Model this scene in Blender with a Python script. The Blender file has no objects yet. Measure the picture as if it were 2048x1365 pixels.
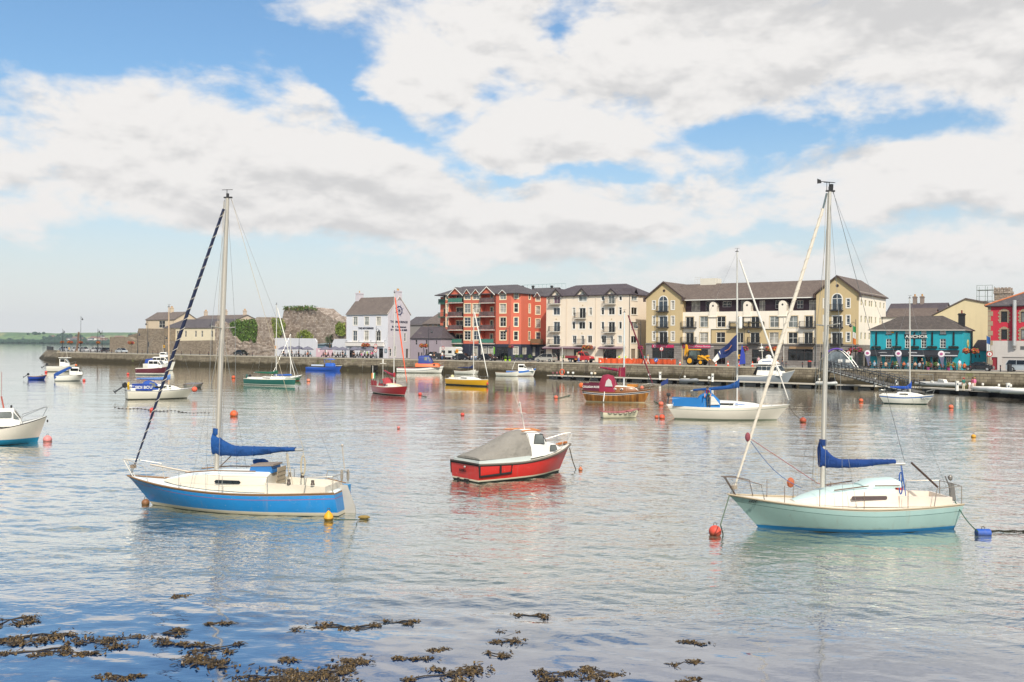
import bpy, bmesh, math, random
from mathutils import Vector, Matrix, noise as mnoise
random.seed(7)
R = math.radians
SC = bpy.context.scene
COL = SC.collection
# ---------------------------------------------------------------- camera
CAM = Vector((0, 0, 6.0)); FPX = 1900.0; ROLL = 0.009; PITCH = math.atan(9.3/1900)
_F = Vector((0, math.cos(PITCH), math.sin(PITCH))); _R0 = Vector((1, 0, 0)); _U0 = Vector((0, -math.sin(PITCH), math.cos(PITCH)))
CR = _R0*math.cos(ROLL)+_U0*math.sin(ROLL); CU = -_R0*math.sin(ROLL)+_U0*math.cos(ROLL)
cd = bpy.data.cameras.new('camera'); cam = bpy.data.objects.new('camera', cd); COL.objects.link(cam)
m4 = Matrix(((CR.x, CU.x, -_F.x, 0), (CR.y, CU.y, -_F.y, 0), (CR.z, CU.z, -_F.z, 6.0), (0, 0, 0, 1)))
cam.matrix_world = m4
cd.sensor_width = 36; cd.lens = 36*FPX/2048; cd.clip_start = 0.5; cd.clip_end = 12000
SC.camera = cam
# ---------------------------------------------------------------- view
SC.view_settings.view_transform = 'Standard'; SC.view_settings.look = 'None'
SC.view_settings.exposure = 0.0; SC.view_settings.gamma = 1.0
SC.cycles.use_denoising = True
SC.cycles.max_bounces = 6; SC.cycles.diffuse_bounces = 2; SC.cycles.glossy_bounces = 3
SC.cycles.transparent_max_bounces = 8; SC.cycles.caustics_reflective = False; SC.cycles.caustics_refractive = False
# ---------------------------------------------------------------- sun and sky
SUN_AZ = Vector((0.22, -1.0)).normalized(); SUN_EL = R(43)
sd = bpy.data.lights.new('sun', 'SUN'); sd.energy = 4.5; sd.angle = R(2.0); sd.color = (1.0, 0.92, 0.80)
so = bpy.data.objects.new('sun', sd); COL.objects.link(so)
sdir = Vector((SUN_AZ.x*math.cos(SUN_EL), SUN_AZ.y*math.cos(SUN_EL), math.sin(SUN_EL)))
so.rotation_euler = sdir.to_track_quat('Z', 'Y').to_euler(); so.location = (30, -100, 120)
world = bpy.data.worlds.new('World'); SC.world = world; world.use_nodes = True
NT = world.node_tree; NT.nodes.clear()
class NG:
    "tiny node-graph writer: sockets in, socket out"
    def __init__(s, nt): s.nt = nt
    def node(s, t, **k):
        n = s.nt.nodes.new(t)
        for a, b in k.items(): setattr(n, a, b)
        return n
    def put(s, inp, v):
        if hasattr(v, 'is_output'): s.nt.links.new(v, inp)
        else: inp.default_value = v
    def m(s, op, a, b=None, c=None, clamp=False):
        n = s.node('ShaderNodeMath', operation=op, use_clamp=clamp)
        s.put(n.inputs[0], a)
        if b is not None: s.put(n.inputs[1], b)
        if c is not None: s.put(n.inputs[2], c)
        return n.outputs[0]
    def noise(s, vec, scale, detail=4, rough=.55, dist=0.0, dim='3D', out=0):
        n = s.node('ShaderNodeTexNoise', noise_dimensions=dim)
        s.put(n.inputs['Vector'], vec); n.inputs['Scale'].default_value = scale
        n.inputs['Detail'].default_value = detail; n.inputs['Roughness'].default_value = rough
        n.inputs['Distortion'].default_value = dist
        return n.outputs[out]
    def mix(s, f, a, b, blend='MIX'):
        n = s.node('ShaderNodeMix', data_type='RGBA', blend_type=blend)
        s.put(n.inputs[0], f); s.put(n.inputs[6], a); s.put(n.inputs[7], b)
        return n.outputs[2]
    def ss(s, v, lo, hi):
        n = s.node('ShaderNodeMapRange', interpolation_type='SMOOTHSTEP')
        s.put(n.inputs[0], v); n.inputs[1].default_value = lo; n.inputs[2].default_value = hi
        return n.outputs[0]
    def xyz(s, v):
        n = s.node('ShaderNodeSeparateXYZ'); s.put(n.inputs[0], v); return n.outputs
    def comb(s, x, y, z):
        n = s.node('ShaderNodeCombineXYZ')
        for i, v in enumerate((x, y, z)): s.put(n.inputs[i], v)
        return n.outputs[0]
g = NG(NT)
sky = g.node('ShaderNodeTexSky', sky_type='NISHITA', sun_disc=False, sun_elevation=SUN_EL,
             sun_rotation=math.atan2(SUN_AZ.x, SUN_AZ.y), altitude=0, air_density=1.25, dust_density=1.6, ozone_density=2.2)
tc = g.node('ShaderNodeTexCoord'); X, Y, Z = g.xyz(tc.outputs['Generated'])
az = g.m('ARCTAN2', X, Y); el = g.m('ARCSINE', Z)
# cloud masses (azimuth, elevation, half widths, tilt, weight) in degrees, as the cloud bank stands over the harbour
AE0 = g.comb(az, el, 0.0)
wv = g.node('ShaderNodeVectorMath', operation='MULTIPLY_ADD'); g.put(wv.inputs[0], g.noise(g.comb(az, g.m('MULTIPLY', el, 1.7), 1.3), 8.0, 4, .6, out=1)); wv.inputs[1].default_value = (.15, .075, 0); wv.inputs[2].default_value = (-.075, -.0375, 0)
wa = g.node('ShaderNodeVectorMath', operation='ADD'); g.put(wa.inputs[0], AE0); g.put(wa.inputs[1], wv.outputs[0]); AE = wa.outputs[0]
def blob(acc, a0, e0, ra, re, tilt, w):
    mp = g.node('ShaderNodeMapping', vector_type='TEXTURE'); g.put(mp.inputs[0], AE)
    mp.inputs[1].default_value = (R(a0), R(e0), 0); mp.inputs[2].default_value = (0, 0, R(tilt)); mp.inputs[3].default_value = (R(ra), R(re), 1)
    d = g.node('ShaderNodeVectorMath', operation='DOT_PRODUCT'); g.put(d.inputs[0], mp.outputs[0]); g.put(d.inputs[1], mp.outputs[0])
    return g.m('MULTIPLY_ADD', g.m('POWER', .36788, d.outputs['Value']), w, acc)
tot = blob(0.10, 0, 62, 300, 26, 0, .03)
def bp(px, py, rx, ry, tilt, w):
    global tot
    tot = blob(tot, math.degrees(math.atan((px-1024)/FPX)), math.degrees(math.atan((692-py)/FPX)), rx/33.2, ry/33.2, tilt, w)
bp(470, 320, 400, 120, -8, .29); bp(60, 400, 260, 62, 6, .22); bp(900, 430, 480, 85, -6, .29); bp(1300, 465, 330, 50, -3, .15)
bp(1000, 150, 360, 120, -16, .29); bp(1230, 285, 260, 44, -3, .13); bp(1720, 100, 500, 130, -6, .42)
bp(1900, 350, 330, 75, 4, .23); bp(1560, 375, 170, 30, 6, .14); bp(1750, 545, 420, 22, 3, .13)
bp(40, 40, 90, 36, 12, .30); bp(250, 90, 340, 110, 8, -.56); bp(720, 205, 230, 30, -32, -.42)
bp(1560, 285, 280, 38, 2, -.52); bp(1180, 345, 260, 16, -2, -.30); bp(1580, 480, 260, 26, 4, -.44)
bp(200, 560, 460, 60, 0, -.52); bp(700, 590, 420, 36, 0, -.36); bp(1100, 60, 40, 50, 20, -.30); bp(985, 165, 60, 18, -10, -.16); bp(880, 240, 60, 26, -20, -.22)
tot_c = tot; tot = 0.0     # flat shaded bases of the banks
bp(1000, 478, 460, 32, -4, .22); bp(380, 425, 330, 24, -3, .13); bp(1740, 50, 480, 100, -5, .24); bp(1450, 185, 300, 30, -3, .16); bp(1900, 445, 240, 24, 3, .22); bp(1180, 305, 260, 16, -2, .18); bp(700, 395, 200, 30, -8, .12)
shade = tot; tot = tot_c
# the noise lives on a cloud layer seen in perspective, softened towards the horizon
zz = g.m('ADD', g.m('MAXIMUM', Z, 0.0), 0.10)
cv = g.comb(g.m('DIVIDE', X, zz), g.m('DIVIDE', Y, zz), 0.0)
cv2 = g.comb(g.m('MULTIPLY', az, 1.0), g.m('MULTIPLY', el, 1.9), 3.7)
n1 = g.noise(cv2, 9.0, 8, .58, .15); n2 = g.noise(cv, 0.9, 4, .55)
dens = g.m('ADD', g.m('ADD', g.m('MULTIPLY', g.m('SUBTRACT', n1, .5), 1.35), g.m('MULTIPLY', g.m('SUBTRACT', n2, .5), .22)), tot)
alpha = g.ss(dens, -0.06, 0.26)
cv3 = g.comb(g.m('MULTIPLY', az, 1.0), g.m('ADD', g.m('MULTIPLY', el, 1.9), .028), 3.7)
n3 = g.noise(cv3, 9.0, 4, .58, .15); n4 = g.noise(cv2, 5.5, 6, .58)
rim = g.m('SUBTRACT', n1, n3)
thick = g.ss(dens, .22, .85)
sh = g.m('SUBTRACT', g.m('ADD', 1.0, g.m('MULTIPLY', rim, 1.5)), g.m('MULTIPLY', thick, g.m('ADD', .02, g.m('MULTIPLY', g.ss(n4, .36, .64), .20))), clamp=False)
sh = g.m('SUBTRACT', sh, g.m('MULTIPLY', shade, g.m('ADD', .55, g.m('MULTIPLY', n4, .8))))
sh = g.m('MINIMUM', g.m('MAXIMUM', sh, .55), 1.06)
lo = g.mix(g.ss(sh, .62, 1.0), (6.7, 6.65, 6.65, 1), (9.0, 8.8, 8.6, 1))
bg0 = g.mix(1.0, sky.outputs[0], (1.02, 1.30, 1.50, 1), 'MULTIPLY')
hz = g.m('SUBTRACT', 1.0, g.ss(el, R(-1), R(17)))
bg1 = g.mix(g.m('POWER', g.m('MULTIPLY', hz, .97), 1.6), bg0, (8.7, 8.75, 8.6, 1))
skyc = g.mix(g.m('MULTIPLY', alpha, g.ss(el, R(1.0), R(5.5))), bg1, lo)
bgn = g.node('ShaderNodeBackground'); g.put(bgn.inputs[0], skyc); bgn.inputs[1].default_value = 0.1
out = g.node('ShaderNodeOutputWorld'); NT.links.new(bgn.outputs[0], out.inputs[0])
world.cycles.sampling_method = 'MANUAL'; world.cycles.sample_map_resolution = 512
# ---------------------------------------------------------------- photo geometry -> world
def ray(px, py): return (_F*FPX + CR*(px-1024) - CU*(py-682.5))
def water(px, py, z=0.0):
    d = ray(px, py); k = (z-CAM.z)/d.z; return CAM+d*k
def at_y(px, py, Yd):
    d = ray(px, py); return CAM+d*(Yd/d.y)
TH = R(35.75); UX = Vector((math.cos(TH), -math.sin(TH), 0)); NX = Vector((math.sin(TH), math.cos(TH), 0))
Q0 = Vector((-15.5, 204.0, 0)); QZ = 2.75
def on_t(px, py, t):
    d = ray(px, py); k = (t-(CAM-Q0).dot(NX))/d.dot(NX); return CAM+d*k
def st(p): return (p-Q0).dot(UX), (p-Q0).dot(NX)
def W(s, t, z=0.0): return Q0+UX*s+NX*t+Vector((0, 0, z))
def street(px, t, py=712): s, _ = st(on_t(px, py, t)); return W(s, t, QZ)
# ---------------------------------------------------------------- materials
def lin(h):
    h = h.lstrip('#'); c = [int(h[i:i+2], 16)/255 for i in (0, 2, 4)]
    return tuple((x/12.92 if x <= .04045 else ((x+.055)/1.055)**2.4) for x in c)+(1.0,)
MATS = {}
def M(hexc, rough=.6, metal=0.0, var=.10, sc=2.5, bump=0.0, bsc=None, coat=0.0, kind=None, spec=None):
    "painted / rendered / cloth surface: base colour broken up by procedural grime at two scales"
    key = (hexc, rough, metal, var, sc, bump, bsc, coat, kind)
    if key in MATS: return MATS[key]
    mt = bpy.data.materials.new('paint_'+hexc.strip('#')); mt.use_nodes = True
    nt = mt.node_tree; q = NG(nt); b = nt.nodes['Principled BSDF']
    t = q.node('ShaderNodeTexCoord').outputs['Object']
    base = lin(hexc)
    a = q.noise(t, sc, 5, .62); c = q.noise(t, sc*.23, 3, .5)
    v = q.m('ADD', q.m('MULTIPLY', q.m('SUBTRACT', a, .5), 1.6*var), q.m('MULTIPLY', q.m('SUBTRACT', c, .5), 1.4*var))
    f = q.m('ADD', 1.0, v)
    colr = q.mix(1.0, base, q.comb(f, q.m('MULTIPLY', f, 1.0), q.m('MULTIPLY', f, .985)), 'MULTIPLY')
    if kind == 'render':     # weathered wall render: streaks running down
        tx = q.node('ShaderNodeMapping'); q.put(tx.inputs[0], t); tx.inputs[3].default_value = (1, 1, .06)
        st_ = q.ss(q.noise(tx.outputs[0], 1.6, 4, .6), .50, .78)
        colr = q.mix(q.m('MULTIPLY', st_, .22), colr, tuple(x*.62 for x in base[:3])+(1,))
    if kind == 'hull':       # run-off streaks, scuffs, weedy scum along the waterline
        tx = q.node('ShaderNodeMapping'); q.put(tx.inputs[0], t); tx.inputs[3].default_value = (1, 1, .10)
        colr = q.mix(q.m('MULTIPLY', q.ss(q.noise(tx.outputs[0], 4.5, 4, .65), .54, .78), .30), colr, lin('#8d8577'))
        colr = q.mix(q.m('MULTIPLY', q.ss(q.noise(t, 7, 5, .7), .62, .74), .35), colr, lin('#c9c6bc'))
        ed = q.m('ADD', q.xyz(t)[2], q.m('MULTIPLY', q.m('SUBTRACT', q.noise(t, 3.5, 4, .6), .5), .22))
        colr = q.mix(q.m('MULTIPLY', q.m('SUBTRACT', 1.0, q.ss(ed, .03, .17)), .55), colr, lin('#4c4a34'))
    nt.links.new(colr, b.inputs['Base Color'])
    b.inputs['Metallic'].default_value = metal
    nt.links.new(q.m('ADD', rough-.06, q.m('MULTIPLY', a, .12)), b.inputs['Roughness'])
    if coat: b.inputs['Coat Weight'].default_value = coat; b.inputs['Coat Roughness'].default_value = .12
    if bump:
        bn = q.node('ShaderNodeBump'); bn.inputs['Strength'].default_value = 1.0; bn.inputs['Distance'].default_value = bump
        nt.links.new(q.noise(t, bsc or sc*3, 4, .6), bn.inputs['Height']); nt.links.new(bn.outputs[0], b.inputs['Normal'])
    MATS[key] = mt; return mt
def mat_custom(name, fn):
    if name in MATS: return MATS[name]
    mt = bpy.data.materials.new(name); mt.use_nodes = True
    fn(NG(mt.node_tree), mt.node_tree, mt.node_tree.nodes['Principled BSDF']); MATS[name] = mt; return mt
def glass(hexc='#20262b', rough=.06):
    def fn(q, nt, b):
        t = q.node('ShaderNodeTexCoord').outputs['Object']
        n = q.noise(t, .9, 2, .5)
        nt.links.new(q.mix(q.ss(n, .35, .65), tuple(x*.5 for x in lin(hexc)[:3])+(1,), lin(hexc)), b.inputs['Base Color'])
        b.inputs['Roughness'].default_value = rough; b.inputs['IOR'].default_value = 1.5
    return mat_custom('glass'+hexc+str(rough), fn)
def stone(name, c1, c2, bw, bh, mort='#7d7466', lichen=None, depth=.03):
    "rubble or coursed masonry: stones with joints, uneven tone, damp staining"
    def fn(q, nt, b):
        t = q.node('ShaderNodeTexCoord').outputs['Object']
        x, y, z = q.xyz(t)
        v = q.comb(q.m('ADD', x, y), z, 0.0)
        wob = q.noise(t, .8, 3, .6, out=1)
        v2 = q.node('ShaderNodeVectorMath', operation='MULTIPLY_ADD'); q.put(v2.inputs[0], wob); v2.inputs[1].default_value = (.5, .3, 0); q.put(v2.inputs[2], v)
        br = q.node('ShaderNodeTexBrick'); q.put(br.inputs['Vector'], v2.outputs[0])
        br.inputs['Color1'].default_value = lin(c1); br.inputs['Color2'].default_value = lin(c2); br.inputs['Mortar'].default_value = lin(mort)
        br.inputs['Scale'].default_value = 1.0; br.inputs['Brick Width'].default_value = bw; br.inputs['Row Height'].default_value = bh
        br.inputs['Mortar Size'].default_value = bh*.09; br.inputs['Mortar Smooth'].default_value = .4; br.inputs['Bias'].default_value = 0.0
        n = q.noise(t, .35, 5, .6); n2 = q.noise(t, 2.2, 5, .65)
        f = q.m('ADD', .45, q.m('ADD', q.m('MULTIPLY', n, .55), q.m('MULTIPLY', n2, .55)))
        c = q.mix(1.0, br.outputs[0], q.comb(f, f, f), 'MULTIPLY')
        if lichen: c = q.mix(q.ss(q.noise(t, .6, 5, .6), .55, .72), c, lin(lichen))
        nt.links.new(c, b.inputs['Base Color']); b.inputs['Roughness'].default_value = .9
        bn = q.node('ShaderNodeBump'); bn.inputs['Distance'].default_value = depth
        h = q.m('SUBTRACT', n2, q.m('MULTIPLY', br.outputs[1], .8))
        nt.links.new(h, bn.inputs['Height']); nt.links.new(bn.outputs[0], b.inputs['Normal'])
    return mat_custom(name, fn)
def slate(name, c1, c2, rh=.25, bw=.3):
    "roof slates in courses (object z runs up the slope)"
    def fn(q, nt, b):
        t = q.node('ShaderNodeTexCoord').outputs['Object']; x, y, z = q.xyz(t)
        v = q.comb(q.m('ADD', x, y), q.m('MULTIPLY', z, 1.5), 0.0)
        br = q.node('ShaderNodeTexBrick'); q.put(br.inputs['Vector'], v)
        br.inputs['Color1'].default_value = lin(c1); br.inputs['Color2'].default_value = lin(c2)
        br.inputs['Mortar'].default_value = tuple(k*.45 for k in lin(c1)[:3])+(1,)
        br.inputs['Scale'].default_value = 1.0; br.inputs['Brick Width'].default_value = bw; br.inputs['Row Height'].default_value = rh
        br.inputs['Mortar Size'].default_value = .018; br.inputs['Mortar Smooth'].default_value = .3
        n = q.noise(t, .5, 5, .65); n2 = q.noise(t, 3.0, 4, .6)
        f = q.m('ADD', .5, q.m('ADD', q.m('MULTIPLY', n, .55), q.m('MULTIPLY', n2, .45)))
        c = q.mix(1.0, br.outputs[0], q.comb(f, f, f), 'MULTIPLY')
        c = q.mix(q.m('MULTIPLY', q.ss(q.noise(t, 1.1, 5, .7), .56, .75), .5), c, lin('#8d8471'))
        nt.links.new(c, b.inputs['Base Color']); b.inputs['Roughness'].default_value = .72
        bn = q.node('ShaderNodeBump'); bn.inputs['Distance'].default_value = .02
        nt.links.new(q.m('SUBTRACT', n2, br.outputs[1]), bn.inputs['Height']); nt.links.new(bn.outputs[0], b.inputs['Normal'])
    return mat_custom(name, fn)
# ---------------------------------------------------------------- mesh builder
def V(*a): return Vector(a)
class MB:
    def __init__(s): s.v = []; s.f = []; s.m = []
    def add(s, vs, fs, m=0):
        o = len(s.v); s.v += [tuple(v) for v in vs]
        for i, f in enumerate(fs): s.f.append(tuple(k+o for k in f)); s.m.append(m[i] if isinstance(m, (list, tuple)) else m)
        return s
    def box(s, x0, x1, y0, y1, z0, z1, m=0):
        return s.add([(x0, y0, z0), (x1, y0, z0), (x1, y1, z0), (x0, y1, z0), (x0, y0, z1), (x1, y0, z1), (x1, y1, z1), (x0, y1, z1)],
                     [(0, 3, 2, 1), (4, 5, 6, 7), (0, 1, 5, 4), (1, 2, 6, 5), (2, 3, 7, 6), (3, 0, 4, 7)], m)
    def poly(s, pts, m=0): return s.add(pts, [tuple(range(len(pts)))], m)
    def prism(s, pts, d, m=0):
        "closed polygon swept by vector d"
        d = Vector(d); n = len(pts); p = [Vector(q) for q in pts]
        fs = [tuple(range(n-1, -1, -1)), tuple(range(n, 2*n))]+[(i, (i+1) % n, n+(i+1) % n, n+i) for i in range(n)]
        return s.add(p+[q+d for q in p], fs, m)
    def tube(s, pts, r, n=6, m=0, flat=1.0):
        pts = [Vector(p) for p in pts]; k = len(pts); rs = r if isinstance(r, (list, tuple)) else [r]*k
        rings = []
        for i, p in enumerate(pts):
            d = (pts[min(i+1, k-1)]-pts[max(i-1, 0)]).normalized()
            ref = Vector((0, 0, 1)) if abs(d.z) < .9 else Vector((1, 0, 0))
            a = d.cross(ref).normalized(); b = a.cross(d)
            rings.append([p+a*rs[i]*math.cos(2*math.pi*j/n)+b*rs[i]*flat*math.sin(2*math.pi*j/n) for j in range(n)])
        return s.loft(rings, m)
    def loft(s, rings, m=0, closed=True, caps=True, mrow=None):
        n = len(rings[0]); vs = [v for r in rings for v in r]; fs = []; ms = []
        for i in range(len(rings)-1):
            for j in range(n if closed else n-1):
                fs.append((i*n+j, i*n+(j+1) % n, (i+1)*n+(j+1) % n, (i+1)*n+j)); ms.append(mrow[j] if mrow else m)
        if caps and closed:
            fs.append(tuple(range(n-1, -1, -1))); ms.append(m); fs.append(tuple((len(rings)-1)*n+j for j in range(n))); ms.append(m)
        return s.add(vs, fs, ms)
    def lathe(s, prof, n=12, c=(0, 0, 0), m=0):
        c = Vector(c)
        return s.loft([[c+V(r*math.cos(2*math.pi*j/n), r*math.sin(2*math.pi*j/n), z) for j in range(n)] for r, z in prof], m)
    def ball(s, c, r, n=10, k=7, m=0):
        rx, ry, rz = r if isinstance(r, (tuple, list)) else (r, r, r)
        return s.loft([[V(c[0]+rx*math.sin(a)*math.cos(2*math.pi*j/n), c[1]+ry*math.sin(a)*math.sin(2*math.pi*j/n), c[2]-rz*math.cos(a)) for j in range(n)]
                       for a in [max(.05, math.pi*i/k) if i < k else math.pi-.05 for i in range(k+1)]], m)
    def mesh(s, name, mats, smooth=False, angle=35):
        me = bpy.data.meshes.new(name); me.from_pydata(s.v, [], s.f)
        for mt in (mats if isinstance(mats, (list, tuple)) else [mats]): me.materials.append(mt)
        me.polygons.foreach_set('material_index', s.m)
        if smooth:
            me.polygons.foreach_set('use_smooth', [True]*len(me.polygons)); me.set_sharp_from_angle(angle=R(angle))
        me.update(); return me
    def obj(s, name, mats, parent=None, smooth=False, loc=None, rz=None, angle=35, **tags):
        return link(name, s.mesh(name, mats, smooth, angle), parent, loc, rz, **tags)
def link(name, me, parent=None, loc=None, rz=None, **tags):
    o = bpy.data.objects.new(name, me); COL.objects.link(o)
    if parent: o.parent = parent
    if loc is not None: o.location = loc
    if rz is not None: o.rotation_euler = (0, 0, rz)
    for k, v in tags.items():
        if v: o[k] = v
    return o
def thing(name, label, cat, loc=(0, 0, 0), rz=0.0, group=None):
    return link(name, None, None, loc, rz, label=label, category=cat, group=group)
def copy_tree(o, parent=None, label=None, loc=None, rz=None):
    c = o.copy(); COL.objects.link(c); c.parent = parent
    if label: c['label'] = label
    if loc is not None: c.location = loc
    if rz is not None: c.rotation_euler = (0, 0, rz)
    for ch in o.children: copy_tree(ch, c)
    return c
FONTS = {}
def text(name, body, size, mt, parent, loc, rot, align='CENTER', ext=.01, sx=1.0, cjk=False, shear=0.0, bold=0.0):
    cu = bpy.data.curves.new(name, 'FONT'); cu.body = body; cu.size = size; cu.extrude = ext; cu.align_x = align; cu.align_y = 'CENTER'; cu.shear = shear
    cu.resolution_u = 3; cu.offset = bold
    if cjk:
        import os
        p = os.path.join(bpy.utils.system_resource('DATAFILES'), 'fonts', 'Noto Sans CJK Regular.woff2')
        try: cu.font = bpy.data.fonts.load(p, check_existing=True)
        except Exception: pass
    tmp = bpy.data.objects.new('tmp', cu); COL.objects.link(tmp)
    bpy.context.view_layer.update()
    me = bpy.data.meshes.new_from_object(tmp.evaluated_get(bpy.context.evaluated_depsgraph_get()))
    bpy.data.objects.remove(tmp); bpy.data.curves.remove(cu)
    me.name = name; me.materials.clear(); me.materials.append(mt)
    o = link(name, me, parent, loc); o.rotation_euler = rot; o.scale = (sx, 1, 1); return o
# ---------------------------------------------------------------- common colours
WHITE = M('#e9e6df', .45, var=.06); WPAINT = M('#dcd8cf', .6, var=.08, kind='render'); BLACK = M('#1b1b1d', .5); DARK = M('#2c2b2c', .6)
STEEL = M('#a9a9a6', .3, .9, var=.12); ALU = M('#bfbdb8', .42, .55, var=.1); GALV = M('#8b8d8e', .5, .6); ROPE = M('#b8ab93', .9); TEAK = M('#8a6a4c', .7, var=.25, sc=9)
G_DARK = glass('#1d2225'); G_BLUE = glass('#46535e'); G_PALE = glass('#8f9491', .15); G_CURT = glass('#b9b4a8', .3)
OFFW = M('#e4e0d6', .6, var=.06); RUBBER = M('#1c1c1d', .85)
# ---------------------------------------------------------------- water
def water_mat(q, nt, b):
    geo = q.node('ShaderNodeNewGeometry').outputs['Position']; x, y, z = q.xyz(geo)
    # waves themselves are modelled; the material adds only the finest ripple, and long-range ripple beyond the modelled water
    def lay(ang, sx, sy, scale, det, dist):
        mp = q.node('ShaderNodeMapping'); q.put(mp.inputs[0], geo)
        mp.inputs[2].default_value = (0, 0, R(ang)); mp.inputs[3].default_value = (sx, sy, 1)
        return q.noise(mp.outputs[0], scale, det, .5, dist)
    fine = lay(-22, .7, 1.35, 4.2, 2, .3); chop = lay(10, .5, 1.5, 1.3, 2, .4)
    gust = q.ss(lay(8, .5, 1.2, .045, 3, .8), .36, .62)
    shore = q.m('ADD', y, q.m('ADD', q.m('MULTIPLY', x, .12), q.m('MULTIPLY', q.noise(geo, .25, 3), 5.0)))
    calm = q.ss(shore, 21.0, 26.0); farm = q.ss(y, 70.0, 130.0)
    h = q.m('ADD', q.m('MULTIPLY', fine, q.m('MULTIPLY', .020, q.m('MULTIPLY', q.m('SUBTRACT', 1.0, q.m('MULTIPLY', farm, .8)), q.m('ADD', .15, q.m('MULTIPLY', calm, q.m('ADD', .5, gust)))))), q.m('MULTIPLY', chop, q.m('MULTIPLY', farm, .0035)))
    bn = q.node('ShaderNodeBump'); bn.inputs['Distance'].default_value = 1.0; bn.inputs['Strength'].default_value = 1.0
    nt.links.new(h, bn.inputs['Height'])
    deep = q.mix(q.ss(shore, 19, 30), lin('#16365f'), lin('#666f60'))
    lw = q.node('ShaderNodeLayerWeight'); lw.inputs['Blend'].default_value = .5; nt.links.new(bn.outputs[0], lw.inputs['Normal'])
    fr = q.m('ADD', .02, q.m('MULTIPLY', q.m('POWER', lw.outputs['Facing'], 3.2), 1.5), clamp=True)
    gl = q.node('ShaderNodeBsdfGlossy'); gl.inputs['Roughness'].default_value = .04; gl.inputs['Color'].default_value = (1, .985, .955, 1); df = q.node('ShaderNodeBsdfDiffuse')
    nt.links.new(deep, df.inputs['Color']); nt.links.new(bn.outputs[0], gl.inputs['Normal'])
    mx = q.node('ShaderNodeMixShader'); nt.links.new(fr, mx.inputs[0]); nt.links.new(df.outputs[0], mx.inputs[1]); nt.links.new(gl.outputs[0], mx.inputs[2])
    nt.nodes.remove(b); nt.links.new(mx.outputs[0], nt.nodes['Material Output'].inputs[0])
WATER = mat_custom('harbour_water', water_mat)
import numpy as np
def sea():
    "harbour surface: a fine sheet of crossing wind waves, steeper offshore, slack in the shallows and under the quay"
    rr = np.random.RandomState(5)
    ys = [9.0]
    while ys[-1] < 290: ys.append(ys[-1]+max(.11, .0026*ys[-1], .000045*ys[-1]**2))
    ys = np.array(ys); an = np.linspace(-.78, .78, 760); Yg, A = np.meshgrid(ys, an, indexing='ij'); Xg = Yg*A
    sp_ = np.maximum(np.gradient(ys)[:, None]*np.ones_like(A), Yg*(an[1]-an[0]))
    def vn(x, y, sc, sd):      # smooth value noise for the patchiness
        r2 = np.random.RandomState(sd); T = r2.rand(64, 64); u, v = x*sc+100, y*sc+100; i, j = np.floor(u).astype(int), np.floor(v).astype(int); f, g_ = u-i, v-j; f, g_ = f*f*(3-2*f), g_*g_*(3-2*g_)
        t = lambda a_, b_: T[a_ % 64, b_ % 64]
        return (t(i, j)*(1-f)+t(i+1, j)*f)*(1-g_)+(t(i, j+1)*(1-f)+t(i+1, j+1)*f)*g_
    sm = lambda v, a_, b_: (lambda t: t*t*(3-2*t))(np.clip((v-a_)/(b_-a_), 0, 1))
    shore = Yg+.12*Xg+5*(vn(Xg, Yg, .22, 1)*.6+vn(Xg, Yg, .6, 2)*.4)
    gust = sm(vn(Xg*.5, Yg*1.2, .06, 3)*.6+vn(Xg*.5, Yg*1.3, .15, 4)*.4, .3, .66)
    amp = (.24+.76*sm(shore, 21, 27)*(.55+.45*gust))*(1-.84*sm(Yg-.25*Xg, 50, 115))
    px_ = vn(Xg, Yg, .35, 7)*3.0+vn(Xg, Yg, .9, 8)*1.2
    Z = np.zeros_like(Yg)
    for k in range(46):
        lam = .42*(1.052**k); th = R(86)+rr.randn()*R(30 if lam < 1.4 else 17)
        w = np.clip(lam/(2.6*sp_)-.6, 0, 1); sl = .024*(1.15 if lam < .8 else .75 if lam < 1.3 else .42)
        kk = 2*np.pi/lam; Z += w*(sl/kk)*np.sin(kk*(Xg*np.cos(th)+Yg*np.sin(th))+rr.rand()*6.28+px_*(.8 if lam < 1.2 else .4))
    Z = Z*amp+.010*np.sin(Yg*.9+px_*1.5+Xg*.15)*(1-sm(Yg, 60, 140)*.5)
    n, m_ = Yg.shape; me = bpy.data.meshes.new('water'); co = np.stack([Xg, Yg, Z], -1).reshape(-1, 3).astype(np.float32)
    i = np.arange((n-1)*(m_-1)); r_, c_ = i//(m_-1), i % (m_-1); q0 = r_*m_+c_; F = np.stack([q0, q0+1, q0+m_+1, q0+m_], -1).astype(np.int32)
    me.vertices.add(n*m_); me.vertices.foreach_set('co', co.ravel()); me.loops.add(F.size); me.loops.foreach_set('vertex_index', F.ravel()); me.polygons.add(len(F)); me.polygons.foreach_set('loop_start', np.arange(0, F.size, 4, dtype=np.int32)); me.polygons.foreach_set('use_smooth', np.ones(len(F), dtype=bool))
    me.update(calc_edges=True); me.materials.append(WATER); print('sea faces', len(F)); return link('water', me, kind='structure')
sea()
MB().poly([(-3500, -40, -.07), (3500, -40, -.07), (3500, 4700, -.07), (-3500, 4700, -.07)]).obj('open_water', WATER, kind='structure')
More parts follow.
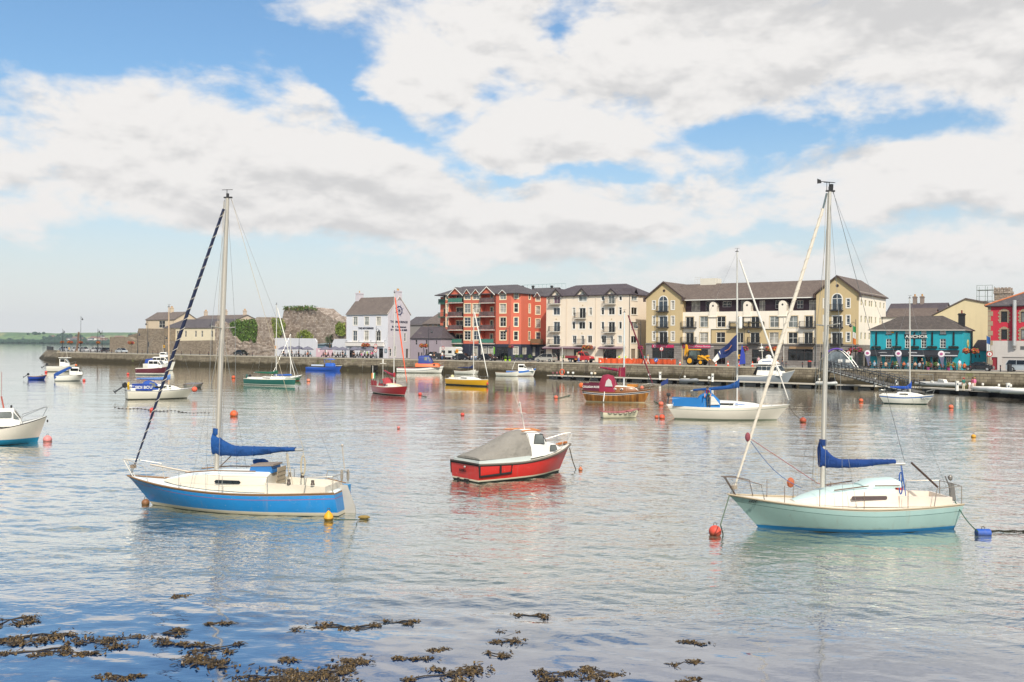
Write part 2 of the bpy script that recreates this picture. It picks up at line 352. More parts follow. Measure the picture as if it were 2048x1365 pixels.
# ---------------------------------------------------------------- quay
def quay_mat(q, nt, b):
    t = q.node('ShaderNodeNewGeometry').outputs['Position']; x, y, z = q.xyz(t)
    al = q.m('SUBTRACT', q.m('MULTIPLY', x, .8115), q.m('MULTIPLY', y, .5843))
    wob = q.m('MULTIPLY', q.noise(t, .7, 3), .12)
    v = q.comb(al, q.m('ADD', z, wob), 0.0)
    br = q.node('ShaderNodeTexBrick'); q.put(br.inputs['Vector'], v); br.inputs['Scale'].default_value = 1
    br.inputs['Color1'].default_value = lin('#8f8472'); br.inputs['Color2'].default_value = lin('#74695a'); br.inputs['Mortar'].default_value = lin('#564d42')
    br.inputs['Brick Width'].default_value = 1.05; br.inputs['Row Height'].default_value = .42; br.inputs['Mortar Size'].default_value = .03; br.inputs['Mortar Smooth'].default_value = .5
    n = q.noise(t, .28, 6, .65); n2 = q.noise(t, 1.6, 5, .65)
    f = q.m('ADD', .35, q.m('ADD', q.m('MULTIPLY', n, .75), q.m('MULTIPLY', n2, .55)))
    c = q.mix(1.0, br.outputs[0], q.comb(f, f, q.m('MULTIPLY', f, .95)), 'MULTIPLY')
    mp = q.node('ShaderNodeMapping'); q.put(mp.inputs[0], t); mp.inputs[3].default_value = (1, 1, .12)
    strk = q.ss(q.noise(mp.outputs[0], .9, 4, .6), .5, .7)
    c = q.mix(q.m('MULTIPLY', strk, .6), c, lin('#4d4336')); c = q.mix(q.m('MULTIPLY', q.ss(q.noise(t, .5, 5, .7), .56, .7), .55), c, lin('#a59b8a'))
    edge = q.m('ADD', z, q.m('MULTIPLY', q.m('SUBTRACT', q.noise(t, .45, 5, .6), .5), 1.5))
    c = q.mix(q.m('SUBTRACT', 1.0, q.ss(edge, .75, 1.5)), c, q.mix(n2, lin('#1d1811'), lin('#4a4024')))   # weed below the tide line
    c = q.mix(q.m('MULTIPLY', q.ss(q.noise(t, .17, 5, .7), .62, .7), .8), c, lin('#6d7043'))
    nt.links.new(c, b.inputs['Base Color']); b.inputs['Roughness'].default_value = .88
    bn = q.node('ShaderNodeBump'); bn.inputs['Distance'].default_value = .06
    nt.links.new(q.m('SUBTRACT', n2, br.outputs[1]), bn.inputs['Height']); nt.links.new(bn.outputs[0], b.inputs['Normal'])
QUAY = mat_custom('quay_masonry', quay_mat)
COPE = M('#b3a996', .85, var=.22, sc=1.2, bump=.02)
def road_mat(q, nt, b):
    t = q.node('ShaderNodeNewGeometry').outputs['Position']
    n = q.noise(t, .15, 5, .6); n2 = q.noise(t, 6, 4, .6)
    c = q.mix(n, lin('#6b6762'), lin('#8c8780')); f = q.m('ADD', .8, q.m('MULTIPLY', n2, .4))
    nt.links.new(q.mix(1.0, c, q.comb(f, f, f), 'MULTIPLY'), b.inputs['Base Color']); b.inputs['Roughness'].default_value = .9
SA = st(on_t(113, 716, 0))[0]; SB = st(on_t(94, 716, 9))[0]; SC_ = st(on_t(92, 716, 26))[0]
land = [(SC_, 26), (SB, 9), (SA, 0), (330, 0), (330, 1500), (-60, 1500), (-118, 62), (-150, 48)]
MB().poly([W(s, t, QZ) for s, t in land]).obj('road', mat_custom('road_asphalt', road_mat), kind='structure')
MB().poly([W(s, t, QZ+.004) for s, t in ((SA+1, .6), (230, .6), (230, 3.2), (SA+1, 3.2))]).obj('pavement', M('#9c958b', .9, var=.2, sc=.8), kind='structure')
qw = thing('quay_wall', 'long stained stone quay wall with weed along its foot', 'quay', W(-142, 0, 0), -TH)
Lq = lambda s, t, z: (s+142, t, z)
mb = MB(); cp = MB()
cor = [(-150, 48), (SC_, 26), (SB, 9), (SA, 0)]
for i, (a, b_) in enumerate(zip(cor[:-1], cor[1:])):
    bat = 2.6 if i == 1 else 1.6
    d = Vector((b_[0]-a[0], b_[1]-a[1])).normalized(); o = Vector((d.y, -d.x))
    mb.add([Lq(a[0]+o.x*bat, a[1]+o.y*bat, -.4), Lq(b_[0]+o.x*bat*.15, b_[1]+o.y*bat*.15, -.4), Lq(b_[0], b_[1], QZ), Lq(a[0], a[1], QZ)], [(0, 1, 2, 3)])
S = [SA+i*6 for i in range(66)]
rng = random.Random(3)
for a, b_ in zip(S[:-1], S[1:]):   # face built in bays, each a touch out of line with the next
    k = rng.uniform(-.04, .04)
    mb.add([Lq(a, -.35+k, -.4), Lq(b_, -.35+k, -.4), Lq(b_, k*.4, QZ-.22), Lq(a, k*.4, QZ-.22)], [(0, 1, 2, 3)])
    mb.add([Lq(a, -.35+k, -.4), Lq(a, 1, -.4), Lq(a, 1, QZ-.2), Lq(a, k*.4, QZ-.22)], [(0, 1, 2, 3)])
mb.obj('wall_face', QUAY, qw)
for i in range(330):
    a = SA+i*1.2; j = rng.uniform(-.02, .02)
    cp.box(a+142+.01, a+142+1.19, -.08+j, .75, QZ-.22, QZ+.02+j*.6)
o = cp.obj('coping', COPE, qw); o['kind'] = 'stuff'
MB().prism([Lq(SC_, 26.2, QZ), Lq(SB, 9.2, QZ), Lq(SA, .2, QZ), Lq(SA+.4, .8, QZ), Lq(SB+.4, 9.6, QZ), Lq(SC_+.5, 26.4, QZ)], (0, 0, .5)).obj('parapet', QUAY, qw)
MB().prism([Lq(SC_, 26.2, QZ+.5), Lq(SB, 9.2, QZ+.5), Lq(SB+(SA-SB)*.5, 4.7, QZ+.5), Lq(SB+(SA-SB)*.5+.2, 5, QZ+.5), Lq(SB+.3, 9.5, QZ+.5), Lq(SC_+.4, 26.4, QZ+.5)], (0, 0, 1.1)).obj('railing', M('#25272b', .7), qw)
# culvert mouth and mooring tyre on the wall
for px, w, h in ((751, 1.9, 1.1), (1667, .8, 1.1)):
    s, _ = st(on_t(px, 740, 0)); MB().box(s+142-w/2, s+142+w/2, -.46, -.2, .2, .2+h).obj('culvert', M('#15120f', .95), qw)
# ladders on the wall
for px in (638, 1176, 1478, 1062):
    s, _ = st(on_t(px, 730, 0)); e = thing('quay_ladder', 'rusty iron ladder fixed to the quay wall '+{638: 'below the pub umbrellas', 1176: 'beside the red flatbed truck', 1478: 'by the yellow board on the quay', 1062: 'near the silver people carrier'}[px], 'ladder', W(s, -.5, 0), -TH)
    for k in (-.2, .2): MB().tube([(k, 0, .1), (k, .12, QZ+.05), (k, .5, QZ+.1)], .03).obj('rail', M('#4a3c32', .8), e)
    for k in range(8): MB().tube([(-.2, .01*k, .3+k*.31), (.2, .01*k, .3+k*.31)], .022, 5).obj('rung', M('#4a3c32', .8), e)
# ---------------------------------------------------------------- far shore
def field_mat(q, nt, b):
    t = q.node('ShaderNodeNewGeometry').outputs['Position']; x, y, z = q.xyz(t)
    v = q.comb(q.m('MULTIPLY', x, .010), q.m('MULTIPLY', y, .0035), 0.0)
    vo = q.node('ShaderNodeTexVoronoi'); q.put(vo.inputs['Vector'], v); vo.inputs['Scale'].default_value = 1.0
    cr = q.node('ShaderNodeValToRGB'); q.put(cr.inputs[0], q.xyz(vo.outputs['Color'])[0])
    el_ = cr.color_ramp.elements; el_[0].color = lin('#5f7d4e'); el_[1].color = lin('#9a9068')
    for p_, c_ in ((.25, '#748e58'), (.5, '#557349'), (.75, '#84955f')): e_ = el_.new(p_); e_.color = lin(c_)
    vd = q.node('ShaderNodeTexVoronoi', feature='DISTANCE_TO_EDGE'); q.put(vd.inputs['Vector'], v)
    hedge = q.m('SUBTRACT', 1.0, q.ss(vd.outputs['Distance'], .02, .06))
    n = q.noise(t, .02, 4, .6)
    c = q.mix(hedge, cr.outputs[0], lin('#3d5140')); f = q.m('ADD', .7, q.m('MULTIPLY', n, .6))
    nt.links.new(q.mix(1.0, c, q.comb(f, f, f), 'MULTIPLY'), b.inputs['Base Color']); b.inputs['Roughness'].default_value = 1
FIELD = mat_custom('far_fields', field_mat)
def hill_h(x, y):
    k = min(max((y-2650)/700, 0), 1.4)
    return -1.0+(34+10*mnoise.noise((x*.0011+5, y*.0007, 0))+9*mnoise.noise((x*.004, y*.002, 4)))*(k*k*(3-2*k) if k < 1 else 1)+2*mnoise.noise((x*.02, y*.02, 0))*k
mb = MB(); nx, ny = 160, 22
vs = [(-2700+i*4300/nx, 2640+j*60, hill_h(-2700+i*4300/nx, 2640+j*60)) for j in range(ny) for i in range(nx)]
mb.add(vs, [(j*nx+i, j*nx+i+1, (j+1)*nx+i+1, (j+1)*nx+i) for j in range(ny-1) for i in range(nx-1)])
mb.obj('hills', FIELD, smooth=True, angle=180, kind='structure')
mb = MB(); rng = random.Random(11)
for i in range(2600):   # woods and hedgerow trees across the bay
    x = rng.uniform(-1900, -700); y = 2655+abs(rng.gauss(0, 1))*40 if i < 1400 else 2660+rng.random()*520
    if i >= 1400 and mnoise.noise((x*.006, y*.006, 2)) < .2: continue
    z = hill_h(x, y); r = rng.uniform(5, 9)
    mb.ball((x, y, z+r*.55), (r, r, r*rng.uniform(.7, 1.0)), 6, 4)
mb.obj('far_woodland', M('#2f4636', 1, var=.3, sc=.05), kind='stuff')
hm = [M('#e6e2da', .8), M('#d5cbbd', .8), M('#efece6', .8)]; hr = [M('#5d5a5c', .8), M('#7a5d50', .8)]
for i in range(90):
    cx = rng.choice((-1330, -1280, -1130, -1010, -960, -1250, -1080)); x = cx+rng.gauss(0, 55); y = rng.uniform(2740, 3000)
    z = hill_h(x, y)-.3; w, d, h = rng.uniform(11, 24), rng.uniform(8, 12), rng.uniform(5.5, 9)
    mb = MB().box(-w/2, w/2, -d/2, d/2, 0, h, 0)
    mb.prism([(-w/2-.4, -d/2-.4, h), (-w/2-.4, d/2+.4, h), (-w/2-.4, 0, h+d*.42)], (w+.8, 0, 0), 1)
    mb.obj('far_house', [hm[i % 3], hr[i % 2]], loc=(x, y, z), rz=rng.uniform(-.5, .5), label='pale house on the green slope across the bay', category='house', group='houses across the bay')
# low hill behind the town
mb = MB(); nx = 40
def h2(x, y): return 44+5*mnoise.noise((x*.006, 1, 0))-.0018*(x-400)**2-.0016*max(0, 960-y)**2
vs = [(160+i*12, 760+j*60, max(1.0, h2(160+i*12, 760+j*60))) for j in range(8) for i in range(nx)]
mb.add(vs, [(j*nx+i, j*nx+i+1, (j+1)*nx+i+1, (j+1)*nx+i) for j in range(7) for i in range(nx-1)]); mb.obj('town_hill', FIELD, smooth=True, angle=180, kind='structure')
mb = MB()
for i in range(50):
    x = 415+rng.gauss(0, 14); y = 880+rng.random()*60; r = rng.uniform(2.5, 5); mb.ball((x, y, h2(x, y)+r*.5), (r, r, r), 7, 5)
mb.obj('hilltop_trees', M('#42533f', 1, var=.3, sc=.2), kind='stuff')

# ---------------------------------------------------------------- building kit
class Pl:
    "a wall plane in a building's own frame: foot a -> b, left to right seen from outside"
    def __init__(s, a, b):
        s.a = Vector(a); s.b = Vector(b); s.L = (s.b-s.a).length; s.d = (s.b-s.a)/s.L; s.n = Vector((s.d.y, -s.d.x))
    def p(s, u, z, dep=0.0): q = s.a+s.d*u-s.n*dep; return (q.x, q.y, z)
    def box(s, mb, u0, u1, z0, z1, d0, d1, m=0):
        c = [s.p(u0, z0, d0), s.p(u1, z0, d0), s.p(u1, z0, d1), s.p(u0, z0, d1), s.p(u0, z1, d0), s.p(u1, z1, d0), s.p(u1, z1, d1), s.p(u0, z1, d1)]
        mb.add(c, [(0, 3, 2, 1), (4, 5, 6, 7), (0, 1, 5, 4), (1, 2, 6, 5), (2, 3, 7, 6), (3, 0, 4, 7)], m)
    def panel(s, mb, u0, u1, z0, z1, holes=(), m=0, rev=.16, cuts=((), ()), mf=None):
        us = sorted({u0, u1, *[min(max(h[i], u0), u1) for h in holes for i in (0, 1)], *cuts[0]}); zs = sorted({z0, z1, *[min(max(h[i], z0), z1) for h in holes for i in (2, 3)], *cuts[1]})
        for a, b in zip(us[:-1], us[1:]):
            for c, d in zip(zs[:-1], zs[1:]):
                if b-a < 1e-5 or d-c < 1e-5: continue
                mu, mz = (a+b)/2, (c+d)/2
                if any(h[0] < mu < h[1] and h[2] < mz < h[3] for h in holes): continue
                mb.add([s.p(a, c), s.p(b, c), s.p(b, d), s.p(a, d)], [(0, 1, 2, 3)], mf(mu, mz) if mf else m)
        for h in holes:
            a, b, c, d = h[:4]; k = m if not mf else mf((a+b)/2, (c+d)/2)
            for q in ([(a, c, 0), (a, d, 0), (a, d, rev), (a, c, rev)], [(b, c, 0), (b, c, rev), (b, d, rev), (b, d, 0)], [(a, d, 0), (b, d, 0), (b, d, rev), (a, d, rev)], [(a, c, 0), (a, c, rev), (b, c, rev), (b, c, 0)]):
                mb.add([s.p(*r) for r in q], [(0, 1, 2, 3)], k)
class Bld:
    def __init__(s, name, label, px, t, crop, cat='building'):
        o = on_t(px, 700, t); s.s0, s.t0 = st(o); s.crop = crop
        s.e = thing(name, label, cat, W(s.s0, t, QZ), -TH)
    def px(s, cx, cy): return s.crop[0]+cx/s.crop[2], s.crop[1]+cy/s.crop[2]
    def F(s, cx, cy, ly=0.0):
        p = on_t(*s.px(cx, cy), s.t0+ly); return st(p)[0]-s.s0, p.z-QZ
    def G(s, cx, cy, lx):
        d = ray(*s.px(cx, cy)); k = (s.s0+lx-(CAM-Q0).dot(UX))/d.dot(UX); p = CAM+d*k; return st(p)[1]-s.t0, p.z-QZ
    def fr(s, r, ly=0.0, x0=0.0):   # crop rect -> (u0,u1,z0,z1) on a front plane
        mx, my = (r[0]+r[2])/2, (r[1]+r[3])/2
        return (s.F(r[0], my, ly)[0]-x0, s.F(r[2], my, ly)[0]-x0, s.F(mx, r[3], ly)[1], s.F(mx, r[1], ly)[1])
    def gr(s, r, lx):
        mx, my = (r[0]+r[2])/2, (r[1]+r[3])/2
        return (s.G(r[0], my, lx)[0], s.G(r[2], my, lx)[0], s.G(mx, r[3], lx)[1], s.G(mx, r[1], lx)[1])
PANES = [G_DARK, G_BLUE, G_PALE, G_CURT]
wr = random.Random(5)
def win(par, pl, r, style='cross', fm=WHITE, pm=None, sur=None, sw=.16, sill=None, name='window', d=.10, fw=.07):
    u0, u1, z0, z1 = r[:4]; mb = MB()
    for a, b, c, e in ((u0, u0+fw, z0, z1), (u1-fw, u1, z0, z1), (u0+fw, u1-fw, z0, z0+fw), (u0+fw, u1-fw, z1-fw, z1)): pl.box(mb, a, b, c, e, d-.03, d+.05)
    um, zm = (u0+u1)/2, (z0+z1)/2; k = fw*.42
    vs, hs = {'cross': ([um], [zm]), 'sash': ([], [zm]), 'french': ([um], []), 'plain': ([], []), 'top': ([], [z1-(z1-z0)*.28]), 'slot': ([], [z1-(z1-z0)*.3, z0+(z1-z0)*.24]),
              'multi': ([u0+(u1-u0)*i/3 for i in (1, 2)], [z0+(z1-z0)*i/4 for i in (1, 2, 3)]), 'six': ([um], [z0+(z1-z0)*i/3 for i in (1, 2)]), 'shop': ([u0+(u1-u0)*i/3 for i in (1, 2)], [z1-(z1-z0)*.25])}[style]
    for v in vs: pl.box(mb, v-k, v+k, z0+fw, z1-fw, d-.02, d+.03)
    for h in hs: pl.box(mb, u0+fw, u1-fw, h-k, h+k, d-.025, d+.025)
    o = mb.obj(name, fm, par)
    if pm is None: pm = wr.choices(PANES, (6, 3, 2, 2))[0]
    MB().poly([pl.p(u0+fw*.5, z0+fw*.5, d+.02), pl.p(u1-fw*.5, z0+fw*.5, d+.02), pl.p(u1-fw*.5, z1-fw*.5, d+.02), pl.p(u0+fw*.5, z1-fw*.5, d+.02)]).obj('pane', pm, o)
    if sur:
        mb = MB()
        for a, b, c, e in ((u0-sw, u0, z0-sw, z1+sw), (u1, u1+sw, z0-sw, z1+sw), (u0, u1, z0-sw, z0), (u0, u1, z1, z1+sw)): pl.box(mb, a, b, c, e, -.035, .02)
        mb.obj('surround', sur, o)
    if sill:
        mb = MB(); pl.box(mb, u0-.12, u1+.12, z0-.1, z0-.003, -.1, d); mb.obj('sill', sill, o)
    return o
def arch_win(par, pl, r, fm=WHITE, pm=None, sw=.16):
    "round-headed french window, frame standing proud of the wall"
    u0, u1, z0, z1 = r; um = (u0+u1)/2; rad = (u1-u0)/2; zs = z1-rad; N = 10
    arc = [(um+rad*math.cos(math.pi*i/N), zs+rad*math.sin(math.pi*i/N)) for i in range(N+1)]
    inn = [(u1, z0)]+arc+[(u0, z0)]
    k = (rad+sw)/rad; out_ = [(u1+sw, z0)]+[(um+(a-um)*k, zs+(b-zs)*k) for a, b in arc]+[(u0-sw, z0)]
    mb = MB(); n = len(inn)
    for dd in (-.05, .05): pass
    for i in range(n-1):
        a, b, c, d_ = out_[i], out_[i+1], inn[i+1], inn[i]
        f = [pl.p(*q, -.06) for q in (a, b, c, d_)]; bk = [pl.p(*q, .02) for q in (a, b, c, d_)]
        mb.add(f+bk, [(0, 3, 2, 1), (0, 1, 5, 4), (1, 2, 6, 5), (2, 3, 7, 6), (3, 0, 4, 7)])
    pl.box(mb, um-.04, um+.04, z0, z1-.02, -.055, .0); pl.box(mb, u0, u1, zs-.04, zs+.04, -.05, .0)
    o = mb.obj('window', fm, par)
    MB().poly([pl.p(*q, -.012) for q in inn]).obj('pane', pm or G_BLUE, o)
    return o
def balcony(par, pl, u0, u1, zf, dep=.9, h=1.05, bar=DARK, slab=DARK, glassm=None, sp=.13):
    mb = MB(); pl.box(mb, u0, u1, zf-.16, zf, -dep, -.002); o = mb.obj('balcony', slab, par)
    mb = MB()
    pl.box(mb, u0, u1, zf+h-.05, zf+h, -dep, -dep+.05); pl.box(mb, u0, u1, zf+.08, zf+.12, -dep+.005, -dep+.045)
    for u in (u0, u1-.05): pl.box(mb, u, u+.05, zf+h-.05, zf+h, -dep+.05, -.01)
    n = max(2, int((u1-u0)/sp))
    for i in range(n+1):
        u = u0+(u1-u0-.03)*i/n; w = .045 if i in (0, n) else .018
        pl.box(mb, u, u+w, zf, zf+h-.05, -dep+.01, -dep+.03)
    for i in range(1, int(dep/sp)):
        for u in (u0+.01, u1-.03): pl.box(mb, u, u+.018, zf, zf+h-.05, -dep+i*sp, -dep+i*sp+.018)
    mb.obj('railing', bar, o)
    if glassm:
        mb = MB(); pl.box(mb, u0+.06, u1-.06, zf+.13, zf+h-.06, -dep+.05, -dep+.06); mb.obj('screen', glassm, o)
    return o
def hip(mb, x0, x1, y0, y1, ze, zr, hl=0.0, hr_=0.0, th=.16, m=0, ms=1):
    "rectangular roof, ridge along x, ends gabled (0) or hipped; a real slab with fascia"
    ym = (y0+y1)/2
    t = [(x0, y0, ze), (x1, y0, ze), (x1, y1, ze), (x0, y1, ze), (x0+hl, ym, zr), (x1-hr_, ym, zr)]
    b = [(a, c, d-th) for a, c, d in t]
    fs = [(0, 1, 5, 4), (2, 3, 4, 5), (6, 10, 11, 7), (8, 11, 10, 9), (0, 6, 7, 1), (2, 8, 9, 3)]; mm = [m]*4+[ms]*2
    if hr_ > .01: fs += [(1, 2, 5), (7, 11, 8), (1, 7, 8, 2)]; mm += [m, m, ms]
    else: fs += [(1, 7, 11, 5), (5, 11, 8, 2)]; mm += [ms, ms]
    if hl > .01: fs += [(3, 0, 4), (9, 10, 6), (3, 9, 6, 0)]; mm += [m, m, ms]
    else: fs += [(4, 10, 6, 0), (3, 9, 10, 4)]; mm += [ms, ms]
    mb.add(t+b, fs, mm)
def hip_y(mb, x0, x1, y0, y1, ze, zr, hf=0.0, hb=0.0, th=.16, m=0, ms=1):
    "the same with the ridge running inland (along y)"
    k = MB(); hip(k, y0, y1, -x1, -x0, ze, zr, hf, hb, th, m, ms)
    o = len(mb.v); mb.v += [(-y, x, z) for x, y, z in k.v]
    mb.f += [tuple(i+o for i in f) for f in k.f]; mb.m += k.m
def gablet(roof, trim, wall, x0, x1, yf, yb, ze, zp, ov=.25, m=0, wm=0, tw=.2):
    "small gable breaking the eaves: two slopes, barge boards, wall triangle"
    xm = (x0+x1)/2; sl = (zp-ze)/(xm-x0); e = ze-ov*sl
    for a, s_ in ((x0-ov, 1), (x1+ov, -1)):
        roof.prism([(a, yf-.3, e), (xm, yf-.3, zp), (xm, yf-.3, zp+.12), (a-s_*.05, yf-.3, e+.12)], (0, yb-yf+.3, 0), m)
        trim.prism([(a, yf-.36, e-tw), (xm, yf-.36, zp-tw), (xm, yf-.36, zp+.02), (a, yf-.36, e+.02)], (0, .055, 0))
    wall.add([(x0, yf, ze), (x1, yf, ze), (xm, yf, zp-.02)], [(0, 1, 2)], wm)
def chimney(par, x, y, z0, z1, w, d, mt, pots=2, pm=None):
    mb = MB(); mb.box(x-w/2, x+w/2, y-d/2, y+d/2, z0, z1); mb.box(x-w/2-.09, x+w/2+.09, y-d/2-.09, y+d/2+.09, z1-.3, z1-.12); o = mb.obj('chimney', mt, par)
    for i in range(pots):
        k = (i-(pots-1)/2)*.42
        MB().lathe([(.15, z1), (.12, z1+.35), (.15, z1+.5), (.1, z1+.5)], 8, (x+k*(1 if w > d else 0), y+k*(0 if w > d else 1), 0)).obj('chimney_pot', pm or M('#b98a4e', .8), o)
FRONT = (math.pi/2, 0, 0); SIDE = (math.pi/2, 0, math.pi/2)
SL_BR = slate('slate_brown', '#7a6e66', '#685d57'); SL_GR = slate('slate_grey', '#605a5c', '#514c4e'); SL_PU = slate('slate_dark', '#5a5054', '#4a4246'); SL_LB = slate('tile_brown', '#75675d', '#65574f')
CREAMT = M('#efe3bd', .6, var=.06); NAVY = M('#2b3040', .6, var=.12); OFFW = M('#e4e0d6', .6, var=.06)
# ---------------------------------------------------------------- pub with the gable sign
B = Bld('pub', 'pale lavender three-storey pub with navy sign and ship wheel gable', 640+340/6.5, 8.5, (640, 550, 6.5))
Wd = B.F(882, 800)[0]; D = B.G(1170, 800, Wd)[0]; ze = B.F(610, 512)[1]; zr = B.G(1012, 282, Wd)[1]
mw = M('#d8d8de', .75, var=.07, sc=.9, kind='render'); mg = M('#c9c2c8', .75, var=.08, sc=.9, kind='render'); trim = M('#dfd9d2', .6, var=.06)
pf = Pl((0, 0), (Wd, 0)); ps = Pl((Wd, 0), (Wd, D)); wl = MB()
fw_ = [B.fr(r) for r in ((432, 547, 487, 655), (580, 547, 635, 655), (735, 547, 790, 655), (428, 728, 482, 860), (577, 728, 630, 860), (732, 735, 788, 860))]
gw = [B.fr(r) for r in ((520, 935, 570, 1012), (660, 935, 707, 1012))]; dr = [B.fr((765, 958, 820, 1085)), B.fr((382, 945, 440, 1083))]
dr = [(a, b, .05, d) for a, b, c, d in dr]
pf.panel(wl, 0, Wd, 0, ze, fw_+gw+dr, 0)
sw_ = [B.gr(r, Wd) for r in ((1095, 760, 1118, 865), (905, 962, 930, 1060), (963, 930, 986, 1062))]; sdr = [B.gr((1117, 962, 1146, 1085), Wd)]; sdr = [(a, b, .05, d) for a, b, c, d in sdr]
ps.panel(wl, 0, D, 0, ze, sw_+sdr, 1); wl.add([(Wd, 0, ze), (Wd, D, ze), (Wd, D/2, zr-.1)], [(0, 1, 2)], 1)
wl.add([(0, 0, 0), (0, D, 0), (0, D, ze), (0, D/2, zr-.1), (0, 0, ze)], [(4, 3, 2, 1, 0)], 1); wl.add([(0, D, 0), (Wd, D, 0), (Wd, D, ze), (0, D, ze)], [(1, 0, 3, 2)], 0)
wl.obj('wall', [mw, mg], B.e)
for i, r in enumerate(fw_): win(B.e, pf, r, 'cross', WHITE, [G_PALE, G_PALE, G_CURT, G_BLUE, G_CURT, G_DARK][i], trim, .17)
for r in gw: win(B.e, pf, r, 'multi', WHITE, G_DARK, trim, .1)
for r in dr+[]: win(B.e, pf, r, 'plain', BLACK, G_DARK, name='door', fw=.12)
for r in sw_: win(B.e, ps, r, 'sash', WHITE, G_BLUE, trim, .12)
for r in sdr: win(B.e, ps, r, 'plain', M('#6d6a6c'), M('#55524f'), name='door', fw=.1)
rf = MB(); hip(rf, -.06, Wd+.03, -.28, D+.28, ze+.02, zr); rf.obj('roof', [SL_BR, M('#8d8580')], B.e)
tr = MB()
for k, (ya, za, yb, zb) in enumerate(((-.3, ze-.1, D/2, zr-.02), (D+.3, ze-.1, D/2, zr-.02))): tr.prism([(Wd+.035, ya, za-.02), (Wd+.035, yb, zb-.02), (Wd+.035, yb, zb+.1), (Wd+.035, ya, za+.1)], (.08, 0, 0))
tr.obj('barge_board', M('#e0d3c6', .7), B.e)
a = B.fr((345, 878, 835, 928)); mb = MB(); pf.box(mb, a[0], a[1], a[2], a[3], -.45, -.002); pf.box(mb, a[0]-.1, a[1]+.1, a[3], a[3]+.08, -.55, -.002); mb.obj('shop_fascia', trim, B.e)
zc = B.G(1012, 205, Wd)[1]; chimney(B.e, Wd-.5, D/2, zr-.9, zc, 1.0, 1.75, mg, 2); chimney(B.e, .5, D/2, zr-.9, zc-.2, 1.0, 1.75, mg, 1)
x, z = B.F(597, 696); text('sign_lettering', 'THE MOORINGS', .62, M('#1d2136', .5), B.e, (x, -.04, z), FRONT, ext=.04, sx=B.F(745, 700)[0]/4.9 and 1.12, bold=.012)
NV = M('#171c3c', .6)
for tx, cx, cy, sz, wpx in (('THE MOORINGS', 1028, 615, .62, 225), ('Bar & Restaurant', 1027, 679, .50, 185), ('Beer Garden & B&B', 1026, 718, .52, 212)):
    y, z = B.G(cx, cy, Wd); o = text('sign_lettering', tx, sz, NV, B.e, (Wd+.012, y, z), SIDE, ext=.006, bold=.028)
    wpt = B.G(cx+wpx/2, cy, Wd)[0]-B.G(cx-wpx/2, cy, Wd)[0]; cw = max(v.co.x for v in o.data.vertices)-min(v.co.x for v in o.data.vertices); o.scale = (wpt/cw, 1.18, 1)
y, z = B.G(1030, 466, Wd); rad = B.G(1030, 405, Wd)[1]-z; wh = MB(); N = 24
for r0, r1 in ((rad*.78, rad), (.02, rad*.2)):
    for i in range(N):
        a0, a1 = 2*math.pi*i/N, 2*math.pi*(i+1)/N
        wh.prism([(Wd+.008, y+r1*math.cos(a0), z+r1*math.sin(a0)), (Wd+.008, y+r1*math.cos(a1), z+r1*math.sin(a1)), (Wd+.008, y+r0*math.cos(a1), z+r0*math.sin(a1)), (Wd+.008, y+r0*math.cos(a0), z+r0*math.sin(a0))], (.03, 0, 0))
for i in range(8): a0 = math.pi/8+i*math.pi/4; wh.tube([(Wd+.03, y, z), (Wd+.03, y+rad*1.36*math.cos(a0), z+rad*1.36*math.sin(a0))], .05, 5)
wh.obj('wheel_emblem', M('#1b2c5a', .5), B.e)
for cx in (360, 520, 675, 930, 1060):
    x, z = B.F(min(cx, 860), 858); MB().tube([(x, 0, z), (x, -.35, z+.1), (x, -.5, z)], .025, 5).ball((x, -.5, z-.08), .1, 8, 5).obj('wall_lamp', BLACK, B.e)
r = B.fr((840, 962, 872, 1015)); mb = MB(); pf.box(mb, r[0], r[1], r[2], r[3], -.06, -.002); o = mb.obj('menu_board', M('#22242c'), B.e); mb = MB(); pf.box(mb, r[0]+.1, r[1]-.1, r[2]+.1, r[3]-.1, -.066, -.061); mb.obj('menu_sheet', M('#9fb0bb'), o)
PUB = B
# low mauve house beside it
B2 = Bld('low_house', 'low mauve rendered house with dark roof beside the lavender pub', 640+1174/6.5, 8.8, (640, 550, 6.5))
Wd = B2.F(1575, 900)[0]; ze = B2.F(1300, 826)[1]; D = 7.5; zr = B2.F(1260, 672, D/2)[1]
pf = Pl((0, 0), (Wd, 0)); wl = MB(); hs = [B2.fr(r) for r in ((1240, 845, 1264, 910), (1373, 850, 1397, 905), (1505, 855, 1522, 905))]; ds = [(a, b, .05, d) for a, b, c, d in (B2.fr(r) for r in ((1272, 1008, 1292, 1062), (1373, 968, 1397, 1062), (1313, 1010, 1330, 1060)))]
pf.panel(wl, 0, Wd, 0, ze, hs+ds); wl.add([(Wd, 0, 0), (Wd, D, 0), (Wd, D, ze), (Wd, 0, ze)], [(0, 1, 2, 3)]); wl.add([(0, D, 0), (Wd, D, 0), (Wd, D, ze), (0, D, ze)], [(1, 0, 3, 2)])
wl.obj('wall', M('#9d9199', .8, var=.12, sc=.7, kind='render'), B2.e)
for r in hs: win(B2.e, pf, r, 'sash', M('#8d858b'), G_DARK)
for r in ds: win(B2.e, pf, r, 'plain', M('#4a4448'), M('#3c383b'), name='door', fw=.1)
rf = MB(); hip(rf, 0, Wd+.2, -.2, D+.2, ze, zr, 0, 2.8); rf.obj('roof', [SL_PU, DARK], B2.e)
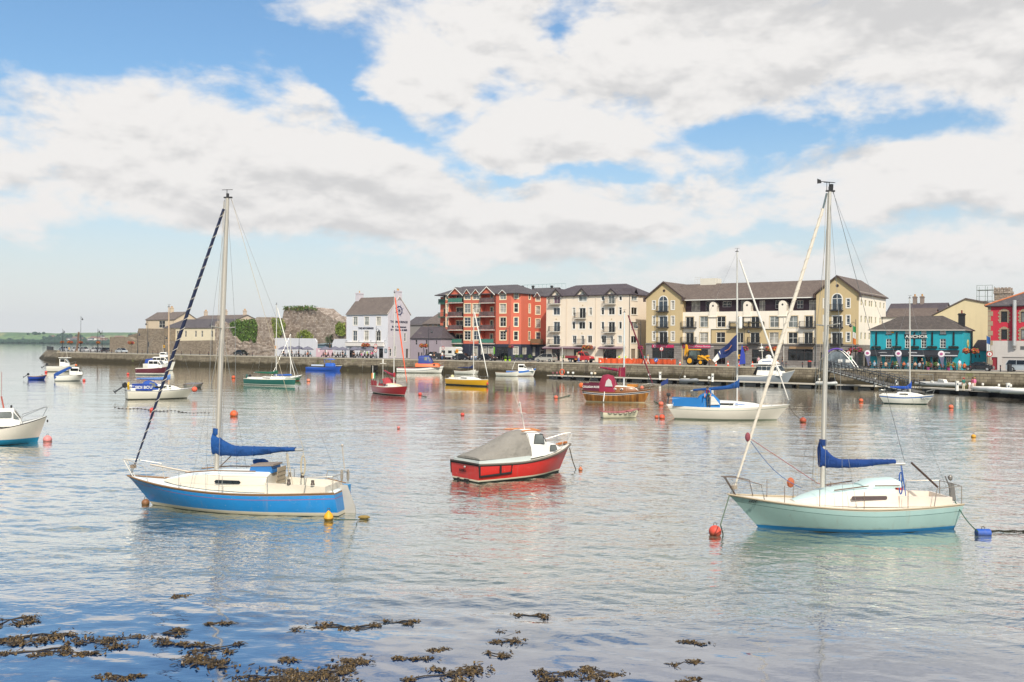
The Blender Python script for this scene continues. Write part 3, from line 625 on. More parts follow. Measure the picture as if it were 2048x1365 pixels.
# stone store behind, grey roofs behind
def back_house(name, label, pxl, pxr, t, py_e, py_r, D, wall, roof, hl=0, hr_=0, base=0.0, wins=(), side=None, ch=None):
    o = on_t(pxl, py_e, t); s0 = st(o)[0]; Wd = st(on_t(pxr, py_e, t))[0]-s0; ze = o.z-QZ
    zr = on_t((pxl+pxr)/2, py_r, t+D/2).z-QZ; e = thing(name, label, 'house', W(s0, t, QZ), -TH)
    pf = Pl((0, 0), (Wd, 0)); hs = []
    for r in wins:
        a = st(on_t(r[0], (r[1]+r[3])/2, t)); b = st(on_t(r[2], (r[1]+r[3])/2, t)); hs.append((a[0]-s0, b[0]-s0, on_t(r[0], r[3], t).z-QZ, on_t(r[0], r[1], t).z-QZ))
    wl = MB(); pf.panel(wl, 0, Wd, base, ze, hs); wl.add([(Wd, 0, base), (Wd, D, base), (Wd, D, ze), (Wd, 0, ze)], [(0, 1, 2, 3)], 1 if side else 0); wl.add([(0, 0, base), (0, D, base), (0, D, ze), (0, 0, ze)], [(3, 2, 1, 0)]); wl.add([(0, D, base), (Wd, D, base), (Wd, D, ze), (0, D, ze)], [(1, 0, 3, 2)])
    if hr_ == 0: wl.add([(Wd, 0, ze), (Wd, D, ze), (Wd, D/2, zr-.08)], [(0, 1, 2)], 1 if side else 0)
    if hl == 0: wl.add([(0, 0, ze), (0, D, ze), (0, D/2, zr-.08)], [(2, 1, 0)])
    wl.obj('wall', [wall, side or wall], e); rf = MB(); hip(rf, -.25, Wd+.25, -.25, D+.25, ze, zr, hl, hr_); rf.obj('roof', [roof, M('#6b635f')], e)
    for r in hs: win(e, pf, r, 'cross', OFFW, G_DARK)
    if ch:
        for f in ch: chimney(e, Wd*f, D/2, zr-.5, zr+1.5, .7, 1.1, wall, 2)
    return e
RUB = stone('rubble', '#a39484', '#7c6e60', .55, .30); RUB2 = stone('rubble_pale', '#b8aa9c', '#857568', .75, .42, '#6f6358', lichen='#94836f', depth=.08)
back_house('stone_house', 'rubble stone house with brown roof behind the low mauve house', 846, 884, 24, 648, 627, 9, RUB, SL_BR, 1.5, 0, wins=((854, 649, 857.5, 654), (864, 649, 867.5, 654), (874, 649, 877.5, 654)))
back_house('grey_house', 'grey slated terrace roof behind the lavender pub', 812, 852, 44, 650, 634, 9, M('#8b8683', .8), SL_GR, 0, 0)
# ---------------------------------------------------------------- red apartments
C4 = (860, 550, 6.824)
B = Bld('red_apartments', 'terracotta red apartment block with cream window surrounds and navy ground floor', 860+205/6.824, 13, C4)
RED = M('#cb6a53', .75, var=.08, sc=.6, kind='render'); YEL = CREAMT; e = B.e
xM = B.F(1106, 600)[0]; ze = B.F(650, 262)[1]; zg = B.F(650, 943)[1]; zr = B.F(700, 150, 6.0)[1]
ch = 1.9; xE = xM+ch*.72; Dw = 4.6; x0 = B.F(205, 600)[0]; xL0 = B.F(140, 600, 1.6)[0]
pf = Pl((0, 0), (xM, 0)); pc = Pl((xM, 0), (xE, ch)); ps = Pl((xE, ch), (xE, ch+Dw)); wl = MB()
rows = [(398, 520), (582, 705), (768, 888)]
xb = [B.F(c, 600)[0] for c in (262, 452, 690, 887)]          # balcony bays
cols = [(468, 555), (585, 680), (955, 1037)]
wn = [B.fr((c[0], r[0], c[1], r[1])) for r in rows for c in cols]; top = [B.fr((a, 222, b, 335)) for a, b in cols]; nar = [B.fr((220, a, 245, b)) for a, b in [(270, 338)]+rows]
zt = ze+.02
fl = [B.F(350, y)[1] for y in (380, 570, 752, 936)]; fl2 = [B.F(785, y)[1] for y in (382, 568, 750, 938)]
holes = wn+[(a, b, c, min(d, ze-.25)) for a, b, c, d in top]+nar
bayh = []
for (u0, u1), f in (((xb[0], xb[1]), fl), ((xb[2], xb[3]), fl2)):
    for k, z in enumerate(f): bayh.append((u0+.05, u1-.05, z, (f[k-1]-.25) if k else ze-.02))
shop = [B.fr(r) for r in ((590, 982, 650, 1112), (700, 982, 776, 1112), (795, 982, 866, 1112))]; ent = B.fr((905, 985, 1065, 1150)); ent = (ent[0], ent[1], .05, ent[3])
shopl = B.fr((270, 995, 430, 1100)); gh = shop+[ent, shopl]
pf.panel(wl, 0, xM, zg, ze, holes+bayh, 0, rev=.16); pf.panel(wl, 0, xM, 0, zg, gh, 1)
for h in bayh:      # loggias: back wall, floor, cheeks
    a, b, c, d = h; dp = 1.5
    wl.add([pf.p(a, c, dp), pf.p(b, c, dp), pf.p(b, d, dp), pf.p(a, d, dp)], [(0, 1, 2, 3)], 0)
    for q in ([(a, c, 0), (a, d, 0), (a, d, dp), (a, c, dp)], [(b, c, 0), (b, c, dp), (b, d, dp), (b, d, 0)], [(a, d, 0), (b, d, 0), (b, d, dp), (a, d, dp)], [(a, c, 0), (a, c, dp), (b, c, dp), (b, c, 0)]): wl.add([pf.p(*r) for r in q], [(0, 1, 2, 3)], 0)
Lc = pc.L; cz = [B.fr((468, a, 555, b))[2:] for a, b in [(262, 338)]+rows]
chh = [(Lc*.3, Lc*.72, z0, z1-.1) for z0, z1 in cz]; sdh = [(2.9, 3.6, z0, z1-.1) for z0, z1 in cz]
ag = B.fr((1130, 985, 1160, 1085)); cg = [(Lc*.25, Lc*.75, ag[2], ag[3])]; sg = [(.6, 2.2, ag[2], ag[3])]
pc.panel(wl, 0, Lc, zg, ze, chh); pc.panel(wl, 0, Lc, 0, zg, cg, 1); ps.panel(wl, 0, Dw, zg, ze, sdh); ps.panel(wl, 0, Dw, 0, zg, sg, 1)
# left recessed strip
pl_ = Pl((xL0, 1.6), (0, 1.6)); pl_.panel(wl, 0, pl_.L, 0, ze-.3); wl.add([(0, 0, 0), (0, 1.6, 0), (0, 1.6, ze), (0, 0, ze)], [(3, 2, 1, 0)])
# set-back wing on the right
yw = ch+Dw; xW1 = B.F(1590, 600, yw)[0]; pw = Pl((xE, yw), (xW1, yw)); zw = B.F(1420, 290, yw)[1]
wrow = [(427, 538), (605, 720), (785, 888)]
wh_ = [B.fr((c0, r0, c1, r1), yw, xE) for r0, r1 in wrow for c0, c1 in ((1305, 1366), (1443, 1503))]; wt = [B.fr((c0, 285, c1, 358), yw, xE) for c0, c1 in ((1308, 1366), (1445, 1503))]; wt = [(a, b, c, min(d, zw-.2)) for a, b, c, d in wt]
wgd = [B.fr((1365, 985, 1436, 1105), yw, xE), (lambda r: (r[0], r[1], .05, r[3]))(B.fr((1498, 985, 1560, 1100), yw, xE))]
zgw = B.F(1400, 945, yw)[1]
pw.panel(wl, 0, pw.L, zgw, zw, wh_+wt); pw.panel(wl, 0, pw.L, 0, zgw, wgd, 1)
D2 = 13; wl.add([(0, D2, 0), (xE, D2, 0), (xE, D2, ze), (0, D2, ze)], [(1, 0, 3, 2)]); wl.add([(0, 1.6, 0), (0, D2, 0), (0, D2, ze), (0, 1.6, ze)], [(3, 2, 1, 0)])
rf = MB(); tr = MB()
hip(rf, xL0-.2, xE+.35, -.35, D2, ze, zr, 3.2, 4.6); hip(rf, xE-3, xW1+.6, yw-.3, yw+9, zw, B.F(1420, 182, yw+4)[1], 0, 0)
for cx0, cx1, py in ((262, 452, 176), (690, 887, 160)): gablet(rf, tr, wl, B.F(cx0, 300)[0], B.F(cx1, 300)[0], -.15, 5, ze-.02, B.F((cx0+cx1)/2, py)[1], .25)
for cx0, cx1, py in ((460, 562, 196), (577, 688, 196), (948, 1045, 206)): gablet(rf, tr, wl, B.F(cx0, 300)[0], B.F(cx1, 300)[0], -.02, 4, ze-.03, B.F((cx0+cx1)/2, py)[1], .12, tw=.14)
for cx0, cx1, py in ((1300, 1372, 238), (1437, 1510, 236)): gablet(rf, tr, wl, B.F(cx0, 300, yw)[0], B.F(cx1, 300, yw)[0], yw-.02, yw+3, zw-.03, B.F((cx0+cx1)/2, py, yw)[1], .12, tw=.14)
wl.obj('wall', [RED, NAVY], e); rf.obj('roof', [SL_GR, M('#3c383b')], e); tr.obj('barge_board', WHITE, e)
for r in wn: win(e, pf, r, 'six' if wr.random() < .5 else 'cross', WHITE, None, YEL, .17)
for (a, b, c, d) in top: win(e, pf, (a, b, c, min(d, ze-.25)), 'cross', WHITE, G_PALE, YEL, .15)
for r in nar: win(e, pf, r, 'sash', WHITE, None, YEL, .14)
for r in chh: win(e, pc, r, 'sash', WHITE, None, YEL, .13)
for r in sdh: win(e, ps, r, 'sash', WHITE, None, YEL, .13)
for r in wh_+wt: win(e, pw, r, 'sash', WHITE, None, YEL, .15)
for r in shop+cg: win(e, pf if r in shop else pc, r, 'top', OFFW, G_CURT, M('#c9c6bf'), .08)
for r in sg: win(e, ps, r, 'top', OFFW, G_CURT)
win(e, pf, ent, 'shop', DARK, G_DARK, name='entrance', fw=.12); win(e, pf, shopl, 'shop', OFFW, G_DARK, name='shop_window')
for i, r in enumerate(wgd): win(e, pw, r, 'top', OFFW, G_CURT if i == 0 else G_DARK, name='window' if i == 0 else 'door')
for (u0, u1), f, off in (((xb[0], xb[1]), fl, 0), ((xb[2], xb[3]), fl2, 1)):
    pb = Pl((0, 1.5), (xM, 1.5))
    for k, z in enumerate(f):
        gm = M('#3f7a68', .25) if (k in (0, 3) and not off) or (off and k == 3) else glass('#6d5250', .2)
        balcony(e, pf, u0-.05, u1+.05, z, .55, 1.05, GALV, M('#c9c4bb'), gm, sp=.9)
        w = u1-u0; zt_ = min(z+2.15, ((f[k-1]-.3) if k else ze-.1))
        pr = [(u0+w*.22, u0+w*.74, z+.02, zt_)] if not off else [(u0+w*.4, u0+w*.6, z+.8, zt_), (u0+w*.78, u0+w*.98, z+.02, zt_)]
        for r in pr: win(e, pb, r, 'french' if not off else 'plain', CREAMT, G_DARK, YEL, .12, d=-.06, name='balcony_door')
for k, y in enumerate((395, 575, 755, 925)):   # left strip balconies
    z = B.F(170, y, 1.6)[1]; balcony(e, pl_, .05, pl_.L-.05, z, .9, 1.05, M('#24554a'), M('#2c6656'), M('#2a5f52', .3) if k != 1 else None, sp=.2)
    win(e, pl_, (pl_.L*.35, pl_.L*.8, z+.1, z+2.0), 'plain', CREAMT, G_DARK, d=-.05, name='balcony_door')
mb = MB(); pw.box(mb, .2, pw.L-.1, zgw+.1, zgw+1.15, -1.2, -1.12); pw.box(mb, .2, pw.L-.1, zgw-.1, zgw, -1.2, 0); mb.obj('terrace_screen', M('#7c6146', .8, var=.3, sc=6), e)
for k in (205, 455, 687, 893):
    x = B.F(k, 600)[0]; MB().tube([(x+.05, -.08, .1), (x+.05, -.08, ze-.1)], .06, 6).obj('downpipe', DARK, e)
for (r, c) in ((B.fr((270, 958, 342, 982)), '#8a8f3c'), (B.fr((345, 958, 432, 982)), '#2f7a5f'), (B.fr((870, 985, 888, 1080)), '#6cae2e')):
    mb = MB(); pf.box(mb, r[0], r[1], r[2], r[3], -.08, -.002); mb.obj('shop_sign', M(c, .5), e)
r = B.fr((1310, 985, 1326, 1080), yw, xE); mb = MB(); pw.box(mb, r[0], r[1], r[2], r[3], -.06, -.002); mb.obj('shop_sign', M('#6cae2e', .5), e)
# roof vents and rail on the wing
for cx in (1255, 1400, 1655): x = B.F(cx, 165, yw+4)[0]; z = B.F(cx, 182, yw+4)[1]; MB().lathe([(.28, z-.3), (.28, z+.35), (.4, z+.4), (.4, z+.5), (.1, z+.62)], 10, (x, yw+4.2, 0)).obj('roof_vent', DARK, e)
mb = MB(); z = B.F(1420, 180, yw+4)[1]
for i in range(12): x = B.F(1260, 170, yw+4)[0]+i*1.05; mb.tube([(x, yw+4.6, z-.2), (x, yw+4.6, z+.8)], .02, 4)
mb.tube([(B.F(1260, 170, yw+4)[0], yw+4.6, z+.8), (B.F(1260, 170, yw+4)[0]+11.5, yw+4.6, z+.8)], .025, 4); mb.obj('roof_rail', M('#4f8f8c'), e)
# ---------------------------------------------------------------- cream apartments
C5 = (1070, 550, 6.824)
B = Bld('cream_apartments', 'cream rendered four-storey apartment block with white trim and dark slate roof', 1070+150/6.824, 15, C5); e = B.e
CRM = M('#eadac6', .8, var=.06, sc=.6, kind='render'); xE = B.F(1297, 600)[0]; ze = B.F(720, 278)[1]; zg = B.F(720, 972)[1]; D = B.G(1515, 600, xE)[0]; D2 = 12
zr = B.F(780, 137, D2/2)[1]; pf = Pl((0, 0), (xE, 0)); ps = Pl((xE, 0), (xE, D2)); wl = MB(); rf = MB(); tr = MB()
wins = [(250, 450, 340, 548, 'french'), (512, 450, 550, 550, 'top'), (738, 450, 778, 550, 'top'), (905, 450, 943, 545, 'top'), (1005, 450, 1087, 545, 'french'), (1147, 445, 1183, 545, 'top'),
        (510, 645, 548, 740, 'plain'), (600, 645, 685, 740, 'french'), (738, 645, 776, 740, 'plain'), (905, 643, 943, 740, 'plain'), (1147, 643, 1183, 740, 'plain'),
        (512, 832, 565, 930, 'french'), (720, 832, 778, 930, 'french'), (907, 832, 970, 930, 'french'), (1133, 832, 1183, 930, 'french'), (905, 290, 945, 350, 'plain'), (1148, 290, 1185, 350, 'plain')]
doors = [(605, 452, 690, 595), (255, 643, 340, 780), (1003, 643, 1090, 788), (250, 832, 338, 955), (630, 832, 668, 955), (1030, 840, 1065, 955)]
bals = [(205, 350, 783), (200, 348, 957), (555, 702, 600), (950, 1105, 793), (565, 690, 957), (965, 1090, 960)]
gab = [(205, 375, 195), (550, 730, 185), (955, 1130, 190)]; gw = [(258, 262, 342, 395), (597, 240, 705, 360), (1003, 258, 1085, 395)]
hw = [B.fr(r[:4]) for r in wins]; hd = [B.fr(r) for r in doors]; hgw = [B.fr(r) for r in gw]; hgw = [(a, b, c, ze-.12) for a, b, c, d in hgw]
gs = [(lambda r: (r[0], r[1], .06, r[3]))(B.fr(r)) for r in ((230, 1012, 340, 1150), (530, 1015, 640, 1120), (930, 1015, 1110, 1140))]
pf.panel(wl, 0, xE, 0, ze, hw+hd+hgw+gs)
sz = [B.fr((1000, a, 1080, b))[2:] for a, b in ((290, 350), (447, 543), (643, 738), (835, 930))]
sh_ = [(.5, 3.0, z0, min(z1, ze-.2)) for z0, z1 in sz]; sgr = [(.6, 2.4, .06, zg-.5), (4, 5.4, .06, zg-.5)]
ps.panel(wl, 0, D2, 0, ze, sh_+sgr); wl.add([(0, D2, 0), (xE, D2, 0), (xE, D2, ze), (0, D2, ze)], [(1, 0, 3, 2)]); wl.add([(0, 0, 0), (0, D2, 0), (0, D2, ze), (0, 0, ze)], [(3, 2, 1, 0)])
hip(rf, -.6, xE+.35, -.35, D2+.3, ze, zr, 4.4, 4.6)
for a, b, p in gab: gablet(rf, tr, wl, B.F(a, 300)[0], B.F(b, 300)[0], -.02, 5.5, ze-.04, B.F((a+b)/2, p)[1], .18, tw=.22)
k = MB(); gablet(k, MB(), MB(), .9, 2.9, .02, 3, ze-.05, ze+1.2, .15); rf.add([(xE+.05-y, x, z) for x, y, z in k.v], k.f, k.m)
wl.obj('wall', [CRM], e); rf.obj('roof', [SL_PU, M('#3b3236')], e); tr.obj('barge_board', M('#3b3236', .6), e)
for r, w_ in zip(hw, wins): win(e, pf, r, w_[4], WHITE, None, WHITE, .14)
for r in hd: win(e, pf, r, 'french', WHITE, G_DARK if wr.random() < .6 else G_BLUE, WHITE, .12, name='balcony_door')
for r, w_ in zip(hgw, gw):
    win(e, pf, r, 'french', WHITE, [glass('#7d5a70'), G_PALE, G_PALE][gw.index(w_)], WHITE, .12)
    u0, u1, c, d = r; zt = B.F((w_[0]+w_[2])/2, w_[1]-22)[1]; MB().prism([pf.p(u0+.1, ze-.02, -.05), pf.p(u1-.1, ze-.02, -.05), pf.p((u0+u1)/2, zt-.15, -.05)], (0, .04, 0)).obj('fanlight', G_PALE, e)
for a, b, y in bals+[(205, 352, 405), (955, 1107, 405)]:
    z = B.F((a+b)/2, y)[1]+.14; balcony(e, pf, B.F(a, y)[0], B.F(b, y)[0], z, .8, 1.1, DARK, M('#cfc8bc'))
for r in sh_: win(e, ps, r, 'french', OFFW, None, WHITE, .1, sill=WHITE)
for r in sgr: win(e, ps, r, 'plain', M('#6b5d52'), M('#8a7a69'), name='door')
for r in gs: win(e, pf, r, 'shop', M('#4a2530'), G_DARK, name='shop_window')
mb = MB()
for a, b in ((135, 375), (385, 830), (890, 1232)): r = B.fr((a, 976, b, 1000)); mb.prism([pf.p(r[0], r[3], 0), pf.p(r[0], r[2]+.05, -1.1), pf.p(r[0], r[2]-.12, -1.1), pf.p(r[0], r[3]-.3, 0)], tuple(Vector(pf.p(r[1], 0, 0))-Vector(pf.p(r[0], 0, 0))))
mb.obj('canopy', M('#8a7a80', .7), e)
mb = MB()
for a, b in ((135, 375), (385, 830), (890, 1232)): r = B.fr((a, 990, b, 1005)); pf.box(mb, r[0], r[1], r[2]-.12, r[2]+.02, -1.14, -1.105)
mb.obj('canopy_trim', M('#56223a', .6), e)
for k in (430, 830, 1292): x = B.F(k, 600)[0]; MB().tube([(x, -.07, .1), (x, -.07, ze-.1)], .05, 6).obj('downpipe', M('#d9c9b5') if k < 1290 else DARK, e)
for cx, cy in ((290, 605), (652, 418), (640, 797), (1045, 607)): x, z = B.F(cx, cy); MB().ball((x, -.02, z), (.16, .05, .16), 8, 5).obj('wall_medallion', M('#c4ad83'), e)
# ---------------------------------------------------------------- ochre and white apartments
C6 = (1270, 540, 6.204); C7 = (1500, 540, 5.687)
B = Bld('ochre_apartments', 'long ochre and white apartment block with twin gables over grey shopfronts', 1270+135/6.204, 15, C6); e = B.e
def c7(r): # crop7 coordinates expressed in crop6 ones
    f = lambda x, y: ((1500+x/5.687-1270)*6.204, (540+y/5.687-540)*6.204)
    a, b = f(r[0], r[1]), f(r[2], r[3]); return (*a, *b)
OCH = M('#c6b086', .8, var=.06, sc=.6, kind='render'); OWH = M('#f0e6d6', .8, var=.06, sc=.6, kind='render'); GRY = stone('grey_cladding', '#8d8680', '#7d7670', 1.4, .42, '#6d6762', depth=.01); PUR = M('#3a2833', .7, var=.12)
x1 = B.F(583, 600)[0]; x2 = B.F(c7((752, 0, 0, 0))[0], 600)[0]; x3 = B.F(c7((1236, 0, 0, 0))[0], 600)[0]; xs7 = lambda x: c7((x, 0, 0, 0))[0]
zg = B.F(355, 915)[1]; zeL = B.F(150, 352)[1]; zpL = B.F(355, 155)[1]; zt = B.F(900, 522, .4)[1]; zm = B.F(900, 368, .4)[1]
ym = .4; pL = Pl((0, 0), (x1, 0)); pM = Pl((x1, ym), (x2, ym)); pR = Pl((x2, 0), (x3, 0)); D = 18
pS = Pl((x3, 0), (x3, D)); wl = MB()
sm = [(218, y0, 252, y1) for y0, y1 in ((388, 490), (578, 684), (770, 878))]+[(450, y0, 488, y1) for y0, y1 in ((388, 490), (578, 684), (770, 878))]
drL = [(300, 578, 402, 716), (300, 770, 402, 908)]
sgL = [(213, 975, 483, 1098)]
hL = [B.fr(r) for r in sm]; hdL = [B.fr(r) for r in drL]; hgL = [B.fr(r) for r in sgL]
def gable_top(x0, x1, zl, zp, m):
    wl.add([(x0, 0, zl), (x1, 0, zl), ((x0+x1)/2, 0, zp)], [(0, 1, 2)], m)
pL.panel(wl, 0, x1, zg, zeL, hL+hdL, 0); pL.panel(wl, 0, x1, 0, zg, hgL, 2); gable_top(0, x1, zeL, zpL, 0)
f_ = lambda r: B.fr(r, ym, x1)
purd = [f_(r) for r in ((665, 388, 772, 515), (843, 388, 945, 515), (1280, 380, 1390, 515), (1512, 378, 1582, 515), c7((645, 340, 748, 468)))]; purw = [f_(r) for r in ((1053, 388, 1162, 460), c7((258, 345, 362, 440)), c7((505, 345, 578, 435)))]
mw2 = [f_(r) for r in ((805, 578, 905, 712), (1018, 578, 1122, 712), c7((225, 528, 328, 655)), c7((435, 525, 543, 655)), (805, 778, 905, 905), (1010, 775, 1118, 905), c7((218, 712, 325, 840)), c7((435, 712, 540, 840)))]
md = [f_(r) for r in ((630, 585, 728, 718), (1262, 582, 1350, 716), (1440, 580, 1545, 716), c7((625, 525, 715, 658)), (630, 780, 728, 908), (1262, 780, 1345, 908), (1430, 778, 1545, 910), c7((615, 712, 715, 842)))]
mg_ = [f_(r) for r in ((725, 985, 905, 1100), c7((430, 905, 715, 1035)))]; me_ = [(lambda r: (r[0], r[1], .06, r[3]))(f_(r)) for r in ((980, 985, 1120, 1150), (1270, 990, 1340, 1150), c7((20, 905, 300, 1060)))]
s0_ = f_((948, 745, 1180, 760)); s1_ = f_((1180, 660, 1605, 700)); sx3 = f_(c7((160, 600, 380, 690)))
ox0, ox1, ox2, ox3 = s0_[0], s1_[0], sx3[0], sx3[1]; oz0, oz1 = s0_[3], s1_[3]
def mfun(u, z):
    if z < zg: return 2
    if ox0 < u < ox3 and z < oz0 or ox1 < u < ox2 and z < oz1: return 0
    return 1
pM.panel(wl, 0, pM.L, 0, zt, mw2+md+mg_+me_, cuts=((ox0, ox1, ox2, ox3), (zg, oz0, oz1)), mf=mfun)
pP = Pl((x1, ym+1.3), (x2, ym+1.3)); f2 = lambda r: r
pP.panel(wl, 0, pM.L, zt, zm, purd+purw, 3); wl.add([(x1, ym, zt), (x2, ym, zt), (x2, ym+1.3, zt), (x1, ym+1.3, zt)], [(0, 1, 2, 3)], 1)
hR = [B.fr(c7(r), 0, x2) for r in ((1097, 330, 1136, 430), (1097, 520, 1136, 622), (1097, 715, 1136, 815), (837, 330, 874, 430), (837, 520, 874, 622), (837, 715, 874, 815))]; hdR = [B.fr(c7(r), 0, x2) for r in ((938, 525, 1045, 660), (930, 715, 1045, 848))]
hgR = [B.fr(c7(r), 0, x2) for r in ((985, 915, 1150, 1045), (800, 940, 900, 1045))]
pR.panel(wl, 0, pR.L, zg, zeL, hR+hdR, 0); pR.panel(wl, 0, pR.L, 0, zg, hgR, 2); gable_top(x2, x3, zeL, zpL, 0)
zS = [B.gr(c7((1258, a, 1275, b)), x3)[2:] for a, b in ((338, 405), (522, 598), (714, 790))]
cS = [B.gr(c7((a, 530, b, 600)), x3)[:2] for a, b in ((1258, 1275), (1303, 1322), (1350, 1368), (1374, 1392), (1422, 1438), (1473, 1489), (1515, 1530))]
hS = [(a, b, z0, z1) for a, b in cS for z0, z1 in zS]; gS = [(3, 5, .06, 2.4)]
pS.panel(wl, 0, D, zg, zeL+.3, hS, 1); pS.panel(wl, 0, D, 0, zg, gS, 2)
wl.add([(0, D, 0), (x3, D, 0), (x3, D, zeL), (0, D, zeL)], [(1, 0, 3, 2)], 1); wl.add([(0, 0, 0), (0, D, 0), (0, D, zeL), (0, 0, zeL)], [(3, 2, 1, 0)], 0)
wl.add([(x1, 0, 0), (x1, ym+1.3, 0), (x1, ym+1.3, zeL), (x1, 0, zeL)], [(0, 1, 2, 3)], 0); wl.add([(x2, 0, 0), (x2, ym+1.3, 0), (x2, ym+1.3, zeL), (x2, 0, zeL)], [(3, 2, 1, 0)], 0)
wl.obj('wall', [OCH, OWH, GRY, PUR], e)
rf = MB(); zrM = B.F(900, 172, 5.5)[1]
hip(rf, x1-3, x2+3, ym-.25, ym+11.5, zm+.05, zrM, 0, 0)
hip_y(rf, -.4, x1+.4, -.35, 11, zeL-.05, zpL+.15, 0, 0); hip_y(rf, x2-.4, x3+.4, -.35, D+.4, zeL-.05, zpL+.15, 0, 3.5)
rf.obj('roof', [SL_LB, M('#4a3d38')], e)
tr = MB()
for a, b in ((0, x1), (x2, x3)):
    m_ = (a+b)/2; sl = (zpL-zeL)/(m_-a)
    for q, s_ in ((a-.45, 1), (b+.45, -1)): tr.prism([(q, -.42, zeL-.05-.05*sl-.25), (m_, -.42, zpL-.12), (m_, -.42, zpL+.2), (q, -.42, zeL-.05-.05*sl+.1)], (0, .06, 0)); tr.box(q-.05 if s_ > 0 else q-.35, q+.35 if s_ > 0 else q+.05, -.42, 0, zeL-.75, zeL-.1)
tr.obj('barge_board', M('#4a3a36', .7), e)
mb = MB(); mb.box(x1+.5, x2-.45, ym-.34, ym-.24, zm-.16, zm+.02); mb.obj('gutter', WHITE, e)
mb = MB()
pM.box(mb, ox0, ox1, oz0, oz0+.14, -.07, -.002); pM.box(mb, ox1-.07, ox1+.07, oz0+.14, oz1+.14, -.07, -.002); pM.box(mb, ox1+.07, ox2-.07, oz1, oz1+.14, -.06, -.002); pM.box(mb, ox2-.07, ox2+.07, oz0+.14, oz1+.14, -.07, -.002); pM.box(mb, ox2, ox3, oz0, oz0+.14, -.06, -.002)
pM.box(mb, ox0-.07, ox0, zg, oz0+.14, -.06, -.002); pM.box(mb, ox3, ox3+.07, zg, oz0+.14, -.06, -.002)
mb.obj('string_course', M('#4b4a38', .7), e)
mb = MB(); mb.box(-.05, x1+.02, -.14, -.002, zg-.2, zg+.1); mb.box(x2-.02, x3+.05, -.14, -.002, zg-.2, zg+.1); mb.box(x1+.03, x2-.03, ym-.14, ym-.002, zg-.2, zg+.1); mb.obj('ledge', M('#77716c', .8), e)
for r in hL: win(e, pL, r, 'slot', WHITE, G_CURT, WHITE, .14)
for r in hR: win(e, pR, r, 'slot', WHITE, G_BLUE, WHITE, .14)
for r in hdL: win(e, pL, r, 'french', WHITE, None, WHITE, .14, name='balcony_door')
for r in hdR: win(e, pR, r, 'french', WHITE, None, WHITE, .14, name='balcony_door')
arch_win(e, pL, B.fr((300, 330, 404, 522))); arch_win(e, pR, B.fr(c7((938, 275, 1045, 466)), 0, x2))
for y in (522, 716, 908): z = B.F(350, y)[1]+.1; balcony(e, pL, B.F(281, y)[0], B.F(420, y)[0], z, .75, 1.05)
for y in (466, 660, 848): r = B.fr(c7((918, y-80, 1062, y)), 0, x2); balcony(e, pR, r[0], r[1], r[2]+.1, .75, 1.05)
for r in purd: win(e, pP, r, 'french', WHITE, None, name='balcony_door')
for r in purw: win(e, pP, r, 'cross', WHITE, None)
OT = M('#cdb894', .7)
for r in mw2: win(e, pM, r, 'cross', WHITE, None, OT, .12)
for r in md: win(e, pM, r, 'french', WHITE, G_DARK, OT, .12, name='balcony_door')
for a, b, y in ((585, 766, 720), (585, 766, 910), (1180, 1420, 718), (1426, 1600, 718), (1408, 1556, 915)): r = f_((a, y-70, b, y)); balcony(e, pM, r[0], r[1], r[2]+.1, .7, 1.1)
for a, b, y in ((570, 745, 660), (566, 742, 846)): r = f_(c7((a, y-70, b, y))); balcony(e, pM, r[0], r[1], r[2]+.1, .7, 1.1)
tr = MB()   # terrace rail
pM.box(tr, .1, pM.L-.1, zt+1.0, zt+1.05, .02, .07)
for i in range(int(pM.L/.16)): pM.box(tr, .1+i*.16, .12+i*.16, zt, zt+1.0, .03, .05)
tr.obj('terrace_railing', M('#3a2833', .6), e)
for cx in (970, 1392, c7((372, 0, 0, 0))[0], c7((-690+372+0, 0, 0, 0))[0]+0 if False else 0):
    if not cx: continue
    u = B.F(cx, 480, ym)[0]-x1; mb = MB(); N = 8
    pts = [(u-.75, zt-.9), (u+.75, zt-.9), (u+.75, zt+1.15)]+[(u+.75*math.cos(math.pi*i/N), zt+1.15+.75*math.sin(math.pi*i/N)) for i in range(1, N)]+[(u-.75, zt+1.15)]
    mb.prism([pM.p(*q, -.12) for q in pts], (0, 1.35, 0)); pM.box(mb, u-.95, u+.95, zt-1.05, zt-.9, -.2, -.002); o = mb.obj('parapet_pier', OWH, e)
    mb = MB(); mb.ball(pM.p(u, zt+1.15, -.12), (.2, .03, .2), 10, 5); mb.obj('roundel', DARK, o)
for (bb, (a, b)) in ((pL, (0, x1)), (pR, (x2, x3))): MB().ball(((a+b)/2, -.02, zpL-1.9+.2), (.28, .04, .28), 12, 6).obj('roundel', M('#3b2c2a'), e)
for r in hgL: win(e, pL, r, 'shop', M('#3c3230'), G_DARK, name='shop_window')
for r in mg_+me_: win(e, pM, r, 'shop', M('#3c3230'), G_DARK, name='shop_window')
for r in hgR: win(e, pR, r, 'shop', M('#3c3230'), G_DARK, name='shop_window')
for r in hS: win(e, pS, r, 'sash', M('#cfc39b'), G_PALE)
for r in gS: win(e, pS, r, 'plain', DARK, G_DARK, name='door')
PINK = M('#c02d5e', .5, var=.05); LET = M('#f0dfe4', .5)
r = B.fr((213, 930, 483, 966)); mb = MB(); pL.box(mb, r[0], r[1], r[2], r[3], -.12, -.002); o = mb.obj('shop_sign', PINK, e)
text('sign_lettering', '明 城 大 酒 楼', .62, LET, o, ((r[0]+r[1])/2+.3, -.135, (r[2]+r[3])/2), FRONT, ext=.006, cjk=True, bold=.012); mb = MB(); N = 10; c_ = (r[0]+.65, (r[2]+r[3])/2)
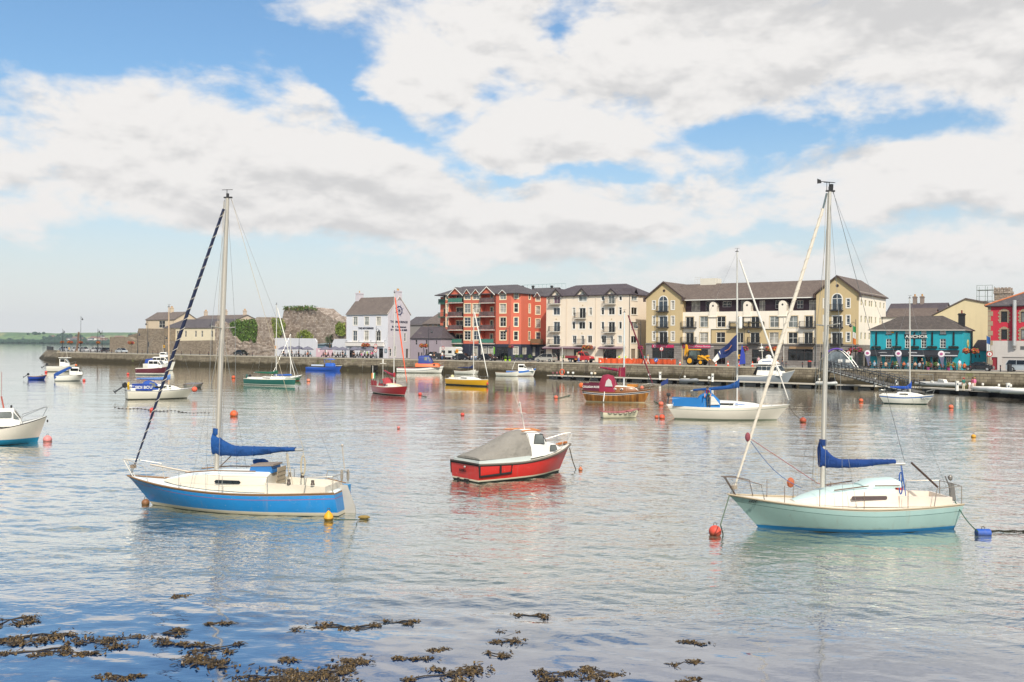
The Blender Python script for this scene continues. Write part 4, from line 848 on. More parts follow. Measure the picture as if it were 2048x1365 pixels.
for i in range(N): a0, a1 = 2*math.pi*i/N, 2*math.pi*(i+1)/N; mb.poly([(c_[0]+.3*math.cos(a0), -.13, c_[1]+.3*math.sin(a0)), (c_[0]+.3*math.cos(a1), -.13, c_[1]+.3*math.sin(a1)), (c_[0]+.2*math.cos(a1), -.13, c_[1]+.2*math.sin(a1)), (c_[0]+.2*math.cos(a0), -.13, c_[1]+.2*math.sin(a0))])
mb.obj('sign_emblem', LET, o)
r = f_((585, 930, 937, 970)); mb = MB(); pM.box(mb, r[0], r[1], r[2], r[3], -.12, -.002); o = mb.obj('shop_sign', PINK, e)
text('sign_lettering', 'Ming Court Chinese Restaurant', .5, LET, o, (x1+(r[0]+r[1])/2+.5, ym-.135, (r[2]+r[3])/2), FRONT, ext=.006, shear=.2, sx=.98)
r = f_(c7((450, 875, 715, 900))); mb = MB(); pM.box(mb, r[0], r[1], r[2], r[3], -.1, -.002); mb.obj('shop_sign', M('#a5825c', .6), e)
mb = MB(); xa = B.F(740, 150, 6)[0]; mb.box(B.F(845, 140, 7)[0], B.F(1035, 140, 7)[0], 5.6, 8.5, zrM-.8, B.F(940, 112, 7)[1]); mb.obj('lift_housing', M('#d8d2c4', .8), e)
mb = MB()
for cx in (765, 800, 840, 1045, 1075): x = B.F(cx, 120, 7)[0]; mb.tube([(x, 6.2, zrM-.4), (x, 6.2, B.F(cx, 95, 7)[1])], .03, 4)
for cy in (97, 120): mb.tube([(B.F(765, cy, 7)[0], 6.2, B.F(765, cy, 7)[1]), (B.F(840, cy, 7)[0], 6.2, B.F(840, cy, 7)[1])], .025, 4)
mb.obj('roof_rail', M('#cfcac2'), e)
for k in (590, c7((388, 0, 0, 0))[0], c7((742, 0, 0, 0))[0]): x = B.F(k, 600, ym)[0]; MB().tube([(x, ym-.06, zg*.2), (x, ym-.06, zt)], .05, 6).obj('downpipe', OFFW, e)
# ---------------------------------------------------------------- teal pub
C8 = (1720, 560, 5.25)
B = Bld('teal_pub', 'bright teal two-storey pub with black awning and ANCHOR board', 1720+106/5.25, 10, C8); e = B.e
TEAL = M('#1f9fae', .65, var=.08, sc=.7, kind='render'); xE = B.F(1085, 700)[0]; ze = B.F(600, 526)[1]; D = 8.0; zr = B.F(640, 380, D/2)[1]
pf = Pl((0, 0), (xE, 0)); ps = Pl((xE, 0), (xE, D)); wl = MB(); cols = ((275, 330), (473, 527), (643, 697), (840, 902))
w1 = [B.fr((a, 620, b, 716)) for a, b in cols]; w0 = [B.fr((a, 534, b, 571)) for a, b in cols]; w0 = [(a, b, c, min(d, ze-.1)) for a, b, c, d in w0]
gd = [(lambda r: (r[0], r[1], .05, r[3]))(B.fr(r)) for r in ((180, 800, 225, 872), (600, 810, 650, 935), (760, 805, 822, 925), (690, 800, 740, 920))]; gw = [B.fr(r) for r in ((265, 800, 322, 872), (505, 800, 560, 880), (905, 805, 968, 880), (390, 805, 440, 880))]
pf.panel(wl, 0, xE, 0, ze, w1+w0+gd+gw); ps.panel(wl, 0, D, 0, ze)
wl.add([(0, D, 0), (xE, D, 0), (xE, D, ze), (0, D, ze)], [(1, 0, 3, 2)]); wl.add([(0, 0, 0), (0, D, 0), (0, D, ze), (0, 0, ze)], [(3, 2, 1, 0)]); wl.obj('wall', TEAL, e)
rf = MB(); hip(rf, -.3, xE+.3, -.35, D+.35, ze+.05, zr, 4.2, 4.2); rf.obj('roof', [slate('slate_umber', '#5d544e', '#4a423d'), M('#9d9690')], e)
mb = MB(); mb.box(-.3, xE+.3, -.42, -.352, ze-.15, ze+.02); mb.obj('gutter', M('#b7b0a8'), e)
for i, r in enumerate(w1): win(e, pf, r, 'six', WHITE, [G_DARK, G_DARK, G_DARK, G_BLUE][i], sill=DARK)
for r in w0: win(e, pf, r, 'multi', WHITE, G_PALE, sill=DARK)
for i, r in enumerate(gd): win(e, pf, r, 'plain', [WHITE, DARK, OFFW, DARK][i], [M('#c9c7c3'), G_DARK, G_DARK, G_DARK][i], name='door')
for r in gw: win(e, pf, r, 'multi', WHITE, G_DARK)
for cx in (172, 387, 573, 760, 985):
    a, b = B.F(cx, 552), B.F(cx, 686); mb = MB(); mb.box(a[0]-.12, a[0]+.12, -.12, -.002, b[1], a[1]); mb.box(a[0]-.2, a[0]+.2, -.16, -.12, b[1], b[1]+.1); mb.obj('slot_lamp', BLACK, e)
    x, z = B.F(cx, 712); mb = MB(); mb.box(x-.75, x+.75, -.35, -.002, z-.12, z+.12)
    for k in range(9): mb.ball((x-.65+k*.16, -.2, z+.16), (.12, .12, .09), 6, 4)
    mb.obj('window_box', M('#1d2620', .8), e)
a = B.fr((105, 735, 1045, 790)); xa = a[1]
mb = MB(); mb.prism([(.1, 0, a[3]), (.1, -1.6, a[2]), (.1, -1.6, a[2]-.28), (.1, -1.5, a[2]-.28), (.1, -1.5, a[2]-.1), (.1, 0, a[3]-.12)], (xa-.1, 0, 0)); aw = mb.obj('awning', M('#22242b', .8, var=.1), e)
for cx in (285, 600, 945):
    x, z = B.F(cx, 795, -1.6); mb = MB(); mb.box(x-1.1, x+1.1, -1.625, -1.602, z-.1, z+.06); mb.obj('awning_lettering', M('#cfcfd2'), aw)
    x, z = B.F(cx-45, 768, -1.0); mb = MB()
    for k in range(7): mb.box(x-.7+k*.2, x-.55+k*.2, -.99, -.97, z-.06, z+.1+.05*math.sin(k*.5))
    mb.obj('awning_lettering', M('#cfcfd2'), aw)
r = B.fr((470, 579, 698, 616)); mb = MB(); pf.box(mb, r[0], r[1], r[2], r[3], -.1, -.002); o = mb.obj('sign_board', BLACK, e)
o = text('sign_lettering', 'ANCHOR', .66, WHITE, o, ((r[0]+r[1])/2+.15, -.115, (r[2]+r[3])/2), FRONT, ext=.012, sx=1.22, bold=.01)
y, z = B.G(1130, 668, xE); mb = MB(); N = 16
mb.prism([(xE+.03, y+.75*math.cos(2*math.pi*i/N), z+.62*math.sin(2*math.pi*i/N)) for i in range(N)], (.06, 0, 0)); o = mb.obj('oval_sign', M('#d8c98a', .5), e)
mb = MB(); mb.box(xE+.092, xE+.1, y-.45, y+.45, z-.05, z+.05); mb.box(xE+.092, xE+.1, y-.3, y+.3, z+.15, z+.24); mb.box(xE+.092, xE+.1, y-.3, y+.3, z-.26, z-.18); mb.obj('sign_lettering', M('#8a8050'), o)
x, z = B.F(1105, 345, D/2); chimney(e, xE-1.0, D/2, ze+.6, B.F(1105, 352, D/2)[1], .9, .9, M('#262729', .8), 1, M('#8a4a3a'))
mb = MB(); pf.box(mb, B.F(330, 550)[0], B.F(357, 550)[0], B.F(340, 560)[1], B.F(340, 545)[1], -.1, -.002); mb.obj('alarm_box', M('#dfa02a'), e)
TP = B
# teal lean-to beside it
o = Bld('teal_store', 'low teal store with slate roof beside the teal pub', 1720+1172/5.25, 15.5, C8); Wd = o.F(1330, 800)[0]; ze2 = o.F(1250, 745)[1]; pf = Pl((0, 0), (Wd, 0)); wl = MB(); hs = [o.fr(r) for r in ((1208, 790, 1222, 820), (1248, 788, 1262, 818))]
pf.panel(wl, 0, Wd, 0, ze2, hs); wl.add([(0, 0, 0), (0, 6, 0), (0, 6, ze2+1.6), (0, 0, ze2)], [(3, 2, 1, 0)]); wl.add([(Wd, 0, 0), (Wd, 6, 0), (Wd, 6, ze2+1.6), (Wd, 0, ze2)], [(0, 1, 2, 3)]); wl.obj('wall', M('#1a8b98', .65, var=.08, kind='render'), o.e)
for r in hs: win(o.e, pf, r, 'plain', DARK, G_DARK)
mb = MB(); mb.prism([(-.1, -.25, ze2-.05), (-.1, 6, ze2+1.7), (-.1, 6, ze2+1.85), (-.1, -.25, ze2+.1)], (Wd+.2, 0, 0)); mb.obj('roof', SL_GR, o.e)
# ---------------------------------------------------------------- red and white warehouse
B = Bld('red_warehouse', 'old warehouse, crimson above and whitewashed below, with stone quoins and flue', 1720+1340/5.25, 13, C8); e = B.e
CRIM = M('#c02c40', .7, var=.08, sc=.6, kind='render'); Wd = 22.0; ze = B.F(1500, 272)[1]; zmid = B.F(1500, 640)[1]; D = 12; zr = B.F(1700, 85, D/2)[1]
pf = Pl((0, 0), (Wd, 0)); wl = MB(); ws = [B.fr(r) for r in ((1480, 332, 1548, 445), (1482, 520, 1546, 628), (1690, 335, 1752, 445), (1690, 520, 1752, 630))]; dd = [(lambda r: (r[0], r[1], .05, r[3]))(B.fr((1380, 812, 1442, 908))), (lambda r: (r[0], r[1], .05, r[3]))(B.fr((1490, 812, 1800, 930)))]
vt = [B.fr((1680, 698, 1740, 738))]
pf.panel(wl, 0, Wd, 0, ze, ws+dd+vt, cuts=((), (zmid,)), mf=lambda u, z: 0 if z > zmid else 1)
wl.add([(0, 0, 0), (0, D, 0), (0, D, ze), (0, 0, ze)], [(3, 2, 1, 0)], 0); wl.add([(Wd, 0, 0), (Wd, D, 0), (Wd, D, ze), (Wd, 0, ze)], [(0, 1, 2, 3)], 0); wl.add([(0, D, 0), (Wd, D, 0), (Wd, D, ze), (0, D, ze)], [(1, 0, 3, 2)], 0)
wl.obj('wall', [CRIM, M('#c6bfba', .8, var=.14, sc=.6, kind='render')], e)
rf = MB(); hip(rf, -.4, Wd+.4, -.4, D+.4, ze, zr, 7.2, 6); rf.obj('roof', [SL_GR, DARK], e)
mb = MB(); mb.tube([(-.4, -.4, ze+.05), (6.8, D/2, zr+.05)], .16, 6); mb.obj('hip_tile', M('#b06a45', .8), e)
QS = M('#a3947c', .9, var=.3, sc=3)
for i in range(13):
    z = .1+i*ze/13.2; w = .75 if i % 2 else .45; mb = MB(); pf.box(mb, 0, w, z, z+ze/13.2-.05, -.05, -.002); mb.obj('quoin', QS, e)
for r in ws:
    win(e, pf, r, 'plain', DARK, G_DARK if ws.index(r) < 2 else G_PALE)
    n = 7
    for i in range(n):
        z = r[2]-.1+i*(r[3]-r[2]+.3)/n; w = .42 if i % 2 else .25
        for u in (r[0]-w, r[1]): mb = MB(); pf.box(mb, u, u+w, z, z+(r[3]-r[2]+.3)/n-.04, -.05, -.002); mb.obj('window_quoin', QS, e)
    for k in range(4): mb = MB(); a = r[0]+(r[1]-r[0])*k/4; pf.box(mb, a+.01, a+(r[1]-r[0])/4-.02, r[3]+.002, r[3]+.32+(.1 if k in (1, 2) else 0), -.05, .02); mb.obj('lintel_stone', QS, e)
win(e, pf, dd[0], 'plain', M('#7a1f28'), M('#8e2731', .6), name='door', fw=.12); win(e, pf, dd[1], 'plain', M('#b3aca8'), M('#bdb6b1', .7), name='shutter'); win(e, pf, vt[0], 'multi', GALV, DARK, name='vent')
a, b = B.F(1628, 268), B.F(1628, 690); MB().tube([(a[0], -.5, a[1]+.8), (a[0], -.5, b[1]), (a[0], -.1, b[1]-.4)], .3, 12).obj('flue', M('#c9c7c6', .3, .7), e)
for r, c in (((0, 0, 0, 0), 0),): pass
# things behind the pubs
back_house('yellow_gable_house', 'large pale yellow gabled building rising behind the teal pub', 1869, 1878, 40, 640, 640, 26, M('#d9c79a', .8, kind='render'), SL_BR) if False else None
o = on_t(1866, 690, 34); s0 = st(o)[0]; s1 = st(on_t(1976, 690, 34))[0]; e = thing('yellow_hall', 'large plain yellow gable rising behind the teal pub', 'building', W(s0, 34, QZ), -TH)
zz = lambda px, py: on_t(px, py, 34).z-QZ; xx = lambda px: st(on_t(px, 650, 34))[0]-s0
w = s1-s0; mb = MB(); pts = [(0, 0, 0), (w+6, 0, 0), (w+6, 0, zz(1976, 612)-1), (xx(1931), 0, zz(1931, 599)), (0, 0, zz(1867, 632))]; mb.prism(pts, (0, 16, 0)); mb.obj('wall', M('#dccca4', .85, var=.1, sc=.4, kind='render'), e)
mb = MB(); mb.prism([(xx(1931), -.2, zz(1931, 599)+.02), (w+6.3, -.2, zz(1976, 612)-.98), (w+6.3, -.2, zz(1976, 612)-.75), (xx(1931), -.2, zz(1931, 599)+.25)], (0, 16.4, 0)); mb.prism([(xx(1931), -.2, zz(1931, 599)+.02), (xx(1931), -.2, zz(1931, 599)+.25), (-.3, -.2, zz(1867, 632)+.2), (-.3, -.2, zz(1867, 632))], (0, 16.4, 0)); mb.obj('roof', SL_BR, e)
back_house('dark_roofed_house', 'dark slate roofed house with brick chimneys behind the teal pub', 1771, 1884, 60, 632, 607, 11, M('#8d7f76', .85), SL_PU, ch=(.42, .55))
back_house('brown_tiled_house', 'house with brown tiled roof between ochre block and teal pub', 1772, 1864, 44, 640, 617, 8, M('#c98f7d', .85), SL_LB)
back_house('white_annex', 'white annex behind the teal pub eaves', 1765, 1800, 30, 634, 634, 7, M('#e3ddd3', .8), SL_GR)
# church tower under scaffold
t = 62; o = on_t(1988, 690, t); s0 = st(o)[0]; wT = st(on_t(2021, 690, t))[0]-s0; zT = on_t(2004, 583, t).z-QZ; e = thing('church_tower', 'crenellated stone church tower with scaffolding on one side', 'tower', W(s0, t, QZ), -TH)
MB().box(0, wT, 0, wT, 0, zT).obj('shaft', RUB2, e); mb = MB()
for i in range(5):
    for y in (0, wT-.5): mb.box(-.1+i*wT/4.6, -.1+i*wT/4.6+wT*.13, y-.1, y+.6, zT, zT+.8)
mb.box(-.15, wT+.15, -.15, wT+.15, zT-.5, zT-.003); mb.obj('battlement', RUB2, e); mb = MB()
for x in (-3.2, -1.6, -.3):
    for y in (-.6, 2): mb.tube([(x, y, zT-9), (x, y, zT+1.2)], .05, 4)
for z in (zT-6, zT-4, zT-2, zT+.3): mb.box(-3.3, -.2, -.7, 2, z, z+.08); mb.tube([(-3.3, -.6, z+1), (-.2, -.6, z+1)], .04, 4)
mb.obj('scaffold', M('#8f9a93', .6), e)
# ---------------------------------------------------------------- castle, barracks, ruins
C1 = (0, 560, 4.876)
CAS = stone('castle_masonry', '#9b8e7c', '#7d6f5e', .6, .32, '#6d6252', lichen='#7d7460')
def wall_thing(name, label, t, prof, thick, mt, zb=0.0, cat='wall', lumps=0.0, seed=1):
    "a free-standing masonry wall whose top line follows prof [(px,py)...]; ragged if lumps"
    pts = [on_t(px, py, t) for px, py in prof]; s0 = st(pts[0])[0]; e = thing(name, label, cat, W(s0, t, QZ), -TH); rg = random.Random(seed)
    top = []
    for a, b in zip(pts[:-1], pts[1:]):
        n = max(1, int((b-a).length/1.2)) if lumps else 1
        for i in range(n): p = a.lerp(b, i/n); top.append((st(p)[0]-s0, p.z-QZ+(rg.uniform(-1, 1)*lumps if i else 0)))
    top.append((st(pts[-1])[0]-s0, pts[-1].z-QZ)); mb = MB()
    nz = 6 if lumps else 1; rows = []
    for yy in (0, thick):
        g_ = []
        for x, z in top:
            g_.append([(x, yy+(rg.uniform(-.14, .14) if lumps else 0), zb+(z-zb)*k/nz) for k in range(nz+1)])
        rows.append(g_)
    F, Bk = rows; n = len(top); k1 = nz+1
    mb.add([v for c in F for v in c], [(i*k1+k, (i+1)*k1+k, (i+1)*k1+k+1, i*k1+k+1) for i in range(n-1) for k in range(nz)])
    mb.add([v for c in Bk for v in c], [(i*k1+k+1, (i+1)*k1+k+1, (i+1)*k1+k, i*k1+k) for i in range(n-1) for k in range(nz)])
    for i in range(n-1): mb.poly([F[i][-1], F[i+1][-1], Bk[i+1][-1], Bk[i][-1]])
    for i in (0, n-1): mb.add(F[i]+Bk[i], [(k, k+1, k1+k+1, k1+k) for k in range(nz)])
    mb.obj('masonry', mt, e); return e
c1 = lambda x, y: (x/4.876, 560+y/4.876)
wall_thing('castle_wall', 'long grey stone curtain wall along the quayside road', 12, [c1(1070, 558), c1(1250, 556), c1(1300, 585), c1(1345, 590), c1(1600, 598), c1(2048, 590), c1(2110, 592)], 1.6, CAS)
wall_thing('castle_bastion', 'taller square stone bastion rising above the curtain wall', 16, [c1(1250, 545), c1(1340, 520), c1(1350, 474), c1(1600, 478)], 5, CAS)
LIME = M('#e2d5b8', .8, var=.08, kind='render')
back_house('castle_barracks', 'long cream barracks with slate roof behind the castle wall', 327, 446, 20, 656, 639, 9, LIME, SL_GR, 4.5, 0, wins=[(c1(x, 0)[0], 662, c1(x+18, 0)[0], 674.5) for x in (1652, 1722, 1802, 1900, 1962, 2060)])
back_house('castle_house', 'tall cream house with brown roof above the bastion', 292, 349, 34, 640, 625, 9, M('#cdbba2', .85, kind='render'), SL_BR, 0, 0, wins=[(318, 642, 330, 656)], ch=(.5,))
back_house('back_terrace', 'row of pale houses with brown roofs behind the barracks', 386, 470, 50, 641, 631, 10, M('#c4b3a0', .85), SL_BR, ch=(.02, .5, .95))
# ivy: leaves in masses over a wall face
def ivy(name, label, t, poly, n, c, seed, size=.32, cat='ivy', thick=.5):
    rg = random.Random(seed); P = [(st(on_t(x, y, t))[0], on_t(x, y, t).z) for x, y in poly]; xs = [p[0] for p in P]; zs = [p[1] for p in P]
    def inside(x, z):
        r = False; j = len(P)-1
        for i in range(len(P)):
            if (P[i][1] > z) != (P[j][1] > z) and x < (P[j][0]-P[i][0])*(z-P[i][1])/(P[j][1]-P[i][1])+P[i][0]: r = not r
            j = i
        return r
    s0 = min(xs); mb = MB(); k = 0
    while k < n:
        x, z = rg.uniform(min(xs), max(xs)), rg.uniform(min(zs), max(zs))
        jx, jz = x+rg.gauss(0, .25), z+rg.gauss(0, .25)
        if not inside(jx, jz): k += .2; continue
        k += 1; y = -rg.random()*thick*(.4+.9*abs(mnoise.noise((x*.6, z*.6, seed))))-.05; a = rg.uniform(-1, 1); b = rg.uniform(-.9, .4); w = size*rg.uniform(.6, 1.3)
        dx = Vector((math.cos(a), math.sin(a), 0))*w; dz = Vector((0, math.sin(b), math.cos(b)))*w; c0 = Vector((x-s0, y, z-QZ))
        mb.poly([c0-dx*.5-dz*.2, c0-dz*.6, c0+dx*.5-dz*.2, c0+dx*.3+dz*.4, c0-dx*.3+dz*.4], rg.choice((0, 0, 1, 2)))
    return mb.obj(name, c, loc=W(s0, t, QZ), rz=-TH, label=label, category=cat, kind='stuff' if False else None)
LEAF = [M('#4f6b2c', .7, var=.25, sc=1), M('#6a8436', .7, var=.25, sc=1), M('#3a5222', .7, var=.25, sc=1)]
LEAF2 = [M('#7d8a3a', .7, var=.2, sc=1), M('#8f9a48', .7, var=.2, sc=1), M('#5f7030', .7, var=.2, sc=1)]
c2 = lambda x, y: (400+x/6.203, 560+y/6.203)
wall_thing('ruined_wall', 'ragged rubble wall of the castle ruins under ivy', 13, [c2(190, 520), c2(360, 540), c2(560, 510), c2(680, 490), c2(700, 465), c2(900, 462), c2(940, 480), c2(1060, 490)], 1.8, RUB2, lumps=.25, seed=2)
e = wall_thing('stone_buttress', 'sloping stone buttress of the ruined wall', 11.6, [c2(700, 760), c2(760, 470), c2(850, 465), c2(880, 640), c2(900, 760)], 1.4, RUB2, lumps=.2, seed=5)
wall_thing('ruined_tower', 'massive ruined rubble tower with grass growing on its broken top', 18, [c2(1020, 480), c2(1045, 380), c2(1090, 345), c2(1250, 335), c2(1455, 350), c2(1500, 395), c2(1560, 440), c2(1640, 470), c2(1670, 520)], 6, RUB2, lumps=.3, seed=3)
wall_thing('ruined_gable', 'lower ivy-grown remnant wall next to the lavender pub', 15, [c2(1660, 470), c2(1700, 500), c2(1780, 520), c2(1830, 530)], 2, RUB2, lumps=.2, seed=4)
wall_thing('boundary_wall', 'low rubble wall at the foot of the ivy', 11, [c2(200, 745), c2(330, 690), c2(420, 700), c2(500, 790), c2(545, 760), c2(600, 790), c2(700, 780), c2(760, 800), c2(930, 840)], .9, RUB2, lumps=.15, seed=6)
ivy('ivy', 'thick green ivy draped over the ruined wall', 12.8, [c2(*p) for p in ((370, 530), (480, 500), (600, 490), (690, 485), (718, 560), (715, 700), (680, 790), (640, 720), (570, 780), (500, 800), (440, 720), (400, 640))], 2600, LEAF, 1)
ivy('ivy', 'lighter ivy climbing between buttress and ruined tower', 12.6, [c2(*p) for p in ((880, 480), (960, 470), (1030, 500), (1070, 560), (1020, 690), (940, 720), (900, 640))], 1100, LEAF2, 2)
ivy('ivy', 'yellow-green ivy on the remnant wall beside the lavender pub', 14.8, [c2(*p) for p in ((1690, 560), (1740, 520), (1810, 560), (1810, 700), (1760, 690), (1690, 660))], 700, LEAF2, 3)
ivy('ivy', 'grass and weeds growing along the ruined tower top', 18.2, [c2(*p) for p in ((1050, 355), (1090, 330), (1250, 322), (1455, 338), (1480, 380), (1380, 360), (1240, 380), (1150, 352), (1060, 372))], 520, [LEAF[0], M('#77703f', .8), LEAF[2]], 4, cat='weeds', size=.34, thick=1.6)
e = ivy('garden_shrub', 'rounded green shrub behind the white garden wall', 12.5, [c2(*p) for p in ((1250, 730), (1260, 670), (1310, 620), (1360, 640), (1410, 690), (1410, 730))], 700, LEAF2, 5, cat='shrub', thick=2.5)
# cordyline palm
o = on_t(659, 720, 13.5); e = thing('cordyline_palm', 'dark spiky cabbage palm behind the pink gate', 'palm', W(st(o)[0], 13.5, QZ), -TH); rg = random.Random(9)
MB().tube([(0, 0, 0), (.1, 0, 2), (.05, 0, 3.6)], [.2, .16, .12], 7).obj('trunk', M('#5d4f3c', .9), e); mb = MB()
for hx, hy, hz in ((-.9, 0, 4.9), (.2, .2, 4.6), (.7, -.2, 4.0), (-.3, -.3, 3.8), (.5, .1, 5.3), (-1.2, .3, 4.2)):
    for i in range(46):
        a, b = rg.uniform(0, 6.28), rg.uniform(-.9, 1.4); L = rg.uniform(.7, 1.15); d = Vector((math.cos(a)*math.cos(b), math.sin(a)*math.cos(b), math.sin(b))); p = Vector((hx, hy, hz)); w = d.cross(Vector((0, 0, 1))).normalized()*.06
        mb.poly([p-w, p+w, p+d*L*.6+w*.8+V(0, 0, -.05), p+d*L+V(0, 0, -.2*L)])
mb.obj('crown', M('#3f4d2f', .7, var=.3), e)
# garden walls
GW = M('#cfcfd4', .8, var=.08, sc=.7, kind='render')
wall_thing('garden_wall', 'tall whitewashed beer garden wall behind umbrellas', 9.5, [c2(930, 722), c2(1420, 728), c2(1445, 765)], .4, GW)
wall_thing('pub_side_wall', 'lower whitewashed wall joining the lavender pub', 9.5, [c2(1640, 790), c2(1665, 735), c2(1815, 732)], .4, GW)
e = wall_thing('pink_fence', 'pale pink boarded garden fence with round white notices', 9.3, [c2(1440, 850), c2(1640, 845)], .15, M('#d8b7c0', .7, var=.08))
for cx in (1475, 1570): p = on_t(*c2(cx, 885), 9.3); x = st(p)[0]-st(on_t(*c2(1440, 850), 9.3))[0]; MB().ball((x, -.01, p.z-QZ), (.3, .04, .3), 10, 6).obj('notice', WHITE, e)
o = on_t(634, 700, 14); e = thing('blue_shed', 'small blue-grey shed roof behind the pink fence', 'shed', W(st(o)[0], 14, QZ), -TH); w = st(on_t(653, 700, 14))[0]-st(o)[0]; z = on_t(640, 687, 14).z-QZ
MB().box(0, w, 0, 3, 0, z-.35).obj('wall', M('#6f8796', .7), e); MB().prism([(-.2, -.2, z-.35), (w+.2, -.2, z-.35), (w+.2, 3.2, z), (-.2, 3.2, z)], (0, 0, .1)).obj('roof', M('#8fa3ad', .5, .3), e)
# ---------------------------------------------------------------- boat kit (x forward, z up, waterline at 0)
def mix_(a, b, t): return a+(b-a)*t
class Hull:
    def __init__(s, e, L, B, fb, rows, mats, tr=.7, rake=.9, srake=0.0, draft=.45, pm=.42, full=2.3, bow=1.25, boxy=2.4, deck=None, name='hull', camber=.05, trim_=None):
        s.L, s.B, s.fb, s.tr, s.pm, s.full = L, B, fb, tr, pm, full
        N = 26; P = [1-(1-i/N)**1.25 if i > N*.6 else i/N for i in range(N+1)]; P = sorted(set([i/N for i in range(N)]+[.985, 1.0]))
        rings = []
        for p in P:
            b = s.hb(p); z0 = s.sh(p); half = []
            ex = mix_(boxy, bow, max(0, (p-.55)/.45)**1.2)
            zs = []
            for k, q in rows: zs.append(z0-q if k == 's' else (q if k == 'w' else z0*(1-q)))
            zs += [-draft*.45, -draft*.8, -draft]
            for z in zs:
                z = min(z, z0); v = (z0-z)/(z0+draft); vw = (z0-z)/max(z0, .1)
                y = b*(max(0, 1-v**ex))**(1/mix_(2.2, 1.15, max(0, (p-.5)/.5)))
                x = mix_(srake*vw, L-rake*min(vw, 1.6)**.9, p)
                half.append((x, y, z))
            rings.append([(x, -y, z) for x, y, z in half]+[(x, y, z) for x, y, z in reversed(half)])
        n = len(rings[0]); h = n//2
        mrow = [m for m in mats[1]]+[mats[1][-1]]*3; mr = [mrow[min(j, n-2-j)] for j in range(n-1)]
        mb = MB(); mb.loft(rings, closed=False, caps=False, mrow=mr)
        # transom, banded like the topsides
        r0 = rings[0]
        for j in range(h-1): mb.add([r0[j], r0[j+1], r0[n-2-j], r0[n-1-j]], [(0, 1, 2, 3)], mrow[j])
        s.obj = mb.obj(name, mats[0], e, smooth=True, angle=40)
        d = MB(); rr = []
        for p in P[:-1]:
            b = max(0.0, s.hb(p)-.015); z = s.sh(p)-.035; x = mix_(0, L, p); rr.append([(x, -b, z), (x, -b*.5, z+camber*.8), (x, 0, z+camber), (x, b*.5, z+camber*.8), (x, b, z)])
        d.loft(rr, closed=False, caps=False); s.deck = d.obj('deck', deck or WHITE, e, smooth=True)
        if trim_:
            for sg in (-1, 1): MB().tube([(p*L, sg*s.hb(p), s.sh(p)+.01) for p in P], .028, 6).obj('toe_rail', trim_, e)
    def hb(s, p):
        if p < s.pm: return s.B/2*(s.tr+(1-s.tr)*math.sin(math.pi/2*p/s.pm))
        return s.B/2*max(0, 1-((p-s.pm)/(1-s.pm))**s.full)
    def sh(s, p):
        a, m, b = s.fb
        return mix_(m, b, ((p-s.pm)/(1-s.pm))**1.7) if p > s.pm else mix_(m, a, ((s.pm-p)/s.pm)**1.6)
    def y(s, x): return s.hb(min(1, max(0, x/s.L)))
    def z(s, x): return s.sh(min(1, max(0, x/s.L)))
def cabin(e, st_, mats, name='coachroof', ms=(0, 1), tumble=.8, smooth=True):
    "deckhouse lofted through stations (x, half width at foot, z foot, z top)"
    rings = []
    for x, w, z0, z1 in st_:
        wt = w*tumble; h = z1-z0
        rings.append([(x, -w, z0), (x, -mix_(w, wt, .6), z0+h*.68), (x, -wt*.96, z0+h*.86), (x, -wt*.6, z1-h*.03), (x, 0, z1+.02), (x, wt*.6, z1-h*.03), (x, wt*.96, z0+h*.86), (x, mix_(w, wt, .6), z0+h*.68), (x, w, z0)])
    mb = MB(); n = 9; mr = [ms[0], ms[0], ms[1], ms[1], ms[1], ms[1], ms[0], ms[0], ms[0]]
    mb.loft(rings, ms[0], closed=True, mrow=mr); return mb.obj(name, mats, e, smooth=smooth, angle=45)
def side_panel(e, name, mt, pts, side, th=.012):
    "flat panel pts [(x,z)...] on the plane y=side"
    sg = -1 if side < 0 else 1
    return MB().prism([(x, side, z) for x, z in pts], (0, sg*th, 0)).obj(name, mt, e)
def rrect(x0, x1, z0, z1, r=.06): return [(x0+r, z0), (x1-r, z0), (x1, z0+r), (x1, z1-r), (x1-r, z1), (x0+r, z1), (x0, z1-r), (x0, z0+r)]
def wires(e, name, pairs, r=.006, mt=None, n=4):
    for a, b in pairs: MB().tube([a, b], r, n).obj(name, mt or STEEL, e)
def sailcover(e, xm, xb, zb, peak, th, mt, wid=.16, droop=.0, seed=0, tip=.45, zend=None):
    "folded mainsail under its cover: deep at the mast, tapering along the boom, creased"
    rg = random.Random(seed); N = 30; rings = []; zend = zb if zend is None else zend
    for i in range(N+1):
        t = i/N; x = mix_(xm+.1, xb, t); zc0 = mix_(zb, zend, t)
        top = zc0+th*mix_(1, tip, t)+(peak-zb-th)*max(0, 1-t/.28)**1.6; bot = zc0-th*.55*mix_(1, .25, t)-droop*math.sin(math.pi*min(1, t*1.2))
        w = wid*mix_(1, .6, t)*(1+.12*math.sin(t*19+seed)); ring = []
        for j in range(14):
            a = 2*math.pi*j/14; zc, hz_ = (top+bot)/2, (top-bot)/2
            f = 1+.42*mnoise.noise((t*7+seed, j*.9, seed))+.26*mnoise.noise((t*26+j*.4, j*1.7, seed))
            ring.append((x, math.cos(a)*w*f, zc+math.sin(a)*hz_*(1+.14*mnoise.noise((t*14, j, seed+3)))))
        rings.append(ring)
    mb = MB(); mb.loft(rings); o = mb.obj('sail_cover', mt, e, smooth=True, angle=75)
    for i in range(3, N, 6): c_ = [sum(k)/14 for k in zip(*rings[i])]; MB().tube([(x+.004, c_[1]+(y-c_[1])*1.07, c_[2]+(z-c_[2])*1.04) for x, y, z in rings[i]+rings[i][:1]], .012, 4).obj('tie', M('#2b4f8c', .9), o)
    return o
